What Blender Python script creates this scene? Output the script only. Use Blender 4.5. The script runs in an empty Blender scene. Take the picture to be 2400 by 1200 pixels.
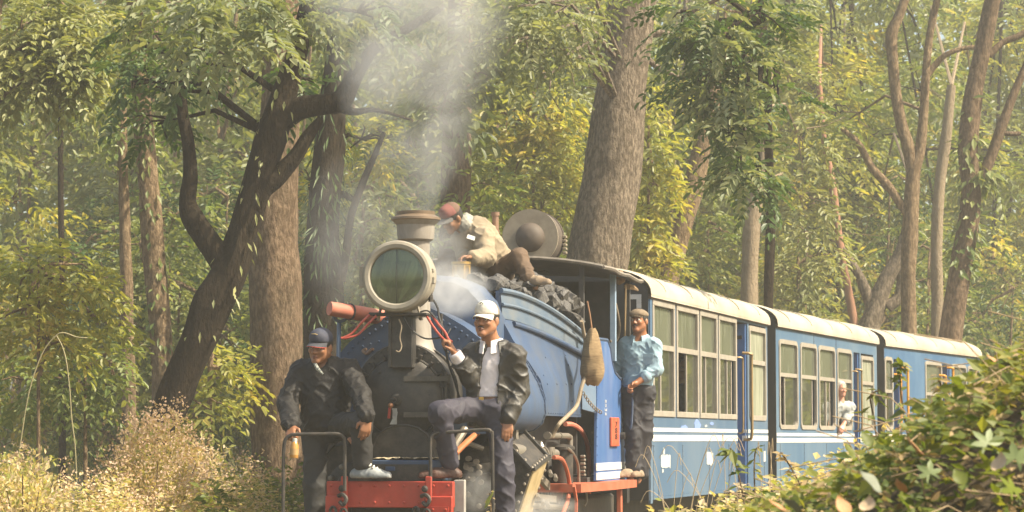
import bpy, math, random
import numpy as np
from mathutils import Vector, Matrix, Euler

random.seed(7)
rng = np.random.default_rng(7)
R = math.radians
SC = bpy.context.scene
COL = SC.collection

# ------------------------------------------------------------------ camera, sky, sun, exposure
CAM_Z, PITCH, FPX = 0.95, R(4.1), 6000.0
cam_data = bpy.data.cameras.new('camera')
cam_data.lens, cam_data.sensor_width = 90.0, 36.0
cam_data.clip_start, cam_data.clip_end = 0.1, 600.0
cam_data.dof.use_dof = True
cam_data.dof.focus_distance = 18.6
cam_data.dof.aperture_fstop = 8.0
cam = bpy.data.objects.new('camera', cam_data)
COL.objects.link(cam)
cam.location = (0, 0, CAM_Z)
cam.rotation_euler = (R(90) + PITCH, 0, 0)
SC.camera = cam

SUN = Vector((0.65, -0.20, 0.73)).normalized()          # towards the sun
SUN_EL = math.asin(SUN.z)
SUN_AZ = math.atan2(SUN.x, SUN.y)
world = bpy.data.worlds.new('World')
SC.world = world
world.use_nodes = True
wn = world.node_tree
bg = wn.nodes['Background']
sky = wn.nodes.new('ShaderNodeTexSky')
sky.sky_type = 'NISHITA'
sky.sun_disc = False
sky.sun_elevation = SUN_EL
sky.sun_rotation = SUN_AZ
sky.dust_density = 3.0
sky.air_density = 1.0
warm = wn.nodes.new('ShaderNodeMix'); warm.data_type = 'RGBA'; warm.blend_type = 'MULTIPLY'
warm.inputs[0].default_value = 1.0; warm.inputs[7].default_value = (1.0, 0.94, 0.80, 1)      # dusty air between the trees
wn.links.new(sky.outputs[0], warm.inputs[6]); wn.links.new(warm.outputs[2], bg.inputs[0])
bg.inputs[1].default_value = 0.15
sun_data = bpy.data.lights.new('sun', 'SUN')
sun_data.energy = 5.0
sun_data.angle = R(0.5)
sun_data.color = (1.0, 0.90, 0.70)
sun = bpy.data.objects.new('sun', sun_data)
COL.objects.link(sun)
sun.rotation_euler = SUN.to_track_quat('Z', 'Y').to_euler()
sun.location = (20, 5, 25)

SC.view_settings.view_transform = 'Standard'
SC.view_settings.look = 'None'
SC.view_settings.gamma = 1.0
SC.view_settings.use_curve_mapping = False
SC.view_settings.exposure = 0.95
SC.render.engine = 'CYCLES'
cy = SC.cycles
cy.use_denoising = True
cy.denoiser = 'OPENIMAGEDENOISE'
cy.denoising_input_passes = 'RGB_ALBEDO_NORMAL'
cy.denoising_prefilter = 'ACCURATE'
cy.max_bounces = 6
cy.diffuse_bounces = 3
cy.glossy_bounces = 3
cy.transmission_bounces = 4
cy.transparent_max_bounces = 12
cy.volume_bounces = 1
cy.volume_step_rate = 2.0
cy.volume_max_steps = 128
cy.sample_clamp_indirect = 4.0
cy.caustics_reflective = False
cy.caustics_refractive = False

# ------------------------------------------------------------------ pixel helpers (photo pixels, 2400 x 1200)
def ray(px, py):
    x, y = (px - 1200) / FPX, (600 - py) / FPX
    c, s = math.cos(PITCH), math.sin(PITCH)
    return Vector((x, c - y * s, s + y * c))

def at(px, py, Y):
    d = ray(px, py)
    return Vector((0, 0, CAM_Z)) + d * (Y / d.y)

class Frame:
    """A local frame on the ground: x to the right, y along the train away from the camera, z up."""
    def __init__(s, ox, oy, ang):
        s.o = Vector((ox, oy, 0)); s.a = ang
        s.fx = Vector((math.cos(ang), -math.sin(ang), 0)); s.fy = Vector((math.sin(ang), math.cos(ang), 0))
    def loc(s, p):
        q = p - s.o
        return Vector((q.dot(s.fx), q.dot(s.fy), q.z))
    def wld(s, p):
        return s.o + s.fx * p[0] + s.fy * p[1] + Vector((0, 0, p[2]))
    def V(s, px, py, v):                       # pixel onto the side plane x = v
        d = ray(px, py); o = Vector((0, 0, CAM_Z))
        t = (v - (o - s.o).dot(s.fx)) / d.dot(s.fx)
        return s.loc(o + d * t)
    def U(s, px, py, u):                       # pixel onto the cross plane y = u
        d = ray(px, py); o = Vector((0, 0, CAM_Z))
        t = (u - (o - s.o).dot(s.fy)) / d.dot(s.fy)
        return s.loc(o + d * t)
    def put(s, root):
        root.location = s.o; root.rotation_euler = (0, 0, -s.a)

# ------------------------------------------------------------------ materials
MATS = {}
def N(nt, typ, **kw):
    n = nt.nodes.new(typ)
    for k, v in kw.items():
        if k.startswith('_'): setattr(n, k[1:], v)
        else: n.inputs[k].default_value = v
    return n

def mat(name, col, col2=None, rough=0.6, metal=0.0, scale=6.0, bump=0.0, bscale=40.0, dirt=None, dirt_amt=0.5, dscale=3.0, stretch=(1, 1, 1), spec=0.5, detail=5.0, coat=0.0, lo=0.35, hi=0.65):
    if name in MATS: return MATS[name]
    m = bpy.data.materials.new(name); m.use_nodes = True
    nt = m.node_tree; L = nt.links
    b = nt.nodes['Principled BSDF']
    b.inputs['Roughness'].default_value = rough
    b.inputs['Metallic'].default_value = metal
    b.inputs['Specular IOR Level'].default_value = spec
    if coat: b.inputs['Coat Weight'].default_value = coat; b.inputs['Coat Roughness'].default_value = 0.2
    tc = N(nt, 'ShaderNodeTexCoord'); mp = N(nt, 'ShaderNodeMapping'); mp.inputs['Scale'].default_value = stretch
    L.new(tc.outputs['Object'], mp.inputs[0])
    cur = None
    def rgb(c): return (c[0], c[1], c[2], 1)
    if col2 is not None:
        nz = N(nt, 'ShaderNodeTexNoise', Scale=scale, Detail=detail, Roughness=0.6)
        L.new(mp.outputs[0], nz.inputs['Vector'])
        mr = N(nt, 'ShaderNodeMapRange'); mr.inputs['From Min'].default_value = lo; mr.inputs['From Max'].default_value = hi
        L.new(nz.outputs[0], mr.inputs['Value'])
        mx = N(nt, 'ShaderNodeMix', _data_type='RGBA')
        mx.inputs[6].default_value = rgb(col); mx.inputs[7].default_value = rgb(col2)
        L.new(mr.outputs[0], mx.inputs[0]); cur = mx.outputs[2]
    else:
        b.inputs['Base Color'].default_value = rgb(col)
    if dirt is not None:
        nz = N(nt, 'ShaderNodeTexNoise', Scale=dscale, Detail=8.0, Roughness=0.7)
        L.new(mp.outputs[0], nz.inputs['Vector'])
        mr = N(nt, 'ShaderNodeMapRange'); mr.inputs['From Min'].default_value = 0.45; mr.inputs['From Max'].default_value = 0.75; mr.inputs['To Max'].default_value = dirt_amt
        L.new(nz.outputs[0], mr.inputs['Value'])
        mx = N(nt, 'ShaderNodeMix', _data_type='RGBA')
        if cur is None: mx.inputs[6].default_value = rgb(col)
        else: L.new(cur, mx.inputs[6])
        mx.inputs[7].default_value = rgb(dirt)
        L.new(mr.outputs[0], mx.inputs[0]); cur = mx.outputs[2]
        r2 = N(nt, 'ShaderNodeMapRange'); r2.inputs['To Min'].default_value = rough; r2.inputs['To Max'].default_value = min(1, rough + 0.3)
        L.new(nz.outputs[0], r2.inputs['Value']); L.new(r2.outputs[0], b.inputs['Roughness'])
    if cur is not None: L.new(cur, b.inputs['Base Color'])
    if bump:
        nb = N(nt, 'ShaderNodeTexNoise', Scale=bscale, Detail=6.0, Roughness=0.65)
        L.new(mp.outputs[0], nb.inputs['Vector'])
        bp = N(nt, 'ShaderNodeBump', Strength=bump, Distance=0.02)
        L.new(nb.outputs[0], bp.inputs['Height']); L.new(bp.outputs[0], b.inputs['Normal'])
    MATS[name] = m
    return m

def leaf_mat(name, cols, trans=0.38, rough=0.45, gloss=0.5, patch=0.5):
    """Leaf material: colour varies leaf by leaf and in drifts through the plant; light passes through."""
    if name in MATS: return MATS[name]
    m = bpy.data.materials.new(name); m.use_nodes = True
    nt = m.node_tree; L = nt.links
    b = nt.nodes['Principled BSDF']; out = nt.nodes['Material Output']
    geo = N(nt, 'ShaderNodeNewGeometry')
    nz = N(nt, 'ShaderNodeTexNoise', Scale=0.9, Detail=2.0); L.new(geo.outputs['Position'], nz.inputs['Vector'])
    ad = N(nt, 'ShaderNodeMath', _operation='MULTIPLY_ADD'); ad.inputs[1].default_value = 1.0 - patch
    sc = N(nt, 'ShaderNodeMapRange'); sc.inputs['From Min'].default_value = 0.3; sc.inputs['From Max'].default_value = 0.7; sc.inputs['To Max'].default_value = patch
    L.new(nz.outputs[0], sc.inputs['Value'])
    L.new(geo.outputs['Random Per Island'], ad.inputs[0]); L.new(sc.outputs[0], ad.inputs[2])
    cr = N(nt, 'ShaderNodeValToRGB'); L.new(ad.outputs[0], cr.inputs[0])
    el = cr.color_ramp.elements
    while len(el) < len(cols): el.new(0.5)
    for i, c in enumerate(cols):
        el[i].position = i / (len(cols) - 1) ; el[i].color = (c[0], c[1], c[2], 1)
    L.new(cr.outputs[0], b.inputs['Base Color'])
    b.inputs['Roughness'].default_value = rough
    b.inputs['Specular IOR Level'].default_value = gloss
    tr = N(nt, 'ShaderNodeBsdfTranslucent')
    hs = N(nt, 'ShaderNodeMix', _data_type='RGBA', _blend_type='MULTIPLY'); hs.inputs[0].default_value = 1.0
    L.new(cr.outputs[0], hs.inputs[6]); hs.inputs[7].default_value = (1.5, 1.45, 0.6, 1)
    L.new(hs.outputs[2], tr.inputs[0])
    mx = N(nt, 'ShaderNodeMixShader'); mx.inputs[0].default_value = trans
    L.new(b.outputs[0], mx.inputs[1]); L.new(tr.outputs[0], mx.inputs[2]); L.new(mx.outputs[0], out.inputs[0])
    MATS[name] = m
    return m

# ------------------------------------------------------------------ object helpers
def tag(o, label=None, cat=None, group=None, kind=None):
    if label: o['label'] = label
    if cat: o['category'] = cat
    if group: o['group'] = group
    if kind: o['kind'] = kind
    return o

def empty(name, loc=(0, 0, 0), label=None, cat=None, group=None, parent=None):
    o = bpy.data.objects.new(name, None); COL.objects.link(o)
    o.location = loc; o.empty_display_size = 0.2
    if parent: o.parent = parent
    return tag(o, label, cat, group)

def link(name, me, parent=None):
    o = bpy.data.objects.new(name, me); COL.objects.link(o)
    if parent: o.parent = parent
    return o

def copy_tree(o, parent=None):
    c = o.copy(); COL.objects.link(c)
    if parent is not None: c.parent = parent
    for ch in list(o.children): copy_tree(ch, c)
    return c

class MB:
    """Collects shapes and links them as ONE mesh object."""
    def __init__(s): s.v = []; s.f = []; s.m = []
    def add(s, vs, fs, mi=0):
        k = len(s.v); s.v.extend([tuple(p) for p in vs])
        s.f.extend([tuple(i + k for i in f) for f in fs]); s.m.extend([mi] * len(fs)); return s
    def box(s, c, d, rot=None, bev=0.0, mi=0):
        h = [x / 2 for x in d]; bev = min(bev, min(h) * 0.6)
        if bev <= 0:
            vs = [(x * h[0], y * h[1], z * h[2]) for x in (-1, 1) for y in (-1, 1) for z in (-1, 1)]
            fs = [(0, 1, 3, 2), (4, 6, 7, 5), (0, 4, 5, 1), (2, 3, 7, 6), (0, 2, 6, 4), (1, 5, 7, 3)]
        else:
            vs = []; idx = {}
            for x in (-1, 1):
                for y in (-1, 1):
                    for z in (-1, 1):
                        for ax in range(3):
                            q = [x * (h[0] - bev), y * (h[1] - bev), z * (h[2] - bev)]
                            q[ax] = (x, y, z)[ax] * h[ax]; idx[(x, y, z, ax)] = len(vs); vs.append(tuple(q))
            fs = []
            def quad(*k): fs.append(tuple(idx[i] for i in k))
            for sg in (-1, 1):
                for ax in range(3):
                    o1, o2 = (ax + 1) % 3, (ax + 2) % 3
                    ring = []
                    for a, b_ in ((-1, -1), (1, -1), (1, 1), (-1, 1)):
                        t = [0, 0, 0]; t[ax] = sg; t[o1] = a; t[o2] = b_; ring.append((*t, ax))
                    if sg < 0: ring.reverse()
                    quad(*ring)
            for ax in range(3):
                o1, o2 = (ax + 1) % 3, (ax + 2) % 3
                for a in (-1, 1):
                    for b_ in (-1, 1):
                        t0 = [0, 0, 0]; t0[o1] = a; t0[o2] = b_; t1 = list(t0); t0[ax] = -1; t1[ax] = 1
                        q = [(*t0, o1), (*t1, o1), (*t1, o2), (*t0, o2)]
                        if a * b_ < 0: q.reverse()
                        quad(*q)
            for x in (-1, 1):
                for y in (-1, 1):
                    for z in (-1, 1):
                        t = [(x, y, z, 0), (x, y, z, 1), (x, y, z, 2)]
                        if x * y * z < 0: t.reverse()
                        quad(*t)
        M = Matrix.Translation(Vector(c))
        if rot is not None:
            M = M @ (rot.to_4x4() if isinstance(rot, Matrix) else Euler(rot).to_matrix().to_4x4())
        return s.add([M @ Vector(p) for p in vs], fs, mi)
    def bar(s, a, b, w, h, mi=0, up=(0, 0, 1), bev=0.0):
        a, b = Vector(a), Vector(b); d = b - a; L = d.length
        y = d.normalized(); x = y.cross(Vector(up))
        if x.length < 1e-4: x = y.cross(Vector((1, 0, 0)))
        x.normalize(); z = x.cross(y)
        return s.box((a + b) / 2, (w, L, h), Matrix((x, y, z)).transposed(), bev, mi)
    def tube(s, pts, r, n=8, mi=0, cap=True, rs=None):
        P = [Vector(p) for p in pts]; vs = []; fs = []; px = None
        for i, p in enumerate(P):
            t = (P[min(i + 1, len(P) - 1)] - P[max(i - 1, 0)]).normalized()
            if px is None:
                px = t.cross(Vector((0, 0, 1)))
                if px.length < 0.05: px = t.cross(Vector((0, 1, 0)))
            px = (px - t * px.dot(t)).normalized(); py = t.cross(px)
            rr = rs[i] if rs else r
            for k in range(n):
                a = 2 * math.pi * k / n
                vs.append(p + px * (math.cos(a) * rr) + py * (math.sin(a) * rr))
        for i in range(len(P) - 1):
            for k in range(n):
                k2 = (k + 1) % n
                fs.append((i * n + k, i * n + k2, (i + 1) * n + k2, (i + 1) * n + k))
        if cap:
            fs.append(tuple(range(n - 1, -1, -1))); fs.append(tuple((len(P) - 1) * n + k for k in range(n)))
        return s.add(vs, fs, mi)
    def lathe(s, prof, origin=(0, 0, 0), axis=(0, 0, 1), n=24, mi=0, a0=0.0, a1=2 * math.pi):
        """prof: (radius, height) pairs turned about axis."""
        z = Vector(axis).normalized(); x = z.cross(Vector((0, 1, 0)))
        if x.length < 0.1: x = z.cross(Vector((1, 0, 0)))
        x.normalize(); y = z.cross(x); o = Vector(origin); vs = []; fs = []
        full = abs(a1 - a0 - 2 * math.pi) < 1e-6; cols = n if full else n + 1
        for r, h in prof:
            for k in range(cols):
                a = a0 + (a1 - a0) * k / n
                vs.append(o + z * h + x * (r * math.cos(a)) + y * (r * math.sin(a)))
        for i in range(len(prof) - 1):
            for k in range(n):
                k2 = (k + 1) % cols
                fs.append((i * cols + k, i * cols + k2, (i + 1) * cols + k2, (i + 1) * cols + k))
        if full:
            if prof[0][0] > 1e-5: fs.append(tuple(range(cols - 1, -1, -1)))
            if prof[-1][0] > 1e-5: fs.append(tuple((len(prof) - 1) * cols + k for k in range(cols)))
        return s.add(vs, fs, mi)
    def loft(s, rings, closed=False, cap=False, mi=0):
        n = len(rings[0]); vs = [p for r in rings for p in r]; fs = []
        for i in range(len(rings) - 1):
            for k in range(n if closed else n - 1):
                k2 = (k + 1) % n
                fs.append((i * n + k, i * n + k2, (i + 1) * n + k2, (i + 1) * n + k))
        if cap:
            fs.append(tuple(range(n - 1, -1, -1))); fs.append(tuple((len(rings) - 1) * n + k for k in range(n)))
        return s.add(vs, fs, mi)
    def prism(s, poly, off, mi=0):
        """poly: 3D polygon, off: extrusion vector."""
        n = len(poly); off = Vector(off)
        vs = [Vector(p) for p in poly] + [Vector(p) + off for p in poly]
        fs = [tuple(range(n)), tuple(range(2 * n - 1, n - 1, -1))] + [(k, k + n, (k + 1) % n + n, (k + 1) % n) for k in range(n)]
        return s.add(vs, fs, mi)
    def dome(s, p, nrm, r, h=None, n=8, k=3, mi=0):
        h = r * 0.7 if h is None else h
        prof = [(r * math.cos(i / k * math.pi / 2), h * math.sin(i / k * math.pi / 2)) for i in range(k)] + [(1e-6, h)]
        return s.lathe(prof, p, nrm, n, mi)
    def build(s, name, mats, parent=None, ang=35, flat=False):
        me = bpy.data.meshes.new(name)
        me.from_pydata(s.v, [], s.f)
        for m in (mats if isinstance(mats, (list, tuple)) else [mats]): me.materials.append(m)
        if any(s.m): me.polygons.foreach_set('material_index', s.m)
        if not flat:
            me.polygons.foreach_set('use_smooth', [True] * len(me.polygons))
            me.set_sharp_from_angle(angle=R(ang))
        me.update()
        return link(name, me, parent)

def fast_mesh(name, verts, faces, mats, parent=None, smooth=False, midx=None):
    """numpy arrays -> mesh; faces is (n,4) or (n,3)."""
    me = bpy.data.meshes.new(name)
    nf, k = faces.shape
    me.vertices.add(len(verts)); me.vertices.foreach_set('co', np.ascontiguousarray(verts, dtype=np.float32).ravel())
    me.loops.add(nf * k); me.loops.foreach_set('vertex_index', np.ascontiguousarray(faces, dtype=np.int32).ravel())
    me.polygons.add(nf); me.polygons.foreach_set('loop_start', np.arange(0, nf * k, k, dtype=np.int32))
    for m in (mats if isinstance(mats, (list, tuple)) else [mats]): me.materials.append(m)
    if midx is not None: me.polygons.foreach_set('material_index', np.asarray(midx, dtype=np.int32))
    me.polygons.foreach_set('use_smooth', np.full(nf, smooth))
    me.update(calc_edges=True)
    return link(name, me, parent)

def arc(c, r, a0, a1, n, f):
    """points on an arc; f maps (x, y) of the arc plane to 3D."""
    return [f(c[0] + r * math.cos(a0 + (a1 - a0) * i / n), c[1] + r * math.sin(a0 + (a1 - a0) * i / n)) for i in range(n + 1)]

def spline(pts, n=6):
    """Catmull-Rom through the points."""
    P = [Vector(p) for p in pts]; out = []
    for i in range(len(P) - 1):
        p0, p1, p2, p3 = P[max(i - 1, 0)], P[i], P[i + 1], P[min(i + 2, len(P) - 1)]
        for k in range(n):
            t = k / n
            out.append(0.5 * ((2 * p1) + (p2 - p0) * t + (2 * p0 - 5 * p1 + 4 * p2 - p3) * t * t + (3 * p1 - p0 - 3 * p2 + p3) * t ** 3))
    out.append(P[-1]); return out
# ------------------------------------------------------------------ paint and metal
BLUE = mat('loco_blue', (0.034, 0.064, 0.132), (0.047, 0.083, 0.158), 0.45, scale=4, dirt=(0.085, 0.09, 0.095), dirt_amt=0.75, dscale=6, bump=0.05, bscale=18, stretch=(1, 1, 0.5))
BUNKBLUE = mat('bunker_blue', (0.085, 0.125, 0.18), (0.11, 0.15, 0.20), 0.5, scale=6, dirt=(0.17, 0.17, 0.16), dirt_amt=0.7, dscale=6, bump=0.05, bscale=20)
CABBLUE = mat('cab_blue', (0.035, 0.10, 0.28), (0.05, 0.125, 0.30), 0.38, scale=5, dirt=(0.22, 0.24, 0.34), dirt_amt=0.5, dscale=3, stretch=(1, 1, 0.35))
PALEBLUE = mat('pale_blue_post', (0.30, 0.40, 0.52), (0.24, 0.34, 0.47), 0.5, scale=12)
BLACK = mat('smokebox_black', (0.024, 0.022, 0.020), (0.040, 0.036, 0.031), 0.42, scale=9, dirt=(0.14, 0.12, 0.095), dirt_amt=0.6, dscale=7, bump=0.12, bscale=60)
IRON = mat('dark_iron', (0.028, 0.026, 0.024), (0.055, 0.048, 0.04), 0.5, metal=0.3, scale=14, dirt=(0.16, 0.13, 0.10), dirt_amt=0.5, dscale=12, bump=0.15, bscale=70)
INSIDE = mat('cab_inside', (0.035, 0.034, 0.032), (0.06, 0.055, 0.05), 0.8, scale=6)
STEEL = mat('greasy_steel', (0.22, 0.19, 0.15), (0.34, 0.30, 0.25), 0.38, metal=0.55, scale=14, dirt=(0.08, 0.065, 0.05), dirt_amt=0.7, dscale=14)
TAN = mat('tan_cleading', (0.42, 0.31, 0.15), (0.50, 0.39, 0.21), 0.5, scale=8, dirt=(0.2, 0.14, 0.07), dirt_amt=0.6, dscale=9)
BRASS = mat('brass', (0.52, 0.33, 0.09), (0.40, 0.25, 0.07), 0.32, metal=0.85, scale=18)
RED = mat('beam_red', (0.37, 0.036, 0.018), (0.43, 0.05, 0.026), 0.42, scale=7, dirt=(0.20, 0.06, 0.035), dirt_amt=0.5, dscale=9, bump=0.06, bscale=25)
ORANGE = mat('footplate_orange', (0.42, 0.085, 0.035), (0.47, 0.13, 0.065), 0.5, scale=7, dirt=(0.28, 0.15, 0.10), dirt_amt=0.6, dscale=12)
PINK = mat('faded_red_pipe', (0.50, 0.135, 0.08), (0.56, 0.20, 0.13), 0.5, scale=7, dirt=(0.33, 0.20, 0.15), dirt_amt=0.5)
DULLRED = mat('rail_red', (0.36, 0.045, 0.028), (0.44, 0.09, 0.055), 0.4, scale=20)
RIM = mat('lamp_rim', (0.33, 0.295, 0.235), (0.26, 0.23, 0.18), 0.55, scale=12, dirt=(0.20, 0.16, 0.11), dirt_amt=0.5, dscale=10)
CHIM = mat('chimney_grey', (0.33, 0.30, 0.26), (0.25, 0.22, 0.19), 0.5, metal=0.25, scale=9, dirt=(0.15, 0.12, 0.09), dirt_amt=0.6, dscale=8, stretch=(1, 1, 0.35))
CHIMCAP = mat('chimney_cap', (0.25, 0.18, 0.12), (0.19, 0.14, 0.10), 0.45, metal=0.4, scale=9)
LAMPBACK = mat('rear_lamp_grey', (0.075, 0.057, 0.043), (0.105, 0.082, 0.063), 0.55, scale=5, dirt=(0.08, 0.06, 0.045), dirt_amt=0.5)
WHITE = mat('white_paint', (0.70, 0.68, 0.64), (0.60, 0.58, 0.54), 0.55, scale=15, dirt=(.36, .35, .33), dirt_amt=.5, dscale=9)
GREYW = mat('grey_white_paint', (0.42, 0.40, 0.36), (0.32, 0.30, 0.27), 0.7, scale=9)
ROPE = mat('hemp_hose', (0.30, 0.24, 0.16), (0.22, 0.17, 0.12), 0.8, scale=30)
RUBBER = mat('black_rubber', (0.03, 0.03, 0.03), None, 0.5)
ROOFTIN = mat('cab_roof', (0.13, 0.12, 0.105), (0.08, 0.075, 0.07), 0.7, scale=8)
MIRROR = mat('reflector', (0.42, 0.43, 0.33), (0.30, 0.33, 0.24), 0.07, metal=1.0, scale=3)

def glass_mat(name, tint, dust_refl, dust_refl_amt, refl=0.3, rough=0.03):
    m = bpy.data.materials.new(name); m.use_nodes = True; nt = m.node_tree; L = nt.links
    out = nt.nodes['Material Output']; nt.nodes.remove(nt.nodes['Principled BSDF'])
    tr = N(nt, 'ShaderNodeBsdfTransparent'); tr.inputs[0].default_value = (*tint, 1)
    gl = N(nt, 'ShaderNodeBsdfGlossy', Roughness=rough)
    fr = N(nt, 'ShaderNodeFresnel', IOR=1.5)
    mr = N(nt, 'ShaderNodeMath', _operation='MULTIPLY_ADD'); mr.inputs[1].default_value = 1.0; mr.inputs[2].default_value = refl
    mr.use_clamp = True
    L.new(fr.outputs[0], mr.inputs[0])
    a = N(nt, 'ShaderNodeMixShader'); L.new(mr.outputs[0], a.inputs[0]); L.new(tr.outputs[0], a.inputs[1]); L.new(gl.outputs[0], a.inputs[2])
    df = N(nt, 'ShaderNodeBsdfDiffuse')
    tc = N(nt, 'ShaderNodeTexCoord'); nz = N(nt, 'ShaderNodeTexNoise', Scale=5.0, Detail=5.0)
    mp = N(nt, 'ShaderNodeMapping'); mp.inputs['Scale'].default_value = (3, 3, 0.5)
    L.new(tc.outputs['Object'], mp.inputs[0]); L.new(mp.outputs[0], nz.inputs['Vector'])
    df.inputs[0].default_value = (*dust_refl, 1)  # dust colour, also standing in for the forest's reflection in the panes
    m2 = N(nt, 'ShaderNodeMapRange'); m2.inputs['From Min'].default_value = 0.3; m2.inputs['From Max'].default_value = 0.7
    m2.inputs['To Min'].default_value = dust_refl_amt * 0.6; m2.inputs['To Max'].default_value = min(1.0, dust_refl_amt * 1.3)
    L.new(nz.outputs[0], m2.inputs['Value'])
    b = N(nt, 'ShaderNodeMixShader'); L.new(m2.outputs[0], b.inputs[0]); L.new(a.outputs[0], b.inputs[1]); L.new(df.outputs[0], b.inputs[2])
    L.new(b.outputs[0], out.inputs[0])
    return m
LENS = glass_mat('lamp_glass', (0.80, 0.84, 0.72), (0.30, 0.31, 0.20), 0.04, 0.05)

def scatter_domes(mb, pts, nrm, r, h=None, mi=0):
    for p in pts: mb.dome(p, nrm, r, h, 6, 2, mi)

def along(pts, step):
    """points at equal steps along a polyline"""
    P = [Vector(p) for p in pts]; out = []; carry = 0.0
    for a, b in zip(P, P[1:]):
        L = (b - a).length; t = carry
        while t < L: out.append(a + (b - a) * (t / L)); t += step
        carry = t - L
    return out

# ------------------------------------------------------------------ the steam locomotive (local x right, y back along the train, z up)
LF = Frame(-0.845, 17.6, R(11.5))
loco = empty('steam_locomotive', label='blue narrow gauge steam locomotive with red buffer beam and big round headlight', cat='locomotive')
LF.put(loco)
def LA(px, py, Y): return LF.loc(at(px, py, Y))
FRONT = (0, -1, 0)

# chassis and wheels
b = MB(); b.box((0, 2.65, 0.45), (0.62, 5.0, 0.22), bev=0.01); b.box((0, 0.6, 0.66), (0.5, 1.0, 0.24)); b.build('chassis', IRON, loco)
for u in (2.15, 3.75):
    for sv in (-1, 1):
        w = MB(); w.lathe([(0.05, -.05), (0.33, -.05), (0.36, -.03), (0.36, 0.0), (0.33, 0.04), (0.28, 0.045), (0.27, 0.02), (0.10, 0.02), (0.09, 0.07), (1e-5, 0.07)], (sv * 0.33, u, 0.36), (sv, 0, 0), 28)
        wo = w.build('wheel', IRON, loco)
        t = MB()
        for k in range(8):
            a = k * math.pi / 4
            t.bar((sv * 0.365, u + .08 * math.cos(a), .36 + .08 * math.sin(a)), (sv * 0.365, u + .28 * math.cos(a), .36 + .28 * math.sin(a)), 0.03, 0.035)
        t.build('spokes', IRON, wo)

# buffer beam: red plates with rivets
bt = LA(765, 1128, 17.6).z; L0 = LF.U(765, 1128, 0.0); R0 = LF.U(1062, 1128, 0.0)
xl, xr = L0.x, R0.x
beam = MB(); beam.box(((xl + xr) / 2, 0.03, bt - 0.09), (xr - xl, 0.06, 0.18), bev=0.006)
bo = beam.build('buffer_beam', RED, loco)
e = MB(); e.box((xl + 0.075, -0.004, bt - 0.235), (0.15, 0.05, 0.27), bev=0.006)
e.build('end_plate', RED, bo)
e = MB(); e.box((xr - 0.092, -0.004, bt - 0.235), (0.184, 0.05, 0.27), bev=0.006); e.build('end_plate', RED, bo)
e = MB(); e.prism([(xr - 0.15, -0.032, bt - 0.17), (xr - 0.02, -0.032, bt - 0.17), (xr - 0.03, -0.032, bt - 0.25), (xr - 0.075, -0.032, bt - 0.30), (xr - 0.10, -0.032, bt - 0.30), (xr - 0.145, -0.032, bt - 0.25)], (0, -0.02, 0)); e.build('bracket_plate', RED, bo)
e = MB(); e.box((xr - 0.165, -0.022, bt - 0.05), (0.045, 0.03, 0.17), bev=0.006); e.box((xl + 0.135, -0.022, bt - 0.05), (0.045, 0.03, 0.17), bev=0.006); e.build('rail_bracket', RED, bo)
rv = MB()
for i in range(9):
    for zz in (0.03, 0.145):
        rv.dome((xl + 0.035 + i * (xr - xl - 0.07) / 8, -0.0005, bt - zz), FRONT, 0.011, None, 6, 2)
for dx, dz in ((-.13, .19), (-.04, .19), (-.13, .225), (-.045, .225), (-.09, .28)):
    rv.dome((xr + dx, -0.052, bt - dz), FRONT, 0.010, None, 6, 2)
for dx in (0.03, 0.1):
    for dz in (.19, .26): rv.dome((xl + dx, -0.03, bt - dz), FRONT, 0.010, None, 6, 2)
rv.build('rivet', RED, bo)['kind'] = 'stuff'
def link_ring(mb, c, r, t, nrm=(0, 1, 0), stretch=1.4):
    n = Vector(nrm).normalized(); x = n.cross(Vector((0, 0, 1))).normalized(); y = Vector((0, 0, 1))
    pts = [Vector(c) + x * (r * math.cos(a)) + y * (r * stretch * math.sin(a)) for a in [2 * math.pi * k / 12 for k in range(13)]]
    mb.tube(pts, t, 6, cap=False)
for hx in (xr - 0.185, xl + 0.125):
    h = MB(); h.tube(spline([(hx - .03, -0.03, bt - .10), (hx + .01, -0.07, bt - .09), (hx + .04, -0.08, bt - .12), (hx + .02, -0.085, bt - .16), (hx - .01, -.07, bt - .14)], 4), 0.014, 7)
    link_ring(h, (hx + .02, -0.08, bt - .22), 0.024, 0.009); link_ring(h, (hx + .02, -0.08, bt - .30), 0.024, 0.009, (1, 0, 0)); link_ring(h, (hx - .06, -0.06, bt - .21), 0.03, 0.010, (0.6, 1, 0), 1.2)
    h.lathe([(.024, 0), (.024, .02), (.012, .03), (1e-5, .03)], (hx - .005, -.02, bt - .05), FRONT, 8)
    h.build('coupling_hook', IRON, loco)
# white plate beside the beam, sand box above it
p = MB(); a0 = LF.U(1064, 1130, .12); a1 = LF.U(1090, 1130, .12); p.box(((a0.x + a1.x) / 2, .13, bt - .14), (a1.x - a0.x, .05, .30), bev=.005); p.build('white_plate', GREYW, loco)
sl, sr = LF.U(866, 1078, .12), LF.U(1040, 1078, .12)
p = MB(); p.box(((sl.x + sr.x) / 2, .24, (sl.z + bt) / 2), (sr.x - sl.x, .26, sl.z - bt), bev=.008)
p.box(((sl.x + sr.x) / 2 - .11, .105, sl.z - .06), (.07, .02, .03), bev=.004)
sb = p.build('sand_box', BLUE, loco)
d = MB(); rr = random.Random(3)
nx, ny = 26, 6
g = [[(sl.x + .005 + (sr.x - sl.x - .01) * i / nx, .115 + .25 * j / ny, sl.z + .004 + (.016 * rr.random() if 0 < i < nx else 0)) for i in range(nx + 1)] for j in range(ny + 1)]
d.loft(g); d.build('spilled_sand', mat('sand', (0.46, 0.38, 0.25), (0.36, 0.29, 0.19), 0.9, scale=60, bump=.4, bscale=120), sb, flat=True)

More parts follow.
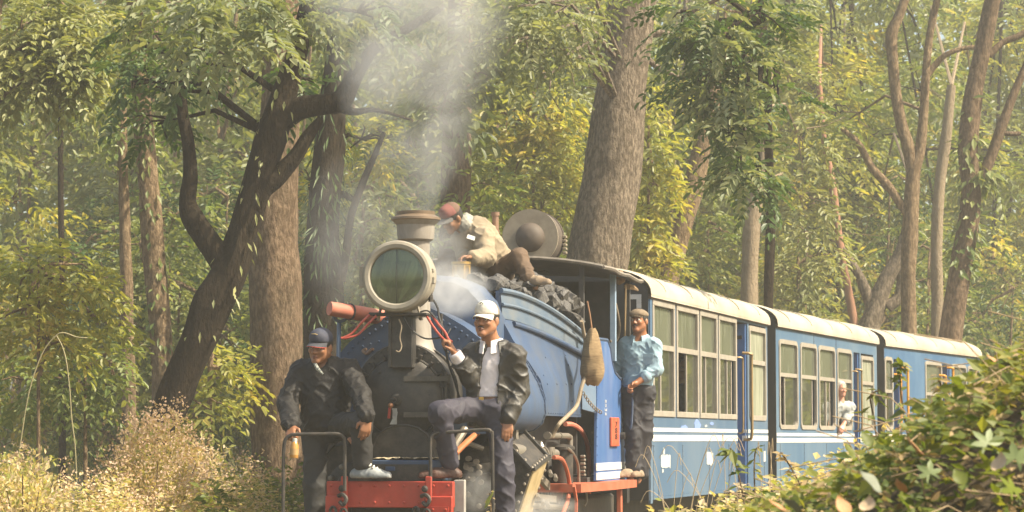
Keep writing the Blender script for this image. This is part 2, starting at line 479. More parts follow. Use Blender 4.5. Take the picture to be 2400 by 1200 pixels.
# front grab rails
def rail(name, pts, r, m, n=8): mb = MB(); mb.tube(spline(pts, 5), r, n); return mb.build(name, m, loco)
Yr = 17.52
rail('grab_rail', [LA(663, 1290, Yr), LA(664, 1150, Yr), LA(666, 1045, Yr), LA(678, 1022, Yr), LA(700, 1018, Yr), LA(760, 1017, Yr), LA(790, 1017, Yr), LA(804, 1024, Yr), LA(808, 1040, Yr), LA(808, 1110, Yr), LA(808, 1150, Yr)], 0.0125, IRON)
rail('grab_rail', [LA(1009, 1175, Yr), LA(1009, 1100, Yr), LA(1009, 1035, Yr), LA(1014, 1020, Yr), LA(1030, 1014, Yr), LA(1080, 1011, Yr), LA(1136, 1007, Yr), LA(1150, 1012, Yr), LA(1154, 1040, Yr), LA(1156, 1300, Yr)], 0.0125, IRON)
# foot steps below the picture carrying the two men
for (px, Yc, zs) in ((742, 17.88, .10), (1190, 17.72, .17)):
    c = LA(px, 1282, Yc); s_ = MB(); s_.box((c.x, c.y, zs - .021), (.34, .34, .04), bev=.006)
    sgn = -1 if px < 900 else 1
    s_.bar((c.x - sgn * .15, c.y + .12, zs - .02), (xl + .05 if sgn < 0 else xr + .0, .10, .45), .05, .02)
    s_.build('foot_step', IRON, loco)

# smokebox, door, hinges
sm = MB(); cz = 1.275
sm.lathe([(0.30, .40), (0.345, .40), (0.352, .41), (0.352, .47), (0.342, .475), (0.342, 1.2)], (0, 0, cz), (0, 1, 0), 56)
sm.lathe([(0.346, .60), (0.356, .60), (0.356, .66), (0.346, .66)], (0, 0, cz), (0, 1, 0), 56)
so = sm.build('smokebox', BLACK, loco)
rv = MB()
for k in range(36):
    a = 2 * math.pi * k / 36; rv.dome((.327 * math.cos(a), .4, cz + .327 * math.sin(a)), FRONT, .009, None, 6, 2)
rv.build('rivet', BLACK, so)['kind'] = 'stuff'
dc = (-0.002, 0.40, cz - .03)
dr = MB(); dr.lathe([(.285, 0.0), (.285, .02), (.278, .03), (.25, .045), (.18, .066), (.1, .078), (1e-5, .082)], dc, FRONT, 48)
do = dr.build('smokebox_door', mat('door_black', (.040, .035, .029), (.058, .05, .042), .38, scale=7, dirt=(.15, .125, .095), dirt_amt=.6, dscale=5, bump=.15, bscale=45), loco)
hg = MB()
for py in (888, 972):
    q0, q1 = LF.U(948, py, .33), LF.U(1048 if py < 900 else 1042, py, .33)
    hg.bar((q0.x, .312, q0.z), (q0.x + (q1.x - q0.x) * .6, .330, q0.z), .026, .036, up=(0, 0, 1)); hg.bar((q0.x + (q1.x - q0.x) * .6, .330, q0.z), (q1.x, .358, q0.z), .026, .034, up=(0, 0, 1)); hg.tube([(q1.x, .37, q0.z - .03), (q1.x, .37, q0.z + .03)], .018, 8)
hg.tube([(q1.x, .37, q0.z - .05), (q1.x, .37, LF.U(948, 888, .33).z + .05)], .011, 6)
hg.build('hinge', mat('hinge_worn', (.075, .065, .052), (.11, .095, .075), .45, metal=.3, scale=14), do)
hg = MB(); hg.tube([(.288 * math.cos(a), .385, dc[2] + .288 * math.sin(a)) for a in [2 * math.pi * k / 48 for k in range(49)]], .010, 6, cap=False); hg.build('door_ring', mat('ring_highlight', (.07, .062, .05), (.035, .032, .028), .45, scale=11), do)  # lighter tone of the door ring paints its highlight
for k in range(10):
    a = math.pi * (.08 + .84 * k / 9); hg = MB(); hg.box((.305 * math.cos(a), .372, dc[2] + .305 * math.sin(a)), (.045, .03, .02), rot=(0, -a, 0), bev=.004); hg.build('door_clamp', IRON, do)
hd = MB(); hc = LF.U(921, 947, .30)
hd.tube([(hc.x, .33, hc.z), (hc.x, .25, hc.z)], .016, 8); hd.tube([(hc.x - .02, .255, hc.z + .02), (hc.x + .035, .25, hc.z + .035)], .013, 8)
hd.lathe([(.04, 0), (.045, .012), (.03, .03), (1e-5, .034)], (hc.x + .02, .325, hc.z + .03), FRONT, 16)
ho = hd.build('door_handle', IRON, do)
hd = MB(); hd.dome((hc.x - .004, .25, hc.z - .01), FRONT, .02, .02, 10, 4); hd.build('brass_knob', mat('copper', (.45, .22, .12), None, .35, metal=.7), do)
hd = MB(); hd.bar((hc.x - .012, .262, hc.z - .02), (hc.x - .02, .262, hc.z - .10), .012, .035, up=(0, 1, 0)); hd.build('red_tag', RED, do)
hd = MB(); hd.loft([[(hc.x + .0 + .014 * math.sin(i), .262 - .012 * math.cos(i * 1.7) * (i / 4), hc.z - .03 - .028 * i) , (hc.x + .035 + .01 * math.sin(i * 1.3), .258, hc.z - .03 - .028 * i)] for i in range(5)]); hd.loft([[(hc.x + .004, .27, hc.z - .03 - .028 * i), (hc.x + .037, .27, hc.z - .03 - .028 * i)] for i in range(5)]); hd.build('rag', mat('rag', (.42, .42, .38), (.3, .3, .27), .9, scale=40), do)
bl = MB()
for (px, py) in ((889, 873), (965, 868), (1005, 925)):
    q = LF.U(px, py, .34); bl.dome((q.x, .352, q.z), FRONT, .014, .012, 8, 3)
bl.build('bolt', BLACK, do)['kind'] = 'stuff'
# dark apron below the door
ap = MB(); poly = []
q = [LF.U(px, py, .3) for px, py in ((868, 1082), (872, 1050), (884, 1022), (905, 1004), (930, 997), (955, 997), (980, 1003), (1000, 1017), (1012, 1042), (1018, 1082))]
ap.prism([(p.x, .30, p.z) for p in q], (0, .03, 0)); ap.box((0, .52, .85), (.46, .4, .3))
ap.tube([(p.x, .30, p.z) for p in q], .009, 6)
ap.build('smokebox_apron', BLACK, loco)

# chimney
cu = 0.64; ch = MB(); cx = LF.U(974, 650, cu).x
def cz_(py): return LF.U(974, py, cu).z
def cr_(w): return w / 2 / (6000 / 18.2)
ch.lathe([(.21, cz_(845)), (.17, cz_(832)), (.135, cz_(815)), (cr_(76), cz_(790)), (cr_(70), cz_(735)), (cr_(66), cz_(600)), (cr_(66), cz_(566))], (cx, cu, 0), (0, 0, 1), 40)
ch.lathe([(cr_(70), cz_(742)), (cr_(80), cz_(740)), (cr_(80), cz_(733)), (cr_(70), cz_(731))], (cx, cu, 0), (0, 0, 1), 40)
co = ch.build('chimney', CHIM, loco)
ch = MB(); ch.lathe([(cr_(64), cz_(568)), (cr_(84), cz_(562)), (cr_(88), cz_(548)), (cr_(90), cz_(528)), (cr_(104), cz_(521)), (cr_(114), cz_(515)), (cr_(112), cz_(511)), (cr_(88), cz_(506)), (cr_(86), cz_(497)), (cr_(72), cz_(497)), (cr_(66), cz_(540))], (cx, cu, 0), (0, 0, 1), 44)
ch.build('chimney_cap', CHIM, co, ang=25)
ch = MB(); ch.lathe([(cr_(103), cz_(519.5)), (cr_(117), cz_(516)), (cr_(117), cz_(511)), (cr_(90), cz_(504)), (cr_(92), cz_(496.5)), (cr_(84), cz_(496))], (cx, cu, 0), (0, 0, 1), 44); ch.build('cap_lip', CHIMCAP, co, ang=25)

# headlight on its column
lq = LF.U(931, 648, .16); hl = MB()
hl.lathe([(.225, .0), (.242, .05), (.243, .16), (.22, .20), (.16, .25), (.1, .27), (1e-5, .275)], (lq.x, .16, lq.z), (0, 1, 0), 48)
hl.box((lq.x, .30, lq.z - .25), (.2, .2, .04)); hl.bar((lq.x - .13, .22, lq.z - .20), (lq.x - .16, .26, lq.z - .30), .015, .015); hl.bar((lq.x + .13, .22, lq.z - .20), (lq.x + .15, .26, lq.z - .30), .015, .015)
ho = hl.build('headlight', RIM, loco)
rm = MB(); rm.lathe([(.196, .0), (.190, -.016), (.200, -.032), (.225, -.036), (.243, -.026), (.251, -.006), (.251, .018), (.246, .028), (.251, .036), (.249, .05), (.236, .052)], (lq.x, .16, lq.z), (0, 1, 0), 56)
rm.box((lq.x - .243, .155, lq.z + .0), (.05, .035, .15), bev=.006); rm.box((lq.x + .253, .17, lq.z - .03), (.03, .03, .05), bev=.005); rm.box((lq.x + .25, .17, lq.z + .04), (.025, .025, .03), bev=.005)
rm.build('rim', RIM, ho)
rf = MB(); rf.lathe([(.205, .0), (.198, .03), (.165, .09), (.12, .135), (.07, .16), (.03, .17), (1e-5, .172)], (lq.x, .16, lq.z), (0, 1, 0), 40); rf.build('reflector', MIRROR, ho)
rf = MB(); rf.lathe([(.026, .06), (.032, .075), (.03, .1), (.022, .12), (.022, .17)], (lq.x, .16, lq.z), (0, 1, 0), 16); rf.build('bulb_holder', mat('bulb_grey', (.3, .28, .22), None, .4), ho)
rf = MB(); rf.lathe([(.050, .125), (.062, .118), (.070, .122), (.066, .14)], (lq.x, .16, lq.z), (0, 1, 0), 32); rf.build('bowl_highlight', BRASS, ho)  # bright ring added as the inner highlight of the lamp bowl
rf = MB(); rf.lathe([(1e-5, .02), (.016, .03), (.022, .048), (.018, .066)], (lq.x, .16, lq.z), (0, 1, 0), 16); rf.build('bulb', mat('bulb_glass', (.6, .58, .45), None, .1), ho)
ln = MB(); ln.lathe([(.197, -.008), (.15, -.018), (.1, -.024), (.05, -.027), (1e-5, -.028)], (lq.x, .16, lq.z), (0, 1, 0), 40); ln.build('lens', LENS, ho)
ln = MB(); ln.tube([(lq.x, .15, lq.z - .195), (lq.x, .128, lq.z), (lq.x, .15, lq.z + .195)], .0028, 5); ln.build('lens_wire', IRON, ho)
sd = MB(); q = LF.U(1003, 692, .30); sd.tube([(q.x - .06, .3, q.z + .01), (q.x + .02, .3, q.z + .01), (q.x + .022, .3, q.z - .045)], .02, 8); sd.build('cable_gland', IRON, ho)
c0, c1 = LF.U(911, 740, .27), LF.U(966, 862, .27)
cl = MB(); cl.box(((c0.x + c1.x) / 2, .33, (c0.z + c1.z) / 2), (c1.x - c0.x, .12, c0.z - c1.z), bev=.006)
cl.box((c0.x + .012, .262, (c0.z + c1.z) / 2), (.02, .02, c0.z - c1.z - .01)); cl.box((c1.x - .012, .262, (c0.z + c1.z) / 2), (.02, .02, c0.z - c1.z - .01))
cl.build('headlight_column', BLACK, loco)
p0, p1 = LF.U(866, 737, .22), LF.U(1002, 741, .22)
pl = MB(); pl.box(((p0.x + p1.x) / 2, .27, p0.z), (p1.x - p0.x, .16, .02), rot=(0, R(0.8), 0), bev=.004)
for px in (880, 905, 985): q = LF.U(px, 745, .2); pl.dome(q, (0, 0, -1), .013, .018, 6, 2)
pl.build('headlight_platform', IRON, loco)
for i, (dx, dy) in enumerate(((0, 0), (13, 6))):
    rail('bent_rail', [LA(866 + dx * 1.2, 738 + dy * .3, 17.82), LA(848 + dx, 755 + dy, 17.8), LA(826 + dx, 780 + dy * .6, 17.8), LA(806 + dx * .6, 791 + dy * .1, 17.8), LA(799, 792, 17.8)], .0085, DULLRED, 6)
    rail('bent_rail', [LA(1000 + dx, 741 - dy * .5, 17.8), LA(1013 + dx, 762 - dy * .6, 17.76), LA(1030 + dx, 785 - dy, 17.74), LA(1045 + dx * .5, 799 - dy * .6, 17.72), LA(1056 + dx * .3, 801, 17.70)], .0085, DULLRED, 6)
rail('cable', [LA(945, 742, 17.8), LA(962, 770, 17.8), LA(992, 792, 17.78), (LA(1022, 793, 17.76)), LA(1045, 786, 17.74), LA(1056, 770, 17.76)], .006, RUBBER, 6)
rail('cable', [LA(970, 738, 17.8), LA(1000, 728, 17.8), LA(1020, 745, 17.78), LA(1042, 775, 17.75), LA(1050, 800, 17.74)], .007, RUBBER, 6)
rail('cable', [LA(1016, 703, 17.85), LA(1026, 722, 17.84), LA(1030, 745, 17.82), LA(1044, 790, 17.76), LA(1048, 840, 17.82), LA(1064, 890, 17.85), LA(1078, 935, 17.9), LA(1086, 960, 17.95)], .008, RUBBER, 6)
rail('cable', [LA(935, 748, 17.78), LA(941, 765, 17.76), LA(937, 790, 17.76), LA(941, 812, 17.76), LA(936, 824, 17.75), LA(928, 822, 17.75)], .005, ROPE, 6)
rail('iron_rod', [LA(1034, 735, 18.0), LA(1036, 780, 18.0), LA(1038, 805, 18.0), LA(1044, 822, 18.02), LA(1050, 826, 18.05)], .009, IRON, 6)
# round faded red pipe at the side of the chimney
pp = MB(); pp.tube([LA(772, 723, 18.15), LA(778, 724, 18.16), LA(845, 735, 18.35), LA(935, 752, 18.6)], .05, 20, rs=[.049, .051, .054, .058]); po = pp.build('red_pipe', PINK, loco)
pp = MB(); q = LA(820, 731, 18.28); pp.lathe([(.057, -.006), (.061, -.006), (.061, .006), (.057, .006)], q, LA(845, 735, 18.35) - LA(778, 724, 18.16), 20); pp.build('strap', IRON, po)
pp = MB(); pp.tube([LA(795, 750, 18.3), LA(794, 800, 18.3), LA(792, 880, 18.3)], .016, 8); pp.tube(spline([LA(781, 733, 18.25), LA(784, 747, 18.25), LA(796, 753, 18.28), LA(808, 749, 18.3), LA(812, 740, 18.3)], 4), .012, 6); pp.build('pipe_bracket', mat('bracket_blue', (.10, .15, .24), None, .5), loco)

# saddle tank: one arched body over the boiler
half = [(0, 1.90), (.1, 1.882), (.2, 1.838), (.35, 1.75), (.49, 1.645), (.6, 1.52), (.685, 1.37), (.732, 1.24), (.738, 1.15), (.712, 1.07), (.65, 1.02), (.55, .995), (.35, .99)]
prof = half + [(-x, z) for x, z in reversed(half[1:])]
tk = MB(); U0, U1 = .79, 1.86
tk.loft([[(x, u, z) for x, z in prof] for u in (U0, U0 + .3, U0 + .6, U1)], closed=True, cap=True)
to = tk.build('saddle_tank', BLUE, loco, ang=40)
rim_ = MB()
for u in (U0, U1 - .012):
    rim_.loft([[(x * k, u + du, 1.2 + (z - 1.2) * k) for x, z in prof[:13]] for k, du in ((1.0, 0), (1.013, 0), (1.013, .022), (1.0, .022))])
    rim_.loft([[(-x * k, u + du, 1.2 + (z - 1.2) * k) for x, z in reversed(prof[:13])] for k, du in ((1.0, 0), (1.013, 0), (1.013, .022), (1.0, .022))])
rim_.build('edge_band', BLUE, to)
rv = MB(); ins = [(x * .94, U0 - .0005, 1.25 + (z - 1.25) * .945) for x, z in prof]
scatter_domes(rv, along(ins[:11], .052) + along(ins[-10:] + ins[:1], .052), FRONT, .0115)
for (x, z) in along([Vector((.735, U1 - .02, 0))], 1) and [(x, z) for x, z in prof[5:11]]:
    pass
for p in along([(x * 1.006, U1 - .03, 1.2 + (z - 1.2) * 1.006) for x, z in half[3:11]], .04): rv.dome(p, (p.x, 0, p.z - 1.3), .008, None, 6, 2)
for px, py in ((850, 812), (868, 806), (888, 800), (905, 815), (1075, 795), (1098, 812)): q = LF.U(px, py, U0 - .001); rv.dome(q, FRONT, .009, None, 6, 2)
rv.build('rivet', BLUE, to)['kind'] = 'stuff'
lug = MB(); q = LF.U(862, 822, U0 - .02); lug.tube(spline([(q.x - .02, U0, q.z + .01), (q.x - .03, U0 - .04, q.z + .0), (q.x, U0 - .05, q.z - .02), (q.x + .03, U0 - .04, q.z + .005), (q.x + .03, U0, q.z + .01)], 4), .012, 8); lug.build('lifting_eye', mat('eye_rust', (.28, .17, .11), None, .6), to)
# bright blue casing behind the chimney
cs = MB(); arcp = [(-.42, 1.70), (-.42, 1.86), (-.37, 1.99), (-.27, 2.10), (-.15, 2.155), (0, 2.17), (.15, 2.155), (.27, 2.10), (.37, 1.99), (.42, 1.86), (.42, 1.70)]
cs.loft([[(x * k, u, 1.7 + (z - 1.7) * k) for x, z in arcp] for u, k in ((1.38, .90), (1.42, .975), (1.47, 1.0), (2.0, 1.0))], cap=True); cs.build('dome_casing', BLUE, loco, ang=40)
# bunker with moulded sides
def bsec(t):
    """section of the right bunker side, t = 0 front .. 1 cab"""
    top = (.385 + .375 * t ** .8, 2.075 - .285 * t ** 1.6); bead = (.40 + .355 * t ** .8, 1.865 - .205 * t ** 1.3)
    return [(.738, 1.13), (.742, 1.25), (.70 + .048 * t, 1.40), (.60 + .15 * t, 1.55 - .03 * t), (.49 + .263 * t, 1.70 - .09 * t), bead, ((top[0] + bead[0]) / 2 + .004, (top[1] + bead[1]) / 2), top]
TT = [i / 12 for i in range(13)]; BU0, BU1 = 1.87, 3.42
bk = MB(); rings = []
for t in TT:
    s_ = bsec(t); u = BU0 + (BU1 - BU0) * t; tp = s_[-1]
    r_ = [(x, u, z) for x, z in s_] + [(tp[0] - .03, u, tp[1]), (tp[0] - .03, u, tp[1] - .10), (-tp[0] + .03, u, tp[1] - .10), (-tp[0] + .03, u, tp[1])] + [(-x, u, z) for x, z in reversed(s_)]
    rings.append(r_)
bk.loft(rings, closed=True, cap=True); ko = bk.build('coal_bunker', BLUE, loco, ang=40)
def bline(f, off): return [Vector((bsec(t)[f][0] + off, BU0 + (BU1 - BU0) * t, bsec(t)[f][1])) for t in TT]
bu = MB(); 
bu.loft([[(x + .006, BU0 + (BU1 - BU0) * t, z) for x, z in bsec(t)[5:]] + [(bsec(t)[7][0] - .032, BU0 + (BU1 - BU0) * t, bsec(t)[7][1] + .004)] for t in TT]); bu.build('upper_panel', BUNKBLUE, ko)
for f, r_, m_ in ((7, .022, BUNKBLUE), (6, .013, BUNKBLUE)):
    q = MB(); q.tube(bline(f, .012), r_, 8); q.build('moulding', m_, ko)
q = MB(); q.tube([p + Vector((.02, 0, -.03)) for p in bline(5, .0)][1:], .021, 10)
for i in (2, 7, 12): p = bline(5, 0)[i]; q.bar(p + Vector((-.01, 0, -.03)), p + Vector((.03, 0, -.03)), .02, .02)
q.build('handrail', BLUE, ko)
rv = MB(); e_ = bline(1, .0005)
for i in range(10):
    pass
for px, py in ((1253, 868), (1243, 832), (1276, 880), (1276, 900), (1291, 900), (1311, 900), (1276, 917), (1276, 845), (1330, 900), (1341, 900), (1341, 880), (1341, 832), (1342, 855), (1341, 940), (1291, 880), (1311, 838)):
    q = LF.V(px, py, .742); q.x = .60 + .0; 
    t = min(1, max(0, (q.y - BU0) / (BU1 - BU0))); s_ = bsec(t)
    for (x0, z0), (x1, z1) in zip(s_, s_[1:]):
        if z0 <= q.z <= z1: q.x = x0 + (x1 - x0) * (q.z - z0) / (z1 - z0)
    rv.dome(q, (1, 0, .2), .011, None, 6, 2)
for t in [i / 16 for i in range(17)]:
    rv.dome((.741, BU0 + .02 + (BU1 - BU0 - .04) * t, 1.15), (1, 0, 0), .008, None, 6, 2)
for z in np.arange(1.2, 1.7, .055):
    x = np.interp(z, [p[1] for p in bsec(.97)], [p[0] for p in bsec(.97)]); rv.dome((x, BU1 - .05, z), (1, 0, 0), .008, None, 6, 2)
rv.build('rivet', BLUE, ko)['kind'] = 'stuff'
# firebox side sheet in shadow below the bunker
fs = MB(); fs.box((.55, 2.85, .87), (.03, 1.9, .56)); fs.box((-.55, 2.85, .87), (.03, 1.9, .56)); fs.box((0, 2.3, 1.0), (1.0, 1.6, .5)); fo = fs.build('firebox_casing', INSIDE, loco)
rv = MB(); 
for z in np.arange(.65, 1.15, .06): rv.dome((.566, LF.V(1387, 1040, .566).y, z), (1, 0, 0), .009, None, 6, 2)
rv.build('rivet', INSIDE, fo)['kind'] = 'stuff'

# cab
SV = .85
side = [LF.V(px, py, SV) for px, py in ((1401, 794), (1424, 797), (1430, 815), (1434, 845), (1441, 872), (1452, 886), (1462, 891), (1466, 900), (1468, 1127), (1397, 1127))]
cb = MB(); cb.prism([(SV, p.y, p.z) for p in side], (-.02, 0, 0)); cbo = cb.build('cab_side', CABBLUE, loco)
q = MB(); q.tube([(SV - .005, p.y, p.z) for p in side[0:8]], .014, 8); q.build('edge_beading', BLUE, cbo)
cb = MB(); cb.prism([(-SV, p.y, p.z) for p in side], (.02, 0, 0)); cb.build('cab_side', CABBLUE, loco)
sy0, sy1 = side[-1].y, side[-2].y
for (py0, py1) in ((1084, 1101), (1106, 1122)):
    za, zb = LF.V(1430, py0, SV).z, LF.V(1430, py1, SV).z
    q = MB(); q.box((SV + .001, (sy0 + sy1) / 2, (za + zb) / 2), (.006, sy1 - sy0 - .01, za - zb)); q.build('white_stripe', WHITE, cbo)
rv = MB()
for z in np.arange(.60, 1.75, .075): rv.dome((SV + .0005, sy0 + .045, z), (1, 0, 0), .009, None, 6, 2)
for z in np.arange(.66, 1.40, .085): rv.dome((SV + .0005, sy1 - .05, z), (1, 0, 0), .009, None, 6, 2)
for y in np.arange(sy0 + .08, sy1 - .05, .09): rv.dome((SV + .0005, y, side[-1].z + .02), (1, 0, 0), .009, None, 6, 2)
rv.build('rivet', CABBLUE, cbo)['kind'] = 'stuff'
# red number plate with raised dark figures set one above the other
n0, n1 = LF.V(1428, 978, SV), LF.V(1446, 1046, SV)
npz, npy = (n0.z + n1.z) / 2, (n0.y + n1.y) / 2
q = MB(); q.box((SV + .012, npy, npz), (.02, n1.y - n0.y, n0.z - n1.z), bev=.004); no = q.build('number_plate', mat('plate_red', (.52, .085, .035), (.6, .14, .07), .45, scale=14), loco)
DIG = mat('plate_black', (.03, .022, .018), None, .6)
def text_part(name, body, parent, M, size, m, ext=.002):
    cu_ = bpy.data.curves.new(name, 'FONT'); cu_.body = body; cu_.size = size; cu_.extrude = ext; cu_.align_x = 'CENTER'; cu_.align_y = 'CENTER'
    tmp = bpy.data.objects.new(name, cu_); me = bpy.data.meshes.new_from_object(tmp); bpy.data.objects.remove(tmp)
    me.materials.clear(); me.materials.append(m); me.transform(M)
    return link(name, me, parent)
RIGHT = Matrix(((0, 0, 1), (1, 0, 0), (0, 1, 0))).to_4x4()        # text plane facing +x
tw = Matrix.Diagonal((3.6, 1, 1, 1))
for i, ch_ in enumerate('788'):
    text_part('figure', ch_, no, Matrix.Translation((SV + .024, npy + .02, npz + .062 - i * .052)) @ RIGHT @ Matrix.Rotation(0, 4, 'Z') @ tw, .066, DIG)
cw = Matrix.Diagonal((1.6, 1, 1, 1))
q0 = LF.V(1420, 955, SV)
for i, (w_, dz) in enumerate((('Std', .05), ('28', .015), ('Load', -.02), ('36.6', -.055))):
    text_part('cab_lettering', w_, cbo, Matrix.Translation((SV + .003, q0.y - .02, q0.z + dz)) @ RIGHT @ cw, .034, WHITE, .0006)
# lighter corner panel between bunker and cab side
z_b = LF.V(1400, 968, SV).z
cp = MB(); ca, cb_ = Vector((.757, BU1 - .05, 0)), Vector((SV, sy0 + .012, 0)); n_ = Vector((.02, -.02, 0))
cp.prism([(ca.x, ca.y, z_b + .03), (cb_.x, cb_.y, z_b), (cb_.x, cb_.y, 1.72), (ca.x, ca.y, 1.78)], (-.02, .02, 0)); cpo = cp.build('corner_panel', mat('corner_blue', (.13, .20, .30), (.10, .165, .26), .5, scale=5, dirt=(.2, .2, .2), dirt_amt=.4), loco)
cp = MB(); cp.prism([(-ca.x, ca.y, z_b + .03), (-cb_.x, cb_.y, z_b), (-cb_.x, cb_.y, 1.72), (-ca.x, ca.y, 1.78)], (.02, .02, 0)); cp.build('corner_panel', BLUE, loco)
# cab floor, rear wall, roof, posts
ib = MB(); ib.box((0, 4.35, .62), (1.6, 2.0, .05)); ib.build('cab_floor', INSIDE, loco)
ib = MB(); ib.box((-.05, 5.32, 1.5), (1.45, .03, 1.7)); ib.box((-.2, 4.9, 1.0), (1.1, .5, .8), bev=.01); ib.build('cab_rear_wall', INSIDE, loco)
ib = MB(); ib.lathe([(.36, 3.4), (.36, 3.75), (1e-5, 3.76)], (0, 0, 1.45), (0, 1, 0), 24); ib.box((0, 3.44, 1.2), (1.4, .03, 1.05)); ib.build('backhead', INSIDE, loco)
rf = MB(); XS = [i / 10 for i in range(-10, 11)]
def roofz(k): return 2.365 + .085 * (1 - abs(k) ** 2.4)
RU0, RU1 = 3.36, 5.48
top = []; 
for u in (RU0, RU0 + .5, RU0 + 1.1, RU1):
    wob = .006 * math.sin(u * 9)
    top.append([(k * .93, u, roofz(k) + wob) for k in XS] + [(k * .93, u, roofz(k) + wob - .028) for k in reversed(XS)])
rf.loft(top, closed=True, cap=True); ro = rf.build('cab_roof', ROOFTIN, loco)
rf = MB(); rf.tube([(k * .932, RU0, roofz(k) - .014) for k in XS], .017, 6); rf.tube([(.93, u, roofz(1) - .012 + .008 * math.sin(u * 7)) for u in np.linspace(RU0, RU1, 9)], .018, 6); rf.tube([(-.93, u, roofz(1) - .012) for u in np.linspace(RU0, RU1, 4)], .018, 6); rf.build('roof_edge', mat('roof_edge', (.24, .21, .17), (.15, .13, .11), .7, scale=20), ro)
q = LF.V(1437, 740, .80)
for sx in (-1, 1):
    po_ = MB(); po_.box((sx * .80, q.y, (1.62 + 2.38) / 2), (.05, .05, .76), bev=.004); po_.build('cab_post', PALEBLUE, loco)
    po_ = MB(); po_.box((sx * .83, 5.27, 1.5), (.05, .05, 1.76)); po_.build('cab_post', INSIDE, loco)
    po_ = MB(); po_.box((sx * .74, BU1 + .03, 2.05), (.04, .04, .68)); po_.build('cab_post', INSIDE, loco)
rail('brass_rod', [LF.V(1466, 668, .86), LF.V(1466, 700, .86), LF.V(1464, 810, .86), LF.V(1463, 890, .86)], .008, mat('dull_brass', (.30, .21, .11), None, .5, metal=.5), 6)
bd = MB(); q0, q1 = LF.V(1470, 672, .84), LF.V(1494, 680, .84); bd.tube([q0, (q0 + q1) / 2 + Vector((0, 0, .01)), q1], .022, 7, rs=[.03, .024, .012]); bd.build('rolled_cloth', mat('brown_cloth', (.30, .19, .09), (.2, .13, .07), .8, scale=30), loco)
bd = MB(); q0 = LF.V(1452, 652, .8); bd.lathe([(.01, -.06), (.05, -.03), (.06, .02), (.03, .06)], q0, (0, .3, 1), 9); bd.build('hanging_bundle', mat('brown_cloth'  , (.3, .19, .09)), loco)
rail('door_handrail', [LF.V(1461, 905, .86), LF.V(1470, 905, .93), LF.V(1481, 912, .95), LF.V(1482, 960, .95), LF.V(1479, 1000, .94), LF.V(1470, 1018, .90), LF.V(1459, 1020, .86)], .011, BLUE, 7)
tub = MB(); q = LF.V(1457, 1021, .86); tub.lathe([(.03, -.03), (.03, .03)], q, (1, 0, 0), 10); tub.build('rail_boss', IRON, loco)
q = LF.V(1470, 1065, .86); hb = MB(); hb.box((q.x, q.y, q.z), (.03, .09, .07), bev=.006); hb.build('door_bracket', BLUE, loco)
# orange footplate and hanger
f0, f1 = LF.V(1332, 1136, .8), LF.V(1490, 1143, .97)
zt = LF.V(1440, 1127, .9).z
fp = MB(); fp.prism([(.5, f0.y, zt), (.90, f0.y, zt), (.98, sy0 + .2, zt), (.98, f1.y, zt), (.5, f1.y, zt)], (0, 0, -.065)); fpo = fp.build('footplate', ORANGE, loco)
fp = MB(); fp.prism([(-.5, f0.y, zt), (-.90, f0.y, zt), (-.98, sy0 + .2, zt), (-.98, f1.y, zt), (-.5, f1.y, zt)], (0, 0, -.065)); fp.build('footplate', ORANGE, loco)
q = LF.V(1452, 1150, .9); fp = MB(); fp.box((.9, q.y, .35), (.04, .075, .36), bev=.005); fp.box((.9, q.y, .16), (.2, .3, .03), bev=.005); fp.build('step_hanger', ORANGE, loco)
q = LF.V(1425, 1175, .8); fp = MB(); fp.box((.62, 4.1, .38), (.2, 2.2, .2), bev=.02); fp.build('ash_pan', IRON, loco)

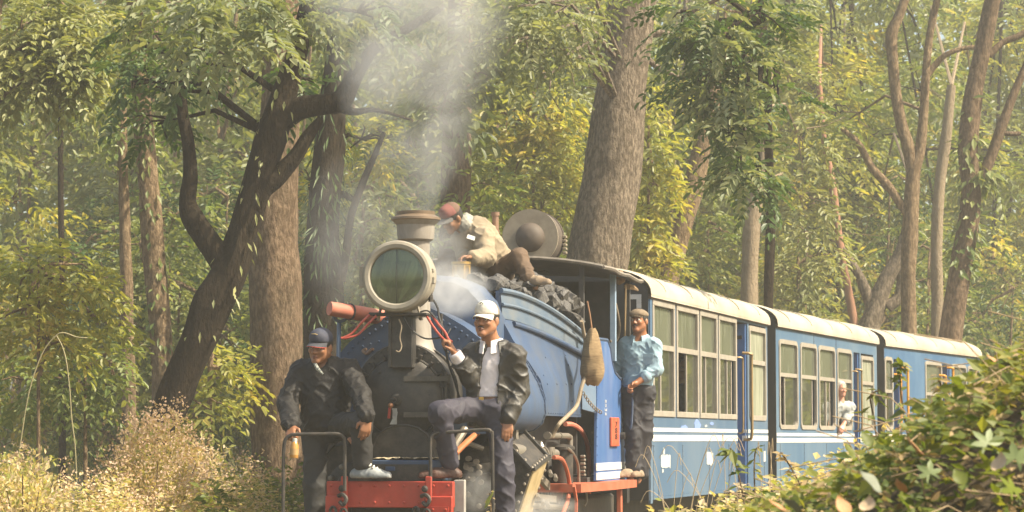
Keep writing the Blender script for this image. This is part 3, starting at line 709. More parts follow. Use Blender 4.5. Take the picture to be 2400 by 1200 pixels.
# cylinders and steam chest, right side traced, left side mirrored
for sx in (1, -1):
    c = MB(); fq = [LF.U(px, py, .92) for px, py in ((1096, 1062), (1120, 1046), (1190, 1044), (1246, 1104), (1214, 1200), (1196, 1290), (1100, 1290), (1092, 1130))]
    c.prism([(sx * p.x, .92, p.z) for p in fq], (0, .62, .09)); cyo = c.build('steam_chest', IRON, loco)
    t_ = MB(); bx = MB()
    a_, b2 = fq[3], fq[4]; off = Vector((0, .62, .09)); out_ = Vector((sx * .012, 0, .004))
    A = [Vector((sx * a_.x, .92, a_.z)), Vector((sx * b2.x, .92, b2.z)), Vector((sx * fq[5].x, .92, fq[5].z))]
    for p, q_ in zip(A, A[1:]): t_.prism([p + off * .04, q_ + off * .04, q_ + off * .96, p + off * .96], out_)
    t_.build('tan_cover', TAN, cyo)
    # bolted lid frame
    T0, T1 = Vector((sx * fq[2].x, .92, fq[2].z)), A[0]
    for p, q_ in ((T0, T1), (T1, T1 + off), (T0 + off, T1 + off)):
        bx.bar(p + Vector((0, 0, .012)), q_ + Vector((0, 0, .012)), .055, .022)
    bx.build('lid_frame', BLACK, cyo)
    bo_ = MB()
    for p, q_ in ((T0, T1), (T1, T1 + off), (T0 + off, T1 + off)):
        for p3 in along([p + Vector((0, 0, .022)), q_ + Vector((0, 0, .022))], .09): bo_.dome(p3, (0, 0, 1), .016, .018, 6, 2)
    for i in range(5): bo_.dome(A[0].lerp(A[1], .1 + i * .22) + Vector((-sx * .02, -.001, 0)), FRONT, .014, .014, 6, 2)
    for i in range(5): bo_.dome(A[0].lerp(A[1], .1 + i * .22) + off + Vector((sx * .01, -.04, 0)), (sx, 0, 0), .014, .02, 6, 2)
    bo_.build('bolt', STEEL, cyo)['kind'] = 'stuff'
    cc = LF.U(1145, 1140, .9); fc = MB()
    fc.lathe([(.17, -.02), (.17, .02), (.15, .03), (.10, .035), (.09, .06), (1e-5, .065)], (sx * cc.x, .90, cc.z), FRONT, 28); fco = fc.build('cylinder_cover', BLACK, loco)
    fb = MB()
    for k in range(8): a = 2 * math.pi * (k + .5) / 8; fb.lathe([(.02, 0), (.02, .035), (.012, .04), (1e-5, .04)], (sx * cc.x + .15 * math.cos(a), .87, cc.z + .15 * math.sin(a)), FRONT, 6)
    fb.build('bolt', STEEL, fco)['kind'] = 'stuff'
# fittings on the steam chest
q = [LF.V(px, py, .66) for px, py in ((1203, 1062), (1258, 1066))]
c = MB(); c.tube([q[0] - Vector((0, .1, -.01)), q[1] + Vector((0, .12, 0))], .062, 18); c.lathe([(.075, 0), (.075, .03)], q[1] + Vector((0, .1, 0)), (0, 1, 0), 18); c.build('steam_pipe', STEEL, loco)
c = MB(); q = LF.V(1205, 1030, .62); c.box((q.x, q.y, q.z), (.06, .05, .2), bev=.01); c.build('oil_box', STEEL, loco); c = MB(); c.tube([LF.U(1075, 1045, .8), LF.U(1100, 1040, .85), LF.U(1132, 1052, .9)], .02, 8); c.build('drain_pipe', STEEL, loco); c = MB(); c.tube([LF.U(1068, 1078, .7), LF.U(1068, 1040, .7), LF.U(1090, 1005, .8)], .03, 10); c.build('drain_pipe', STEEL, loco)
rail('orange_rod', [LA(1068, 1062, 18.1), LA(1090, 1040, 18.2), LA(1135, 1000, 18.4), LA(1160, 980, 18.5)], .022, mat('orange_rod', (.42, .13, .04), (.5, .18, .07), .5, scale=10), 8)
rail('orange_rod', [LA(868, 1090, 18.1), LA(845, 1058, 18.2), LA(815, 1020, 18.4), LA(790, 990, 18.6)], .022, mat('orange_rod', (.42, .13, .04)), 8)
for i, (px, py) in enumerate(((1100, 1075), (1118, 1082), (1105, 1100), (1125, 1108), (1110, 1122), (1095, 1095), (1130, 1130), (1200, 1115))): q = LF.U(px, py, .86); c = MB(); c.tube([q, q + Vector((0, -.05, 0))], .02, 8); c.build('stud', STEEL, loco)
for px, py in ((1104, 1088), (1112, 1112)): q = LF.U(px, py, .86); c = MB(); c.box(q, (.10, .04, .03), bev=.004); c.build('cylinder_bracket', STEEL, loco)
vlv = MB(); q = LF.V(1268, 1052, .68); vlv.lathe([(.03, -.05), (.035, -.02), (.02, 0), (.028, .02), (.012, .05), (1e-5, .055)], q, (0, 0, 1), 12); vlv.tube([q + Vector((0, -.04, -.02)), q + Vector((0, .16, -.02))], .02, 8); vlv.build('valve', mat('bright_steel', (.55, .5, .42), None, .3, metal=.7), loco)
# air pump
q = LF.V(1318, 1085, .70); pm = MB()
pm.lathe([(.085, -.16), (.085, .10), (.10, .105), (.10, .125), (.07, .14), (1e-5, .15)], q, (0, 0, 1), 24); pm.box(q + Vector((.01, 0, -.02)), (.10, .15, .2), bev=.02); pm.build('air_pump', IRON, loco)
pm = MB(); e0, e1, e2 = LF.V(1283, 1021, .70), LF.V(1336, 1022, .70), LF.V(1336, 1050, .70); pm.tube([e0, e0.lerp(e1, .9), e1 + Vector((0, -.005, -.01)), e1.lerp(e2, .35), e2], .024, 10); pm.lathe([(.03, -.015), (.03, .015)], e0.lerp(e1, .5), (0, 1, 0), 12); pm.lathe([(.03, -.015), (.03, .015)], e0, (0, 1, 0), 12); pm.build('pump_elbow', STEEL, loco)
pm = MB(); e0, e1 = LF.V(1286, 1063, .70), LF.V(1302, 1063, .70); pm.tube([e0, e1], .035, 12); pm.tube([e0 + Vector((0, .03, -.04)), e0 + Vector((0, .03, .05))], .042, 12); pm.build('pump_valve', STEEL, loco)
rail('pump_edge', [LF.V(px, py, .78) for px, py in ((1330, 1050), (1345, 1065), (1355, 1090), (1357, 1130))], .012, STEEL, 6)
rail('red_pipe', [LF.V(px, py, .72) for px, py in ((1325, 994), (1342, 995), (1358, 1005), (1370, 1022), (1377, 1045), (1380, 1080), (1380, 1125), (1380, 1158))], .019, PINK, 8)
rail('red_pipe', [LF.V(px, py, .80) for px, py in ((1298, 1072), (1312, 1074), (1322, 1085), (1330, 1108), (1334, 1130), (1334, 1150), (1330, 1175), (1322, 1196), (1315, 1215))], .017, ORANGE, 8)
c = MB(); q = LF.V(1306, 1130, .62); c.lathe([(.17, -.02), (.17, .02), (.14, .03), (1e-5, .03)], q, (1, 0, 0), 28); c.build('red_disc', mat('dark_red', (.22, .035, .02), (.12, .03, .02), .5, scale=8), loco)
c = MB(); q = LF.V(1366, 1090, .76); 
for k in range(6): c.box(q + Vector((0, .02 * (k % 2), .07 - k * .03)), (.04, .05, .022), bev=.005)
c.lathe([(.012, -.2), (.024, -.17), (.022, -.13), (.012, -.1)], q + Vector((.01, .02, -.02)), (0, 0, 1), 10); c.tube(spline([q + Vector((.02, 0, -.15)), q + Vector((.02, .05, -.2)), q + Vector((.02, .05, -.3)), q + Vector((.02, -.05, -.33))], 4), .009, 6); c.build('lubricator', STEEL, loco)
c = MB(); c.bar(LF.V(1345, 1138, .86), LF.V(1351, 1175, .86), .02, .03); c.bar(LF.V(1351, 1175, .86), LF.V(1350, 1205, .86), .02, .03); c.build('brake_hanger', ORANGE, loco)
c = MB(); c.bar(LF.V(1258, 1110, .7), LF.V(1285, 1140, .7), .03, .06); c.bar(LF.V(1250, 1165, .7), LF.V(1300, 1170, .7), .03, .05); c.tube([LF.V(1240, 1185, .7), LF.V(1330, 1190, .7)], .022, 8)
for px, py in ((1258, 1160), (1270, 1172), (1282, 1178), (1300, 1115), (1288, 1105)): c.tube([LF.V(px, py, .74), LF.V(px + 3, py + 9, .78)], .018, 7)
c.build('crosshead', STEEL, loco)
# hemp hose, chain, spring hook on the cab corner
rail('hose', [LF.V(px, py, v) for px, py, v in ((1363, 752, .79), (1372, 800, .80), (1381, 838, .84), (1372, 880, .86), (1362, 910, .84), (1352, 950, .82), (1330, 975, .80), (1312, 992, .78), (1300, 1010, .74), (1294, 1025, .72))], .016, ROPE, 7)
rail('hose', [LF.V(px, py, v) for px, py, v in ((1443, 712, .82), (1449, 740, .83), (1452, 770, .82), (1446, 796, .80), (1430, 800, .78))], .012, ROPE, 6)
c = MB(); ch0, ch1 = LF.V(1364, 922, .80), LF.V(1404, 966, .862)
for i in range(17): link_ring(c, ch0.lerp(ch1, i / 16) + Vector((.012, 0, -.02 * math.sin(math.pi * i / 16))), .011, .0045, (1, 0, 0) if i % 2 else (0, 1, .5), 1.2)
c.build('chain', STEEL, loco)
# brass safety valve, whistle pipe
q = LF.U(1081, 640, 1.98); c = MB(); c.lathe([(.06, -.16), (.06, .03), (.066, .04), (.066, .06), (.075, .065), (.075, .085), (1e-5, .09)], q, (0, 0, 1), 22)
for k in range(6): a = k * math.pi / 3; c.tube([q + Vector((.058 * math.cos(a), .058 * math.sin(a), -.1)), q + Vector((.058 * math.cos(a), .058 * math.sin(a), .06))], .014, 6)
c.build('safety_valve', BRASS, loco)
q = LF.U(1161, 560, 2.9); c = MB(); c.tube([(q.x, 2.9, 1.8), (q.x, 2.9, LF.U(1161, 505, 2.9).z)], .027, 10); c.lathe([(.034, 0), (.034, .03)], (q.x, 2.9, LF.U(1161, 506, 2.9).z), (0, 0, 1), 12); c.build('whistle_pipe', mat('rust_pipe', (.26, .15, .09), (.2, .12, .08), .7, scale=20), loco)
# round lamp on the cab roof, seen from behind
rl = LF.U(1244, 557, 4.75); c = MB()
c.lathe([(1e-5, -.115), (.05, -.11), (.09, -.09), (.118, -.055), (.125, -.012), (.13, -.004), (.225, .0), (.243, .012), (.243, .26), (.252, .262), (.252, .30), (.243, .30), (1e-5, .30)], (rl.x, 4.72, rl.z), (0, 1, 0), 48); rlo = c.build('roof_lamp', LAMPBACK, loco)
c = MB(); c.lathe([(.243, -.006), (.247, -.006), (.247, .02), (.243, .02)], (rl.x, 4.72, rl.z), (0, 1, 0), 48)
for k in range(5): c.box((rl.x + .26, 4.98, rl.z + .02 - k * .035), (.035, .06, .022), bev=.004)
c.build('lamp_band', mat('lamp_band', (.30, .25, .18), (.22, .18, .13), .5, scale=12), rlo)
c = MB(); c.box((rl.x, 4.87, rl.z - .26), (.24, .2, .07)); c.build('lamp_foot', LAMPBACK, rlo)
# ------------------------------------------------------------------ the three coaches
CB = {1: mat('coach_blue_a', (0.053, 0.106, 0.182), (0.068, 0.128, 0.207), 0.5, scale=1.6, dirt=(0.15, 0.18, 0.205), dirt_amt=0.6, dscale=1.6, stretch=(1, 1, 0.35), bump=.05, bscale=8),
      2: mat('coach_blue_b', (0.054, 0.115, 0.197), (0.071, 0.137, 0.22), 0.5, scale=1.8, dirt=(0.15, 0.20, 0.235), dirt_amt=0.5, dscale=1.8, stretch=(1, 1, 0.35), bump=.05, bscale=8),
      3: mat('coach_blue_c', (0.038, 0.105, 0.215), (0.05, 0.122, 0.235), 0.45, scale=1.8, dirt=(0.15, 0.24, 0.32), dirt_amt=0.45, dscale=1.8, stretch=(1, 1, 0.35))}
DOORBLUE = mat('door_blue', (0.055, 0.12, 0.30), (0.07, 0.15, 0.34), 0.5, scale=5)
ROOFW = mat('roof_canvas', (0.46, 0.41, 0.325), (0.36, 0.31, 0.24), 0.8, scale=2.2, dirt=(0.28, 0.23, 0.16), dirt_amt=0.65, dscale=2.0, bump=.15, bscale=9, stretch=(1, .6, 1))
ALU = mat('window_alu', (0.36, 0.325, 0.27), (0.29, 0.26, 0.215), 0.5, metal=0.15, scale=9, dirt=(0.26, 0.21, 0.15), dirt_amt=0.4)
GUTTER = mat('gutter_brown', (0.10, 0.065, 0.04), (0.07, 0.05, 0.035), 0.7, scale=12)
ENDBLACK = mat('end_black', (0.028, 0.028, 0.028), (0.04, 0.038, 0.035), 0.6, scale=5)
RAILBRASS = mat('rail_brass', (0.36, 0.24, 0.10), (0.28, 0.19, 0.09), 0.4, metal=0.5, scale=15)
RAILYEL = mat('rail_yellow', (0.75, 0.33, 0.02), (0.70, 0.30, 0.03), 0.45, scale=15)
PANE_UP = glass_mat('pane_dusty_refl', (.50, .55, .46), (0.20, 0.215, 0.155), 0.46, 0.12, .10)
PANE_LO = glass_mat('pane_clean', (.62, .68, .58), (0.20, 0.21, 0.155), 0.16, 0.16, .02)
PANE_PALE = glass_mat('pane_pale', (.6, .66, .58), (0.34, 0.35, 0.265), 0.72, 0.1, .2)
FLOORB = mat('coach_inside', (0.06, 0.06, 0.055), (0.09, 0.085, 0.07), 0.8, scale=4)
SEATC = mat('seat_cloth', (0.05, 0.08, 0.12), (0.07, 0.1, 0.14), 0.8, scale=9)

class Coach:
    def __init__(s, k, x, y, ang, L, label):
        s.k = k; s.F = Frame(x - .92 * math.cos(ang), y + .92 * math.sin(ang), ang); s.L = L; s.v = .92
        s.root = empty('railway_coach', label=label, cat='coach', group='coaches of the blue train'); s.F.put(s.root)
        s.m = CB[k]; s.zb, s.ze = .40, 2.265
    def S(s, px): return s.F.V(px, 1000, s.v).y                    # position along the side of a photo column
    def Z(s, px, py): return s.F.V(px, py, s.v).z
    def openings(s, ops, zlo, zhi):
        """ops: list of (s0, s1, kind); builds the near side with its openings, the far side, ends, floor, roof."""
        v = s.v; body = MB(); th = .05; L = s.L
        door = [(a, b) for a, b, k in ops if k == 'door']
        # lower panels between doors
        xs = [0.0] + [q for d in door for q in d] + [L]
        for a, b in zip(xs[::2], xs[1::2]):
            body.box((v - th / 2, (a + b) / 2, (s.zb + zlo) / 2), (th, b - a, zlo - s.zb))
        body.box((v - th / 2, L / 2, (zhi + s.ze) / 2), (th, L, s.ze - zhi))
        edges = sorted(ops); cur = 0.0
        for a, b, k in edges + [(L, L, 'end')]:
            if a - cur > .01: body.box((v - th / 2, (a + cur) / 2, (zlo + zhi) / 2), (th, a - cur, zhi - zlo))
            cur = b
        so = body.build('side_wall', s.m, s.root, flat=True)
        tr = MB()
        for a, b, k in edges:                                      # raised pillars beside windows
            pass
        for zz, hh in ((s.ze - .015, .035),): tr.box((v + .006, L / 2, zz), (.03, L + .02, hh))
        tr.build('gutter', GUTTER, s.root)  # dark gutter strip, its tone also paints the shadow line under the roof
        # far side
        fb = MB(); fb.box((-v + th / 2, L / 2, (s.zb + zlo) / 2), (th, L, zlo - s.zb)); fb.box((-v + th / 2, L / 2, (zhi + s.ze) / 2), (th, L, s.ze - zhi))
        n = max(3, int(L / 1.0))
        for i in range(n + 1): fb.box((-v + th / 2, .04 + (L - .08) * i / n, (zlo + zhi) / 2), (th, .09, zhi - zlo))
        fb.build('side_wall', s.m, s.root, flat=True)
        fl = MB(); fl.box((0, L / 2, s.zb + .06), (2 * v - .1, L - .02, .06)); fl.build('coach_floor', FLOORB, s.root)
        for u, sg in ((.0, -1), (L, 1)):
            e = MB(); pr = [(v * math.copysign(abs(math.cos(a)) ** .6, math.cos(a)), s.ze + .25 * math.sin(a) ** .8) for a in [math.pi * i / 14 for i in range(15)]]
            e.prism([(-v, u, s.zb), (v, u, s.zb)] + [(x, u, z) for x, z in pr], (0, sg * .012, 0))
            e.box((0, u + sg * .07, 1.35), (.8, .12, 1.75)); e.box((0, u + sg * .1, .45), (1.5, .1, .14))
            e.build('end_wall', ENDBLACK, s.root, flat=True)
        # roof: arched, canvas covered, with slight sags and seams
        rf = MB(); rings = []; nseg = 40
        for i in range(nseg + 1):
            u = -.03 + (L + .06) * i / nseg; sag = .010 * math.sin(u * 2.3 + s.k) + .005 * math.sin(u * 7.1)
            endk = 1 - .05 * max(0, (abs(i - nseg / 2) - nseg / 2 + 1.2))
            ring = []
            for j in range(21):
                a = math.pi * j / 20; c_, s_ = math.cos(a), math.sin(a)
                x = (v + .035) * math.copysign(abs(c_) ** .62, c_); z = s.ze + (.275 * s_ ** .82 + sag * s_) * endk
                ring.append((x, u, z))
            rings.append(ring)
        rf.loft(rings); rf.loft([[(x, u, z - .02) for x, u, z in reversed(r_)] for r_ in (rings[0], rings[-1])])
        ro = rf.build('roof', ROOFW, s.root, ang=50)
        sm_ = MB()
        for uu in [L * (i + .5) / 5 for i in range(5)]:
            sm_.tube([((v + .038) * math.copysign(abs(math.cos(a)) ** .62, math.cos(a)), uu, s.ze + .279 * math.sin(a) ** .82) for a in [math.pi * j / 20 for j in range(1, 20)]], .006, 5)
        sm_.build('roof_seam', ROOFW, ro)
        # underframe and bogies
        un = MB(); un.box((0, L / 2, .33), (1.3, L - .2, .12)); un.build('underframe', IRON, s.root)
        for u in (1.1, L - 1.1):
            bg_ = MB(); bg_.box((.45, u, .3), (.06, 1.1, .12)); bg_.box((-.45, u, .3), (.06, 1.1, .12)); bgo = bg_.build('bogie', IRON, s.root)
            for du in (-.4, .4):
                w = MB()
                for sx in (-.31, .31): w.lathe([(.2, -.04), (.23, -.03), (.21, .03), (.17, .03), (1e-5, .02)], (sx, u + du, .22), (math.copysign(1, sx), 0, 0), 20)
                w.tube([(-.31, u + du, .22), (.31, u + du, .22)], .03, 8); w.build('wheelset', IRON, bgo)
        return so
    def stripes(s, zs, skip, so):
        L = s.L; cuts = [0.0] + [q for d in skip for q in d] + [L]
        for z0, z1 in zs:
            m = MB()
            for a, b in zip(cuts[::2], cuts[1::2]): m.box((s.v + .001, (a + b) / 2, (z0 + z1) / 2), (.006, b - a - .004, z1 - z0))
            m.build('white_stripe', WHITE, so)
    def window(s, a, b, z0, z1, zm, slide=None, fw=.055, rad=.0, up=PANE_UP, lo=PANE_LO, open_from=None):
        """frame bars with an upper fixed pane and lower sliding panes; slide = photo-like position (0..1) of the sash bar; open_from: the part of the lower half left open"""
        v = s.v; f = MB(); p = .012
        if rad:
            n = 6; outer = []; inner = []
            for (cx, cz, q0) in ((b - rad, z1 - rad, 0), (a + rad, z1 - rad, 90), (a + rad, z0 + rad, 180), (b - rad, z0 + rad, 270)):
                for i in range(n + 1):
                    t = R(q0 + 90 * i / n); outer.append((cx + rad * math.cos(t), cz + rad * math.sin(t)))
                    ri = max(.005, rad - fw); inner.append((cx + (ri if rad > fw else .005) * math.cos(t) , cz + ri * math.sin(t)))
            f.loft([[(v - .02, y, z) for y, z in outer], [(v + p, y, z) for y, z in outer], [(v + p, y, z) for y, z in inner], [(v - .02, y, z) for y, z in inner]], closed=True)
        else:
            for (c0, d0) in (((v - .004, (a + b) / 2, z1 - fw / 2), (.034, b - a, fw)), ((v - .004, (a + b) / 2, z0 + fw / 2), (.034, b - a, fw)), ((v - .004, a + fw / 2, (z0 + z1) / 2), (.033, fw, z1 - z0 - 2 * fw)), ((v - .004, b - fw / 2, (z0 + z1) / 2), (.033, fw, z1 - z0 - 2 * fw))):
                f.box(c0, d0, bev=.004)
        f.box((v - .005, (a + b) / 2, zm), (.026, b - a - 2 * fw, fw * .9))
        fo = f.build('window', ALU, s.root)
        ai, bi = a + fw, b - fw
        q = MB(); q.box((v - .022, (a + b) / 2, (zm + z1) / 2), (.006, bi - ai + .01, z1 - zm - fw + .01)); q.build('pane', up, fo)
        zz, hh = (z0 + zm) / 2, zm - z0 - fw
        if slide is None:
            q = MB(); q.box((v - .022, (a + b) / 2, zz), (.006, bi - ai + .01, hh)); q.build('pane', lo, fo)
        else:
            m_ = ai + (bi - ai) * slide
            r_ = open_from if open_from else (None, None)
            if r_[0] != 'left': q = MB(); q.box((v - .026, (ai + m_) / 2, zz), (.006, m_ - ai, hh)); q.build('pane', lo, fo)
            if r_[0] == 'right': e_ = ai + (bi - ai) * r_[1]
            else: e_ = bi
            q = MB(); q.box((v - .018, (m_ + e_) / 2, zz), (.006, e_ - m_, hh)); q.build('pane', lo, fo)
            q = MB(); q.box((v - .018, m_, zz), (.016, .035, hh)); 
            if r_[0] == 'right': q.box((v - .018, e_, zz), (.016, .03, hh))
            q.build('sash', ALU, fo)
        return fo
    def doorway(s, a, b, z1, dark=DOORBLUE):
        v = s.v; d = MB()
        d.box((v - .30, b - .02, (s.zb + z1) / 2), (.56, .04, z1 - s.zb - .02)); d.box((v - .30, a + .02, (s.zb + z1) / 2), (.56, .04, z1 - s.zb - .02)); d.box((v - .56, (a + b) / 2, (s.zb + z1) / 2), (.03, b - a - .09, z1 - s.zb - .02))
        d.build('doorway', dark, s.root)
    def handrail(s, px, py0, py1, m, r=.013, stand=.07):
        y = s.S(px); z0, z1 = s.Z(px, py0), s.Z(px, py1)
        q = MB(); q.tube(spline([(s.v, y - .06, z0), (s.v + stand, y - .03, z0 - .01), (s.v + stand, y, z0 - .07), (s.v + stand, y, (z0 + z1) / 2), (s.v + stand, y, z1 + .06), (s.v + stand * .6, y, z1), (s.v, y, z1)], 4), r, 7); q.build('handrail', m, s.root)

# nearest coach
C1 = Coach(1, 1.243, 23.3, R(16.1), 5.95, 'nearest blue coach, wide square windows, black end wall with a white 1')
ws = [(1529, 1581), (1585, 1637), (1640, 1681), (1684, 1726)]
W = [(C1.S(a), C1.S(b)) for a, b in ws]; D = (C1.S(1728), C1.S(1753)); W5 = (C1.S(1756), C1.S(1795))
zl, zh = 1.19, 2.215
so = C1.openings([(a, b, 'win') for a, b in W] + [(*D, 'door'), (*W5, 'win')], zl, zh)
sl_ = [(.42, None), (.52, ('left', 0)), (.40, None), (.55, ('right', .82))]
for (a, b), (m_, op) in zip(W, sl_): C1.window(a, b, zl - .03, zh + .02, 1.805, m_, open_from=op)
C1.window(*W5, zl - .03, zh - .02, 1.80, None, rad=.07, up=PANE_PALE, lo=PANE_PALE)
C1.doorway(*D, zh)
C1.stripes(((1.022, 1.058), (.935, .992)), [D], so)
for zz in ((1.022, 1.058), (.935, .992)): st = MB(); st.box((C1.v - .03, D[1] - .045, sum(zz) / 2), (.05, .012, zz[1] - zz[0])); st.build('white_stripe', WHITE, so)
C1.handrail(1743, 828, 1030, RAILBRASS, .017, .09); C1.handrail(1731, 838, 1015, RAILBRASS, .010, .05)
lt = MB(); y = C1.S(1524); lt.box((C1.v + .002, y, 1.3), (.02, .09, 1.86)); lt.build('corner_post', C1.m, so)
bl = MB(); q = C1.F.V(1733, 787, C1.v); bl.box((C1.v - .10, D[1] - .045, q.z), (.10, .02, .04)); bl.build('door_catch', ENDBLACK, C1.root)
# white figure 1 on the black end wall, made of two strokes
qa, qb, qc = C1.F.U(1497, 700, -.02), C1.F.U(1484, 705, -.02), C1.F.U(1497, 780, -.02)
o1 = MB(); o1.box((qa.x, -.014, qa.z - .16), (.045, .006, .40)); o1.box((qa.x - .055, -.014, qa.z + .018), (.065, .006, .045)); o1.build('number_one', WHITE, C1.root)
eb = MB(); eb.box((.50, -.05, 1.35), (.03, .07, 1.8)); eb.build('gangway_edge', ENDBLACK, C1.root)
# flaking white paint and blue scuffs on the panel
def paint_bits(C, items, m, name):
    for polys in items:
        q = MB()
        for poly in polys: q.prism([(C.v + .0005, C.S(px), C.Z(px, py)) for px, py in poly], (.003, 0, 0))
        q.build(name, m, so)
rr = random.Random(12)
def flakes(x0, x1, y0, y1, n):
    """a worn white patch made of separate vertical flakes"""
    xs_ = np.linspace(x0, x1, n + 1); return [[(a + .2, y0 + rr.uniform(-2, 3)), (b + .25, y0 + rr.uniform(-2, 3)), (b + .25, y1 + rr.uniform(-4, 2)), (a + .2, y1 + rr.uniform(-4, 2))] for a, b in zip(xs_, xs_[1:])]
for args in ((1548, 1570, 1066, 1097, 6), (1553.5, 1557, 1050, 1067, 1), (1550.5, 1554, 1097, 1110, 1), (1655, 1670, 1060, 1090, 5), (1788.5, 1793, 1056, 1085, 1), (1651, 1657, 996, 1001, 2)):
    paint_bits(C1, [flakes(*args)], mat('flaked_white', (.50, .50, .48), (.26, .32, .38), .7, scale=26, lo=.5, hi=.62), 'paint_patch')
SC_ = mat('scuff_blue', (.16, .24, .55), (.2, .3, .52), .6, scale=30)
rr = random.Random(5)
for cx_, cy_, rx_, ry_ in ((1603, 1003, 8, 7), (1634, 996, 8, 12), (1668, 993, 5, 4)):
    paint_bits(C1, [[[(cx_ + rx_ * math.cos(a) * rr.uniform(.7, 1.2), cy_ + ry_ * math.sin(a) * rr.uniform(.7, 1.2)) for a in [2 * math.pi * i / 11 for i in range(11)]]]], SC_, 'scuff')
ln_ = MB(); y = C1.S(1543); ln_.box((C1.v, y, .50), (.004, .008, .2)); ln_.build('panel_joint', ENDBLACK, so)

# middle coach
C2 = Coach(2, 3.03, 29.4, R(19.4), 5.85, 'middle blue coach, rounded window frames, grey haired passenger leaning out')
W = [(C2.S(a), C2.S(b)) for a, b in ((1826, 1870), (1876, 1915), (1919, 1958), (1962, 1997))]; D = (C2.S(2002), C2.S(2016)); W5 = (C2.S(2019), C2.S(2048))
zl, zh = 1.09, 2.09
so = C2.openings([(a, b, 'win') for a, b in W] + [(*D, 'door'), (*W5, 'win')], zl, zh)
for (a, b), (m_, op) in zip(W, ((.34, ('left', 0)), (.08, ('right', .80)), (.50, ('right', .74)), (.40, ('left', 0)))): C2.window(a, b, zl - .02, zh + .02, 1.70, m_, fw=.05, rad=.10, open_from=op)
C2.window(*W5, zl - .02, zh - .03, 1.70, None, fw=.05, rad=.08, up=PANE_PALE, lo=PANE_PALE)
C2.doorway(*D, zh + .10)
C2.stripes(((.99, 1.025), (.915, .965)), [D], so)
C2.handrail(2008, 866, 1010, RAILBRASS, .014); C2.handrail(1999, 870, 1010, RAILBRASS, .010)
ve = MB(); ve.box((.1, 1.3, 2.545), (.3, .3, .05), bev=.01); ve.build('roof_vent', GUTTER, C2.root)
pj = MB()
for px in (1909, 1961): pj.box((C2.v + .0005, C2.S(px), 2.17), (.004, .012, .15))
pj.build('panel_joint', ENDBLACK, so)

# farthest coach
C3 = Coach(3, 5.16, 35.5, R(23.8), 5.6, 'farthest blue coach with yellow door handrails, half hidden by the bank')
W = [(C3.S(a), C3.S(b)) for a, b in ((2074, 2093), (2169, 2208), (2232, 2266), (2269, 2296))]; Ds = [(C3.S(2096), C3.S(2113)), (C3.S(2210), C3.S(2227))]
zl, zh = 1.09, 2.08
so = C3.openings([(a, b, 'win') for a, b in W] + [(*d, 'door') for d in Ds], zl, zh)
for (a, b) in W: C3.window(a, b, zl - .02, zh + .02, 1.62, None, fw=.05, rad=.10)
for d in Ds: C3.doorway(*d, zh + .12)
C3.stripes(((.99, 1.025), (.915, .965)), Ds, so)
for px, py in ((2099, 878), (2116, 862), (2205, 880), (2223, 862)): C3.handrail(px, py, 1005, RAILYEL, .019, .08)
for C in (C1, C2, C3):                                            # joints and rivets of the side sheets
    sw = [o for o in C.root.children if o.name.startswith('side_wall')][0]; rv = MB()
    for f in (.03, .24, .45, .62, .96):
        y = C.L * f; pj = MB(); pj.box((C.v + .0008, y, .65), (.004, .007, .50)); pj.build('panel_joint', mat('joint_dark', (.05, .065, .085), None, .7), sw)
        for z in np.arange(.44, .90, .05): rv.dome((C.v + .0005, y + .03, z), (1, 0, 0), .006, None, 5, 2)
    for y in np.arange(.06, C.L, .09): rv.dome((C.v + .0005, y, .43), (1, 0, 0), .006, None, 5, 2)
    rv.build('rivet', C.m, sw)['kind'] = 'stuff'
for C in (C1, C2, C3):                                            # bench seats inside
    n = 5
    for i in range(n):
        y = .5 + (C.L - 1.4) * i / (n - 1)
        st = MB(); st.box((-.1, y, .85), (1.3, .4, .1), bev=.02); st.box((-.1, y + .2, 1.1), (1.3, .08, .5), bev=.02); st.box((-.1, y, .62), (1.2, .3, .36)); st.build('bench_seat', SEATC, C.root)
# ------------------------------------------------------------------ people: smooth blended bodies meshed from distance fields
_tab = np.random.default_rng(11).random((32, 32, 32)).astype(np.float32)
def vnoise(P):
    P = np.asarray(P, dtype=np.float64); i = np.floor(P).astype(int); f = P - i; f = f * f * (3 - 2 * f); i &= 31; j = (i + 1) & 31
    def T(a, b, c): return _tab[a[..., 0], b[..., 1], c[..., 2]]
    x, y, z = f[..., 0], f[..., 1], f[..., 2]
    c00 = T(i, i, i) * (1 - x) + T(j, i, i) * x; c10 = T(i, j, i) * (1 - x) + T(j, j, i) * x
    c01 = T(i, i, j) * (1 - x) + T(j, i, j) * x; c11 = T(i, j, j) * (1 - x) + T(j, j, j) * x
    return (c00 * (1 - y) + c10 * y) * (1 - z) + (c01 * (1 - y) + c11 * y) * z

V3 = lambda p: np.array([p[0], p[1], p[2]], dtype=np.float64)
def unit(v): v = V3(v); return v / np.linalg.norm(v)

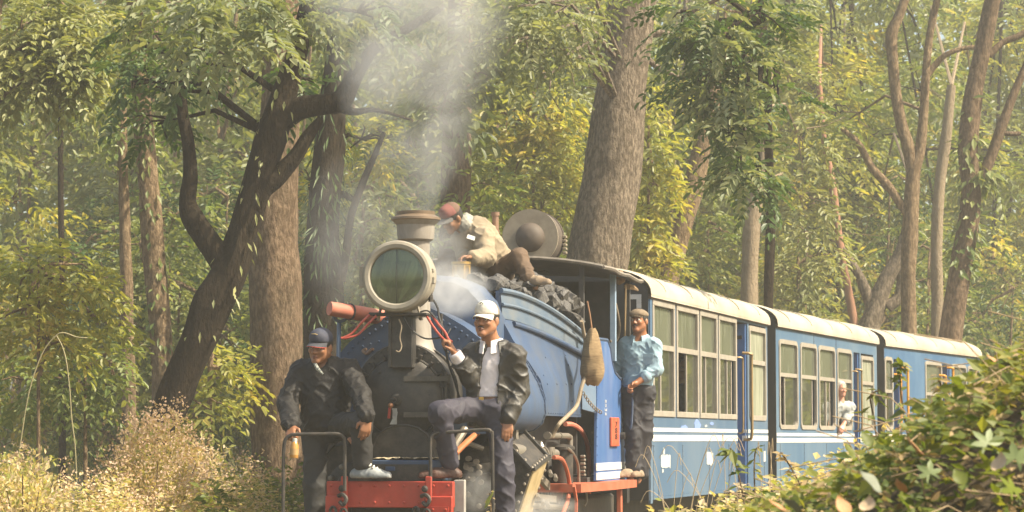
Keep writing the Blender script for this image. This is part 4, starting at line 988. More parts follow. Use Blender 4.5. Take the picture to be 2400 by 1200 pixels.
class Sdf:
    def __init__(s): s.p = []
    def rc(s, a, b, ra, rb, k=.02, n=None, fl=1.0, op='+'):
        """rounded cone from a to b; n, fl flatten it along direction n."""
        a, b = V3(a), V3(b); n_ = unit(n) if n is not None else None
        m = max(ra, rb) / min(1.0, fl)
        def fn(P):
            Q = P - a; d = b - a
            if n_ is not None:
                Q = Q + (fl - 1) * (Q @ n_)[..., None] * n_; d = d + (fl - 1) * (d @ n_) * n_
            L2 = max(d @ d, 1e-9); t = np.clip((Q @ d) / L2, 0, 1)
            D = np.sqrt(((Q - t[..., None] * d) ** 2).sum(-1)) - (ra + (rb - ra) * t)
            return D / (fl ** .5) if n_ is not None else D
        s.p.append((fn, np.minimum(a, b) - m, np.maximum(a, b) + m, k, op)); return s
    def el(s, c, rad, ax, k=.02, op='+'):
        """ellipsoid; ax: three unit rows for the radii."""
        c = V3(c); A = np.array([V3(q) for q in ax]); r = np.array(rad); m = max(rad)
        def fn(P):
            q = (P - c) @ A.T; k0 = np.sqrt(((q / r) ** 2).sum(-1)); k1 = np.sqrt(((q / (r * r)) ** 2).sum(-1)) + 1e-9
            return k0 * (k0 - 1) / k1
        s.p.append((fn, c - m, c + m, k, op)); return s
    def cut(s, p, n, k=.004):
        """keep the side that n points away from"""
        p, n = V3(p), unit(n)
        s.p.append((lambda P: (P - p) @ n, None, None, k, '&')); return s
    def sub(s, o, k=.004): s.p.append((o, None, None, k, 'sdf-')); return s
    def grid(s, h):
        lo = np.min([q[1] for q in s.p if q[4] == '+'], 0) - .03; hi = np.max([q[2] for q in s.p if q[4] == '+'], 0) + .03
        n = np.ceil((hi - lo) / h).astype(int) + 1
        return lo, n
    def field(s, lo, n, h):
        D = np.full(tuple(n), 1.0, dtype=np.float32)
        X = [lo[i] + h * np.arange(n[i]) for i in range(3)]
        for fn, a, b, k, op in s.p:
            if a is None: i0 = np.zeros(3, int); i1 = np.array(n)
            else:
                i0 = np.clip(np.floor((a - k - 2.5 * h - lo) / h).astype(int), 0, n); i1 = np.clip(np.ceil((b + k + 2.5 * h - lo) / h).astype(int) + 1, 0, n)
                if (i1 <= i0).any(): continue
            sl = tuple(slice(i0[q], i1[q]) for q in range(3)); d0 = D[sl]
            if op == 'sdf-':
                d1 = fn.field(lo, n, h)
            else:
                P = np.stack(np.meshgrid(*[X[q][sl[q]] for q in range(3)], indexing='ij'), -1); d1 = fn(P).astype(np.float32)
            if op == '+':
                t = np.clip(.5 + .5 * (d0 - d1) / k, 0, 1); D[sl] = d0 * (1 - t) + d1 * t - k * t * (1 - t)
            else:
                if op in ('-', 'sdf-'): d1 = -d1
                t = np.clip(.5 - .5 * (d0 - d1) / k, 0, 1); D[sl] = d0 * (1 - t) + d1 * t + k * t * (1 - t)
        return D
    def mesh(s, h):
        lo, n = s.grid(h); D = s.field(lo, n, h)
        S = D < 0; N_ = D.shape
        c = S[:-1, :-1, :-1].astype(np.int8)
        for dx, dy, dz in ((1, 0, 0), (0, 1, 0), (0, 0, 1), (1, 1, 0), (1, 0, 1), (0, 1, 1), (1, 1, 1)):
            c = c + S[dx:N_[0] - 1 + dx, dy:N_[1] - 1 + dy, dz:N_[2] - 1 + dz]
        act = np.argwhere((c > 0) & (c < 8)); idx = np.full(c.shape, -1, dtype=np.int64); idx[tuple(act.T)] = np.arange(len(act))
        pos = np.zeros((len(act), 3)); cnt = np.zeros(len(act))
        cs = [(0, 0, 0), (1, 0, 0), (0, 1, 0), (1, 1, 0), (0, 0, 1), (1, 0, 1), (0, 1, 1), (1, 1, 1)]
        val = [D[act[:, 0] + q[0], act[:, 1] + q[1], act[:, 2] + q[2]] for q in cs]
        for a in range(8):
            for b in range(a + 1, 8):
                if sum(abs(cs[a][q] - cs[b][q]) for q in range(3)) != 1: continue
                m = (val[a] < 0) != (val[b] < 0)
                t = val[a][m] / (val[a][m] - val[b][m])
                pos[m] += np.array(cs[a]) + t[:, None] * (np.array(cs[b]) - np.array(cs[a])); cnt[m] += 1
        V = lo + h * (act + pos / cnt[:, None]); F = []
        for ax in range(3):
            o1, o2 = (ax + 1) % 3, (ax + 2) % 3
            sa = [slice(None)] * 3; sb = [slice(None)] * 3; sa[ax] = slice(0, -1); sb[ax] = slice(1, None)
            A_, B_ = S[tuple(sa)], S[tuple(sb)]
            e = np.argwhere(A_ != B_); e = e[(e[:, o1] > 0) & (e[:, o2] > 0) & (e[:, o1] < N_[o1] - 1) & (e[:, o2] < N_[o2] - 1)]
            fl = A_[tuple(e.T)]
            q = []
            for d1, d2 in ((1, 1), (0, 1), (0, 0), (1, 0)):
                w = e.copy(); w[:, o1] -= d1; w[:, o2] -= d2; q.append(idx[tuple(w.T)])
            q = np.stack(q, 1); q[~fl] = q[~fl][:, ::-1]; F.append(q)
        F = np.concatenate(F); return V, F[(F >= 0).all(1)]

def vert_normals(V, F):
    n = np.cross(V[F[:, 2]] - V[F[:, 0]], V[F[:, 3]] - V[F[:, 1]]); N_ = np.zeros_like(V)
    for k in range(4): np.add.at(N_, F[:, k], n)
    return N_ / (np.linalg.norm(N_, axis=1)[:, None] + 1e-12)

def sdf_part(name, s, m, root, h=.009, fold=0.0, ffreq=(14, 14, 7), fine=0.0, ao=None, mfun=None):
    V, F = s.mesh(h)
    if fold:
        N_ = vert_normals(V, F)
        q = V + .035 * np.stack([vnoise(V * 9 + 3), vnoise(V * 9 + 9), vnoise(V * 9 + 17)], -1)
        rot = np.array([[.80, 0, .60], [0, 1, 0], [-.60, 0, .80]]); rot2 = np.array([[.75, .2, -.63], [0, .95, .3], [.66, 0, .75]])
        fr = np.array(ffreq) * np.array([.9, .9, 2.0])
        r = 1 - 2 * np.abs(vnoise((q @ rot) * fr) - .5); r2 = 1 - 2 * np.abs(vnoise((q @ rot2) * fr * 1.7 + 5) - .5); amp = .35 + 1.3 * vnoise(V * 5 + 2)
        V = V + N_ * (((r ** 4 - .3) * fold * .8 + (r2 ** 4 - .3) * fold * .5) * amp)[:, None]
    V = V - V3(root.location)
    return fast_mesh(name, V, F, m, root, smooth=True, midx=mfun(V[F].mean(1) + V3(root.location)) if mfun else None)

SKIN = {}
def skin(name, c, c2): return mat(name, c, c2, 0.45, scale=18, bump=.05, bscale=120)

def head_sdf(s, c, f, u, k=1.0, chub=1.0):
    """skull, jaw, nose, sockets, lips, ears; returns the axes"""
    c, f = V3(c), unit(f); r = unit(np.cross(f, V3(u))); u = np.cross(r, f); A = (r, f, u)
    P = lambda x, y, z: c + k * (r * x + f * y + u * z)
    s.el(P(0, -.012, .033), (.074 * k, .094 * k, .088 * k), A, .02)
    s.el(P(0, .032, -.035), (.060 * k * chub, .055 * k, .066 * k), A, .03)
    for g in (-1, 1):
        s.rc(P(g * .052 * chub, .0, -.055), P(g * .016, .066, -.103), .022 * k * chub, .018 * k, .03 * k)
        s.el(P(g * .036, .066, -.028), (.024 * k * chub, .02 * k, .02 * k), A, .02 * k)
        s.rc(P(g * .018, .083, .020), P(g * .046, .066, .017), .009 * k, .008 * k, .012 * k)
    s.el(P(0, .074, -.103), (.022 * k, .018 * k, .017 * k), A, .02 * k)
    s.rc(P(0, .084, .012), P(0, .106, -.034), .009 * k, .013 * k, .010 * k)
    for g in (-1, 1): s.el(P(g * .014, .093, -.038), (.010 * k, .012 * k, .009 * k), A, .006 * k)
    for g in (-1, 1): s.el(P(g * .032, .094, -.001), (.017 * k, .013 * k, .010 * k), A, .010 * k, '-')
    s.el(P(0, .083, -.064), (.025 * k, .013 * k, .0065 * k), A, .006 * k)
    s.el(P(0, .081, -.078), (.021 * k, .013 * k, .0075 * k), A, .006 * k)
    s.rc(P(-.022, .096, -.0705), P(.022, .096, -.0705), .0025 * k, .0025 * k, .004 * k, op='-')
    for g in (-1, 1):
        s.el(P(g * .078, -.012, -.012), (.010 * k, .020 * k, .032 * k), (unit(r + f * .25 * g), unit(f - r * .25 * g), u), .008 * k)
    return P, A

def hand_sdf(s, w, d, nrm, t, curl=.35, k=1.0, grip=False, thumb=.9):
    """w wrist, d pointing direction, nrm palm normal, t towards the thumb"""
    w, d = V3(w), unit(d); t = unit(V3(t) - d * (V3(t) @ d)); nrm = np.cross(t, d) * np.sign(np.cross(t, d) @ V3(nrm))
    bases = [(.030, .088, .070), (.010, .094, .080), (-.010, .090, .073), (-.029, .080, .057)]
    for tx, dy, L in bases:
        b = w + k * (t * tx + d * dy); s.rc(w + t * tx * .55 * k + d * .008, b, .015 * k, .0115 * k, .014)
        p = b; ang = curl * .9
        for j, fr in enumerate((.42, .33, .25)):
            q = p + k * L * fr * (d * math.cos(ang) + nrm * math.sin(ang)); s.rc(p, q, (.0105 - .001 * j) * k, (.0098 - .0012 * j) * k, .003); p = q; ang += curl * (1.25 if j == 0 else .8)
    p = w + k * (t * .022 + d * .022); q = p + k * .044 * unit(t * thumb + d * .75 + nrm * .35); s.rc(p, q, .015 * k, .011 * k, .012)
    z = q + k * .03 * unit(d * .9 + t * .1 + nrm * (.7 if curl > .8 else .25)); s.rc(q, z, .0115 * k, .0085 * k, .004)

def eyes(root, P, A, k, hairm, brow=True, look=0.0):
    WH = mat('eye_white', (.62, .58, .52), None, .3); IR = mat('eye_dark', (.02, .013, .01), None, .2)
    for g in (-1, 1):
        c = P(g * .032, .0765, -.001) - V3(root.location); m = MB()
        m.lathe([(1e-5, -.012 * k), (.0085 * k, -.0085 * k), (.012 * k, 0), (.0085 * k, .0085 * k), (1e-5, .012 * k)], c, A[1], 12, 0)
        m.dome(c + A[1] * .0098 * k + A[0] * .002 * look, A[1], .0062 * k, .003 * k, 8, 2, 1); m.build('eye', [WH, IR], root)
    if brow:
        for g in (-1, 1):
            m = MB(); m.tube([P(g * .014, .0925, .019) - V3(root.location), P(g * .032, .087, .025) - V3(root.location), P(g * .05, .071, .018) - V3(root.location)], .004 * k, 6, rs=[.0035 * k, .0045 * k, .0025 * k]); m.build('eyebrow', hairm, root)

def moustache(root, P, k, m_, w=.03, th=.006):
    m = MB(); o = V3(root.location); m.tube([P(-w, .084, -.060) - o, P(-w * .5, .095, -.053) - o, P(0, .098, -.050) - o, P(w * .5, .095, -.053) - o, P(w, .084, -.060) - o], th * k, 7, rs=[th * .5 * k, th * k, th * .9 * k, th * k, th * .5 * k]); m.build('moustache', m_, root)

LIPS = mat('lips', (.20, .075, .05), (.16, .06, .04), .5, scale=30)
def lips(root, P, k):
    o = V3(root.location); m = MB(); m.tube([P(-.022, .086, -.069) - o, P(-.010, .096, -.066) - o, P(0, .097, -.067) - o, P(.010, .096, -.066) - o, P(.022, .086, -.069) - o], .004 * k, 6, rs=[.002 * k, .004 * k, .0035 * k, .004 * k, .002 * k])
    m.tube([P(-.020, .085, -.073) - o, P(-.008, .094, -.077) - o, P(.008, .094, -.077) - o, P(.020, .085, -.073) - o], .005 * k, 6, rs=[.002 * k, .0052 * k, .0052 * k, .002 * k]); m.build('lips', LIPS, root)
def hair_part(root, P, A, k, m_, low=-.045, front=.035, g=.006, top=True):
    s = Sdf(); s.el(P(0, -.014, .034), ((.074 + g) * k, (.094 + g) * k, (.088 + g) * k), A, .01)
    s.el(P(0, -.05, -.02), (.066 * k, .05 * k, .05 * k), A, .03)
    s.cut(P(0, front, 0), A[1] - A[2] * .45, .006); s.cut(P(0, 0, low), -A[2] - A[1] * .0, .008)
    return sdf_part('hair', s, m_, root, .006, .004, (60, 60, 60))

def cap_part(root, P, A, k, crown_m, brim_m, edge_m=None, tip=.0, back_m=None, size=1.0, name='cap'):
    """baseball cap: panelled crown, curved peak, button"""
    r, f, u = A; o = V3(root.location); s = Sdf(); g = size
    s.el(P(0, -.012, .048), (.084 * k * g, .104 * k * g, .088 * k * g), A, .01); s.el(P(0, .05, .075), (.055 * k * g, .04 * k * g, .05 * k * g), A, .03)
    s.cut(P(0, 0, .034), -u + f * .05, .006)
    mf = None
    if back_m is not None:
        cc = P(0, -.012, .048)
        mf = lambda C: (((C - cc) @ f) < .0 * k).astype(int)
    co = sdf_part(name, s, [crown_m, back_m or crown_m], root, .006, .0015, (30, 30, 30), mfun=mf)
    b = MB(); rows = []; n = 12
    for j in range(6):
        row = []
        for i in range(n + 1):
            a = -1.15 + 2.3 * i / n; R0 = .088 + .072 * (j / 5) * (max(0.0, math.cos(a * 1.18)) ** .55)
            x = math.sin(a) * (.080 + .004 * j / 5 * math.cos(a)); y = -.01 + math.cos(a) * R0 + (.012 if j else 0) * (j / 5)
            z = .040 - .022 * (x / .08) ** 2 * (j / 5) - .020 * (j / 5) * (1 + tip)
            row.append(P(x * g, y * g, z) - o)
        rows.append(row)
    b.loft(rows); b.loft([[p - u * .005 * k for p in r_] for r_ in reversed(rows)]); b.loft([rows[-1], [p - u * .005 * k for p in rows[-1]]], mi=1)
    b.build('peak', [brim_m, edge_m or brim_m], co, ang=60)
    m = MB(); m.dome(P(0, -.012, .134 * g) - o, u, .008 * k, None, 8, 2); m.build('button', crown_m, co)
    return co

def shoe_part(root, ankle, d, L, upper, sole, z0, high=.07, name='shoe', w=.046):
    """shoe on the height z0 pointing along d (horizontal)"""
    a = V3(ankle); d = unit((d[0], d[1], 0)); s = Sdf(); n_ = np.array([0, 0, 1.0])
    heel = np.array([a[0], a[1], z0]) - d * .05; toe = heel + d * L
    s.rc(heel + n_ * .045, heel + d * L * .55 + n_ * .045, .040, .046, .02); s.rc(heel + d * L * .5 + n_ * .042, toe - d * .03 + n_ * .036, .044, .032, .03)
    s.rc(heel + d * .045 + n_ * .05, a + n_ * high * .4, .044, .043, .03)
    s.cut((0, 0, z0 + .022), (0, 0, -1), .003)
    up = sdf_part(name, s, upper, root, .007, .003, (30, 30, 30))
    q = Sdf(); q.rc(heel + n_ * .012, heel + d * L * .5 + n_ * .012, .045, .050, .02); q.rc(heel + d * L * .5 + n_ * .012, toe - d * .032 + n_ * .016, .050, .038, .03)
    q.cut((0, 0, z0 + .028), (0, 0, 1), .003); q.cut((0, 0, z0 + .001), (0, 0, -1), .003)
    sdf_part('sole', q, sole, up, .008); return up

def body_sdf(J, f, thick=1.0):
    """nude body under the clothes: torso, arms, legs (J: joints by name)"""
    s = Sdf(); f = unit(f); t = thick
    s.rc(V3(J['pel']) * 1.0, V3(J['chest']), .125 * t, .145 * t, .04, f, 1.35)
    s.rc(J['sl'], J['sr'], .055, .055, .05)
    s.rc(J['chest'], J['neck'], .09, .06, .05)
    for a in 'lr':
        s.rc(J['s' + a], J['e' + a], .050 * t, .040 * t, .03); s.rc(J['e' + a], J['w' + a], .040 * t, .027 * t, .015)
        s.rc(J['h' + a], J['k' + a], .080 * t, .055 * t, .04); s.rc(J['k' + a], J['a' + a], .054 * t, .036, .02)
        s.rc(V3(J['a' + a]), V3(J['a' + a]) + unit(J['f' + a]) * .06 - np.array([0, 0, .07]), .034, .022, .02)
    return s

def garment(J, f, o, thick=1.0, arms=True, low=None, sleeve=1.0, fl=1.3):
    """loose upper garment around the joints; o = ease"""
    s = Sdf(); f = unit(f)
    hem = V3(low if low is not None else J['pel'])
    s.rc(hem, V3(J['chest']), .135 * thick + o, .148 * thick + o, .04, f, fl)
    s.rc(J['sl'], J['sr'], .058 + o * .6, .058 + o * .6, .06)
    s.rc(J['chest'], V3(J['neck']) - np.array([0, 0, .02]), .10 + o * .5, .055 + o * .4, .05)
    if arms:
        for a in 'lr':
            e, w = V3(J['e' + a]), V3(J['w' + a]); w2 = e + (w - e) * sleeve
            s.rc(J['s' + a], e, .060 * thick + o * .7, .050 + o * .7, .035); s.rc(e, w2, .049 + o * .7, .040 + o * .6, .02)
            s.cut_arm = None
    return s

def trousers(J, o=.012, wide=.058, top=None):
    s = Sdf(); mid = (V3(J['hl']) + V3(J['hr'])) / 2
    s.rc(V3(J['hl']), V3(J['hr']), .10, .10, .05); s.rc(mid, V3(J['pel']) + np.array([0, 0, .05]), .11, .12, .05, None)
    for a in 'lr':
        k, an = V3(J['k' + a]), V3(J['a' + a])
        s.rc(J['h' + a], k, .092 + o * .3, .066 + o * .5, .04); s.rc(k, an - (an - k) * .02, .066 + o * .5, wide, .03)
    return s

HAIRB = mat('hair_black', (.018, .015, .013), (.03, .025, .02), .5, scale=60)
ZU = np.array([0, 0, 1.0])
def PJ(**k): return {n: (at(*v) if not isinstance(v, Vector) else v) for n, v in k.items()}

# man in the black jacket on the left step
JA = PJ(pel=(764, 985, 17.96), chest=(762, 893, 17.98), neck=(762, 848, 17.96), sl=(706, 872, 18.0), sr=(816, 868, 17.94), el=(673, 945, 17.90), wl=(684, 1000, 17.66), er=(846, 930, 17.70), wr=(861, 980, 17.49),
        hl=(738, 1000, 17.98), hr=(786, 1000, 17.94), kl=(738, 1140, 17.93), al=(736, 1282, 17.92), kr=(846, 990, 17.58), ar=(850, 1086, 17.63))
JA['fl'], JA['fr'] = (-.2, -1, 0), (1, -.25, 0)
fA = (-.16, -1, 0)
pa = empty('person', (JA['al'].x, JA['al'].y, .10), 'man in dark cap and black jacket, sneaker up on the red beam, bottle in hand', 'person')
SKA = skin('skin_a', (.30, .135, .065), (.25, .11, .052))
s = body_sdf(JA, fA)
P_, A_ = head_sdf(s, at(751, 811, 17.90), (-.40, -.90, -.16), (.05, -.12, 1), .95, 1.12)
s.rc(JA['neck'] - Vector((0, 0, .03)), P_(0, -.03, -.07), .062, .056, .03)
hand_sdf(s, JA['wl'], at(678, 1030, 17.55) - JA['wl'], (.3, .6, 0), (1, -.6, .3), 1.0, 1.0)
hand_sdf(s, JA['wr'], at(851, 1040, 17.47) - JA['wr'], (-.3, .9, 0), (-1, -.3, 0), .42, 1.0)
sdf_part('body', s, SKA, pa, .007)
eyes(pa, P_, A_, .95, HAIRB); lips(pa, P_, .95); hair_part(pa, P_, A_, .95, HAIRB)
NAVY = mat('cap_navy', (.035, .04, .065), (.05, .052, .075), .8, scale=30); NAVYP = mat('peak_grey', (.045, .046, .058), (.035, .036, .046), .8, scale=30)
co = cap_part(pa, P_, A_, .95, NAVY, NAVYP, mat('peak_red', (.45, .05, .03), None, .7))
em = MB(); o = V3(pa.location)
em.tube([P_(-.024, .091, .098) - o, P_(-.004, .095, .102) - o, P_(.03, .087, .099) - o], .0035, 6, rs=[.002, .0045, .002]); em.build('emblem', mat('gold_thread', (.45, .33, .15), None, .6), co)
JKT = mat('nylon_black', (.015, .0135, .012), (.022, .019, .017), .66, scale=4, bump=.35, bscale=30, spec=.35)
s = garment(JA, fA, .030, 1.02, sleeve=.93, low=JA['pel'] + Vector((0, 0, -.0)))
s.rc(JA['pel'] - Vector((0, 0, .04)), JA['pel'] + Vector((0, 0, .12)), .172, .165, .03, fA, 1.25)
s.cut(JA['pel'] - Vector((0, 0, .075)), (.03, 0, -1)); s.cut(JA['neck'] + Vector((.0, -.03, .03)), (-.05, .0, 1))
s.el(P_(0, -.03, -.10) + V3((0, -.03, -.02)), (.052, .06, .07), (np.array([1., 0, 0]), np.array([0, 1., 0]), ZU), .01, '-')
jk = sdf_part('jacket', s, JKT, pa, .008, .017, (11, 11, 8))
def collar(root, parent, neck, f, m, r=.07, h=.045, gap=.5, lean=.014, th=.008, name='collar', down=.02):
    """stand-and-fall collar round the neck with a gap in front"""
    f = unit(f); rr_ = unit(np.cross(f, ZU)); n = 18; o = V3(root.location); c = V3(neck); q = MB(); R_ = []
    for i in range(n + 1):
        a = gap + (2 * math.pi - 2 * gap) * i / n; dirv = f * math.cos(a) + rr_ * math.sin(a); front = max(0, math.cos(a))
        b0 = c + dirv * r; R_.append([b0 - ZU * (.012 + .012 * front) - o, b0 + dirv * .002 + ZU * (h - .02 * front) - o, b0 + dirv * (lean + .012) + ZU * (h - .012 - .02 * front) - o, b0 + dirv * (lean + .03) - ZU * (down + .045 * front) - o, b0 + dirv * (lean + .022) - ZU * (down + .045 * front) - o, b0 + dirv * (lean + .004) + ZU * (.01 - .02 * front) - o])
    q.loft(R_, closed=True, cap=True); return q.build(name, m, parent, ang=50)
collar(pa, jk, JA['neck'] + Vector((-.006, -.01, -.005)), fA, JKT, .072, .045, .55)
q = MB(); o = V3(pa.location); c0 = V3(at(758, 866, 17.78)); q.tube([V3(at(737, 850, 17.86)) - o, V3(at(744, 864, 17.81)) - o, V3(at(757, 877, 17.79)) - o], .013, 8, rs=[.012, .014, .007]); q.build('scarf', mat('check_scarf', (.36, .36, .30), (.10, .11, .11), .9, scale=55, lo=.45, hi=.55), pa)
TRA = mat('trouser_black', (.022, .021, .021), (.032, .03, .028), .75, scale=5, bump=.15, bscale=60)
s = trousers(JA, .016, .068); s.cut(JA['pel'] + Vector((0, 0, .09)), (0, 0, 1)); s.cut(JA['ar'] + Vector((0, 0, .0)), (.15, 0, -1)) if False else None
tr_ = sdf_part('trousers', s, TRA, pa, .009, .012, (10, 10, 7))
SNK = mat('sneaker_grey', (.36, .37, .36), (.22, .24, .25), .55, scale=14); SNS = mat('sneaker_sole', (.60, .52, .38), (.5, .42, .3), .6, scale=20)
zb_ = bt + .0
sh = shoe_part(pa, JA['ar'], (1, -.22), .255, SNK, SNS, zb_, .06)
q = MB(); a = V3(JA['ar']) - o
for i in range(4): q.tube([a + np.array([.05 + i * .022, -.062 + .008 * i, -.02 - .012 * i]), a + np.array([.058 + i * .022, -.03, -.004 - .012 * i]), a + np.array([.06 + i * .022, .0, -.018 - .012 * i])], .006, 5)
q.build('lace', mat('lace_white', (.7, .68, .62), None, .8), sh)
shoe_part(pa, JA['al'], (-.2, -1), .255, SNK, SNS, .10, .06)
q = MB(); w, e = V3(JA['wr']), V3(JA['er']); d = unit(w - e); q.lathe([(.036, -.012), (.039, 0), (.036, .012)], w - d * .002 - o, d, 18); q.build('watch_strap', mat('watch_steel', (.6, .58, .52), None, .3, metal=.7), pa)
# the bottle he holds
bc = at(690, 1052, 17.52); bo = empty('bottle', (bc.x, bc.y, bc.z), 'small amber bottle hanging from the hand of the man in black jacket', 'bottle')
q = MB(); q.lathe([(.027, -.062), (.030, -.055), (.030, .02), (.022, .04), (.016, .05)], (0, 0, 0), (0.05, 0, 1), 18); q.build('glass_body', mat('amber', (.42, .20, .045), (.5, .28, .08), .25, scale=10), bo)
q = MB(); q.lathe([(.0165, .045), (.0165, .072), (1e-5, .074)], (0, 0, 0), (0.05, 0, 1), 14); q.build('cap', mat('cap_white', (.6, .58, .5), None, .5), bo)
q = MB(); q.lathe([(.0305, -.04), (.0305, .0)], (0, 0, 0), (0.05, 0, 1), 18); q.build('label', mat('bottle_label', (.46, .3, .12), (.38, .22, .09), .6, scale=25), bo)

# man in the leather jacket on the right step
JB = PJ(pel=(1143, 945, 17.84), chest=(1156, 858, 17.84), neck=(1154, 806, 17.82), sl=(1114, 830, 17.88), sr=(1204, 834, 17.76), el=(1104, 884, 17.78), wl=(1066, 828, 17.70), er=(1216, 912, 17.80), wr=(1192, 980, 17.70),
        hl=(1120, 955, 17.84), hr=(1166, 960, 17.80), kl=(1032, 968, 17.54), al=(1054, 1086, 17.64), kr=(1180, 1108, 17.72), ar=(1190, 1258, 17.75))
JB['fl'], JB['fr'] = (-1, -.2, 0), (-.15, -1, 0)
fB = (-.34, -.94, 0)
pb = empty('person', (JB['ar'].x, JB['ar'].y, .17), 'man in white cap and open black leather jacket, one foot on the red beam', 'person')
SKB = skin('skin_b', (.36, .165, .085), (.30, .135, .068))
s = body_sdf(JB, fB)
P_, A_ = head_sdf(s, at(1140, 749, 17.74), (-.42, -.90, .0), (.03, -.03, 1), .98, 1.06)
s.rc(JB['neck'] - Vector((0, 0, .03)), P_(0, -.03, -.07), .062, .058, .03)
hand_sdf(s, JB['wl'], at(1050, 795, 17.69) - JB['wl'], (-.6, -.2, -.2), (-.3, -.9, .3), 1.05, 1.0)
hand_sdf(s, JB['wr'], at(1186, 1040, 17.66) - JB['wr'], (.1, .9, 0), (-1, 0, 0), .22, 1.0)
sdf_part('body', s, SKB, pb, .007)
eyes(pb, P_, A_, .98, HAIRB); moustache(pb, P_, .98, HAIRB, .027, .0038); lips(pb, P_, .98); hair_part(pb, P_, A_, .98, HAIRB)
CREAM = mat('cap_cream', (.66, .62, .53), (.58, .54, .46), .85, scale=25)
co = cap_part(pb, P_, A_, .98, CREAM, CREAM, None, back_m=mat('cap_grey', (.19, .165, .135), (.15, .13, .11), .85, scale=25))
o = V3(pb.location); em = MB(); em.tube([P_(-.012, .089, .108) - o, P_(.0, .092, .118) - o, P_(.012, .09, .108) - o], .004, 6); em.build('emblem', mat('emblem_dark', (.12, .14, .12), None, .7), co)
LEA = mat('leather_black', (.022, .019, .015), (.036, .031, .024), .36, scale=6, dirt=(.07, .06, .045), dirt_amt=.55, dscale=12, bump=.2, bscale=38, spec=.6)
SHI = mat('shirt_white', (.80, .73, .73), (.72, .65, .65), .8, scale=8, bump=.12, bscale=30)
s = garment(JB, fB, .010, .98, sleeve=.99, low=JB['pel'] + Vector((0, 0, .0)))
s.cut(JB['pel'] - Vector((0, 0, .05)), (0, 0, -1)); s.el(P_(0, -.02, -.12), (.05, .06, .06), A_, .01, '-'); s.cut(V3(JB['wl']) + unit(JB['wl'] - JB['el']) * .004, JB['wl'] - JB['el'])
sh = sdf_part('shirt', s, SHI, pb, .008, .007, (16, 16, 6))
s = garment(JB, fB, .034, 1.0, sleeve=.96, low=JB['pel'] + Vector((.02, 0, -.02)))
s.rc(JB['pel'] - Vector((-.03, 0, .15)), JB['pel'] + Vector((.02, 0, .1)), .165, .168, .03, fB, 1.25)
s.cut(JB['pel'] - Vector((0, 0, .175)), (-.12, 0, -1)); s.cut(JB['neck'] + Vector((0, 0, .015)), (0, 0, 1)); 
wl_, el_ = V3(JB['wl']), V3(JB['el']); s.cut(el_ + (wl_ - el_) * .72, wl_ - el_)
wd = Sdf(); 
for a_, b2, ra, rb in (((1146, 800), (1138, 850), .066, .076), ((1138, 850), (1131, 950), .076, .080), ((1131, 950), (1118, 1040), .080, .13)): wd.rc(at(*a_, 17.60), at(*b2, 17.60), ra, rb, .01, (.25, .97, 0), .36)
wd.rc(at(1080, 985, 17.62), at(1075, 1040, 17.62), .10, .14, .02, (.25, .97, 0), .5)
s.sub(wd); jk = sdf_part('jacket', s, LEA, pb, .008, .013, (11, 11, 7))
collar(pb, jk, JB['neck'] + Vector((.0, .0, -.012)), fB, LEA, .085, .045, .75, .018, .012)
collar(pb, sh, JB['neck'] + Vector((-.005, -.012, -.002)), fB, mat('collar_white', (.76, .72, .72), None, .75), .066, .042, .30, .008, name='shirt_collar', down=.028)
q = MB(); bz = V3(JB['pel']); rr_ = unit(np.cross(unit(fB), ZU))
q.loft([[bz + unit(fB) * .127 * math.cos(a) + rr_ * .165 * math.sin(a) + ZU * dz - o for a in [2 * math.pi * i / 28 for i in range(29)]] for dz in (.012, .045)]); bl_ = q.build('belt', mat('belt_brown', (.10, .045, .02), (.07, .035, .02), .4, scale=20), pb)
q = MB(); c = bz + unit(fB) * .130 + ZU * .028 - o; q.box(c, (.034, .010, .026), bev=.004); q.build('buckle', BRASS, bl_)
TRB = mat('trouser_navy', (.030, .027, .042), (.042, .038, .055), .7, scale=5, bump=.12, bscale=60)
s = trousers(JB, .014, .062); s.cut(JB['pel'] + Vector((0, 0, .035)), (0, 0, 1))
sdf_part('trousers', s, TRB, pb, .008, .013, (11, 11, 6))
BOOT = mat('boot_brown', (.085, .035, .02), (.06, .028, .018), .55, scale=12, bump=.2, bscale=50); BOOTS = mat('boot_sole', (.10, .075, .055), None, .7)
shoe_part(pb, JB['al'], (-1, -.2), .27, BOOT, BOOTS, zb_, .12); shoe_part(pb, JB['ar'], (-.15, -1), .27, BOOT, BOOTS, .17, .12)

# driver leaning out of the cab door
YC = 22.18
JC = PJ(pel=(1493, 905, YC), chest=(1499, 832, YC), neck=(1500, 792, YC), sl=(1468, 808, YC + .04), sr=(1533, 810, YC - .06), el=(1449, 868, YC + .1), wl=(1462, 912, YC + .12), er=(1537, 866, YC - .10), wr=(1490, 899, YC - .18),
        hl=(1480, 918, YC), hr=(1508, 918, YC), kl=(1484, 1015, YC - .04), al=(1486, 1108, YC - .02), kr=(1510, 1013, YC), ar=(1503, 1110, YC + .05))
JC['fl'], JC['fr'] = (-.7, -.7, 0), (-.5, -.8, 0)
fC = (-.25, -.97, 0)
pc = empty('person', (JC['al'].x, JC['al'].y, zt), 'man in light blue shirt and flat cap leaning out of the cab door', 'person')
SKC = skin('skin_c', (.33, .135, .06), (.27, .105, .045))
s = body_sdf(JC, fC, .95)
P_, A_ = head_sdf(s, at(1498, 752, YC - .05), (-.50, -.86, .10), (.02, .1, 1), .87, .96)
s.rc(JC['neck'] - Vector((0, 0, .03)), P_(0, -.03, -.07), .056, .05, .03)
hand_sdf(s, JC['wr'], at(1470, 912, YC - .22) - JC['wr'], (-.2, .5, -.8), (-.2, -.8, .5), .95, .95)
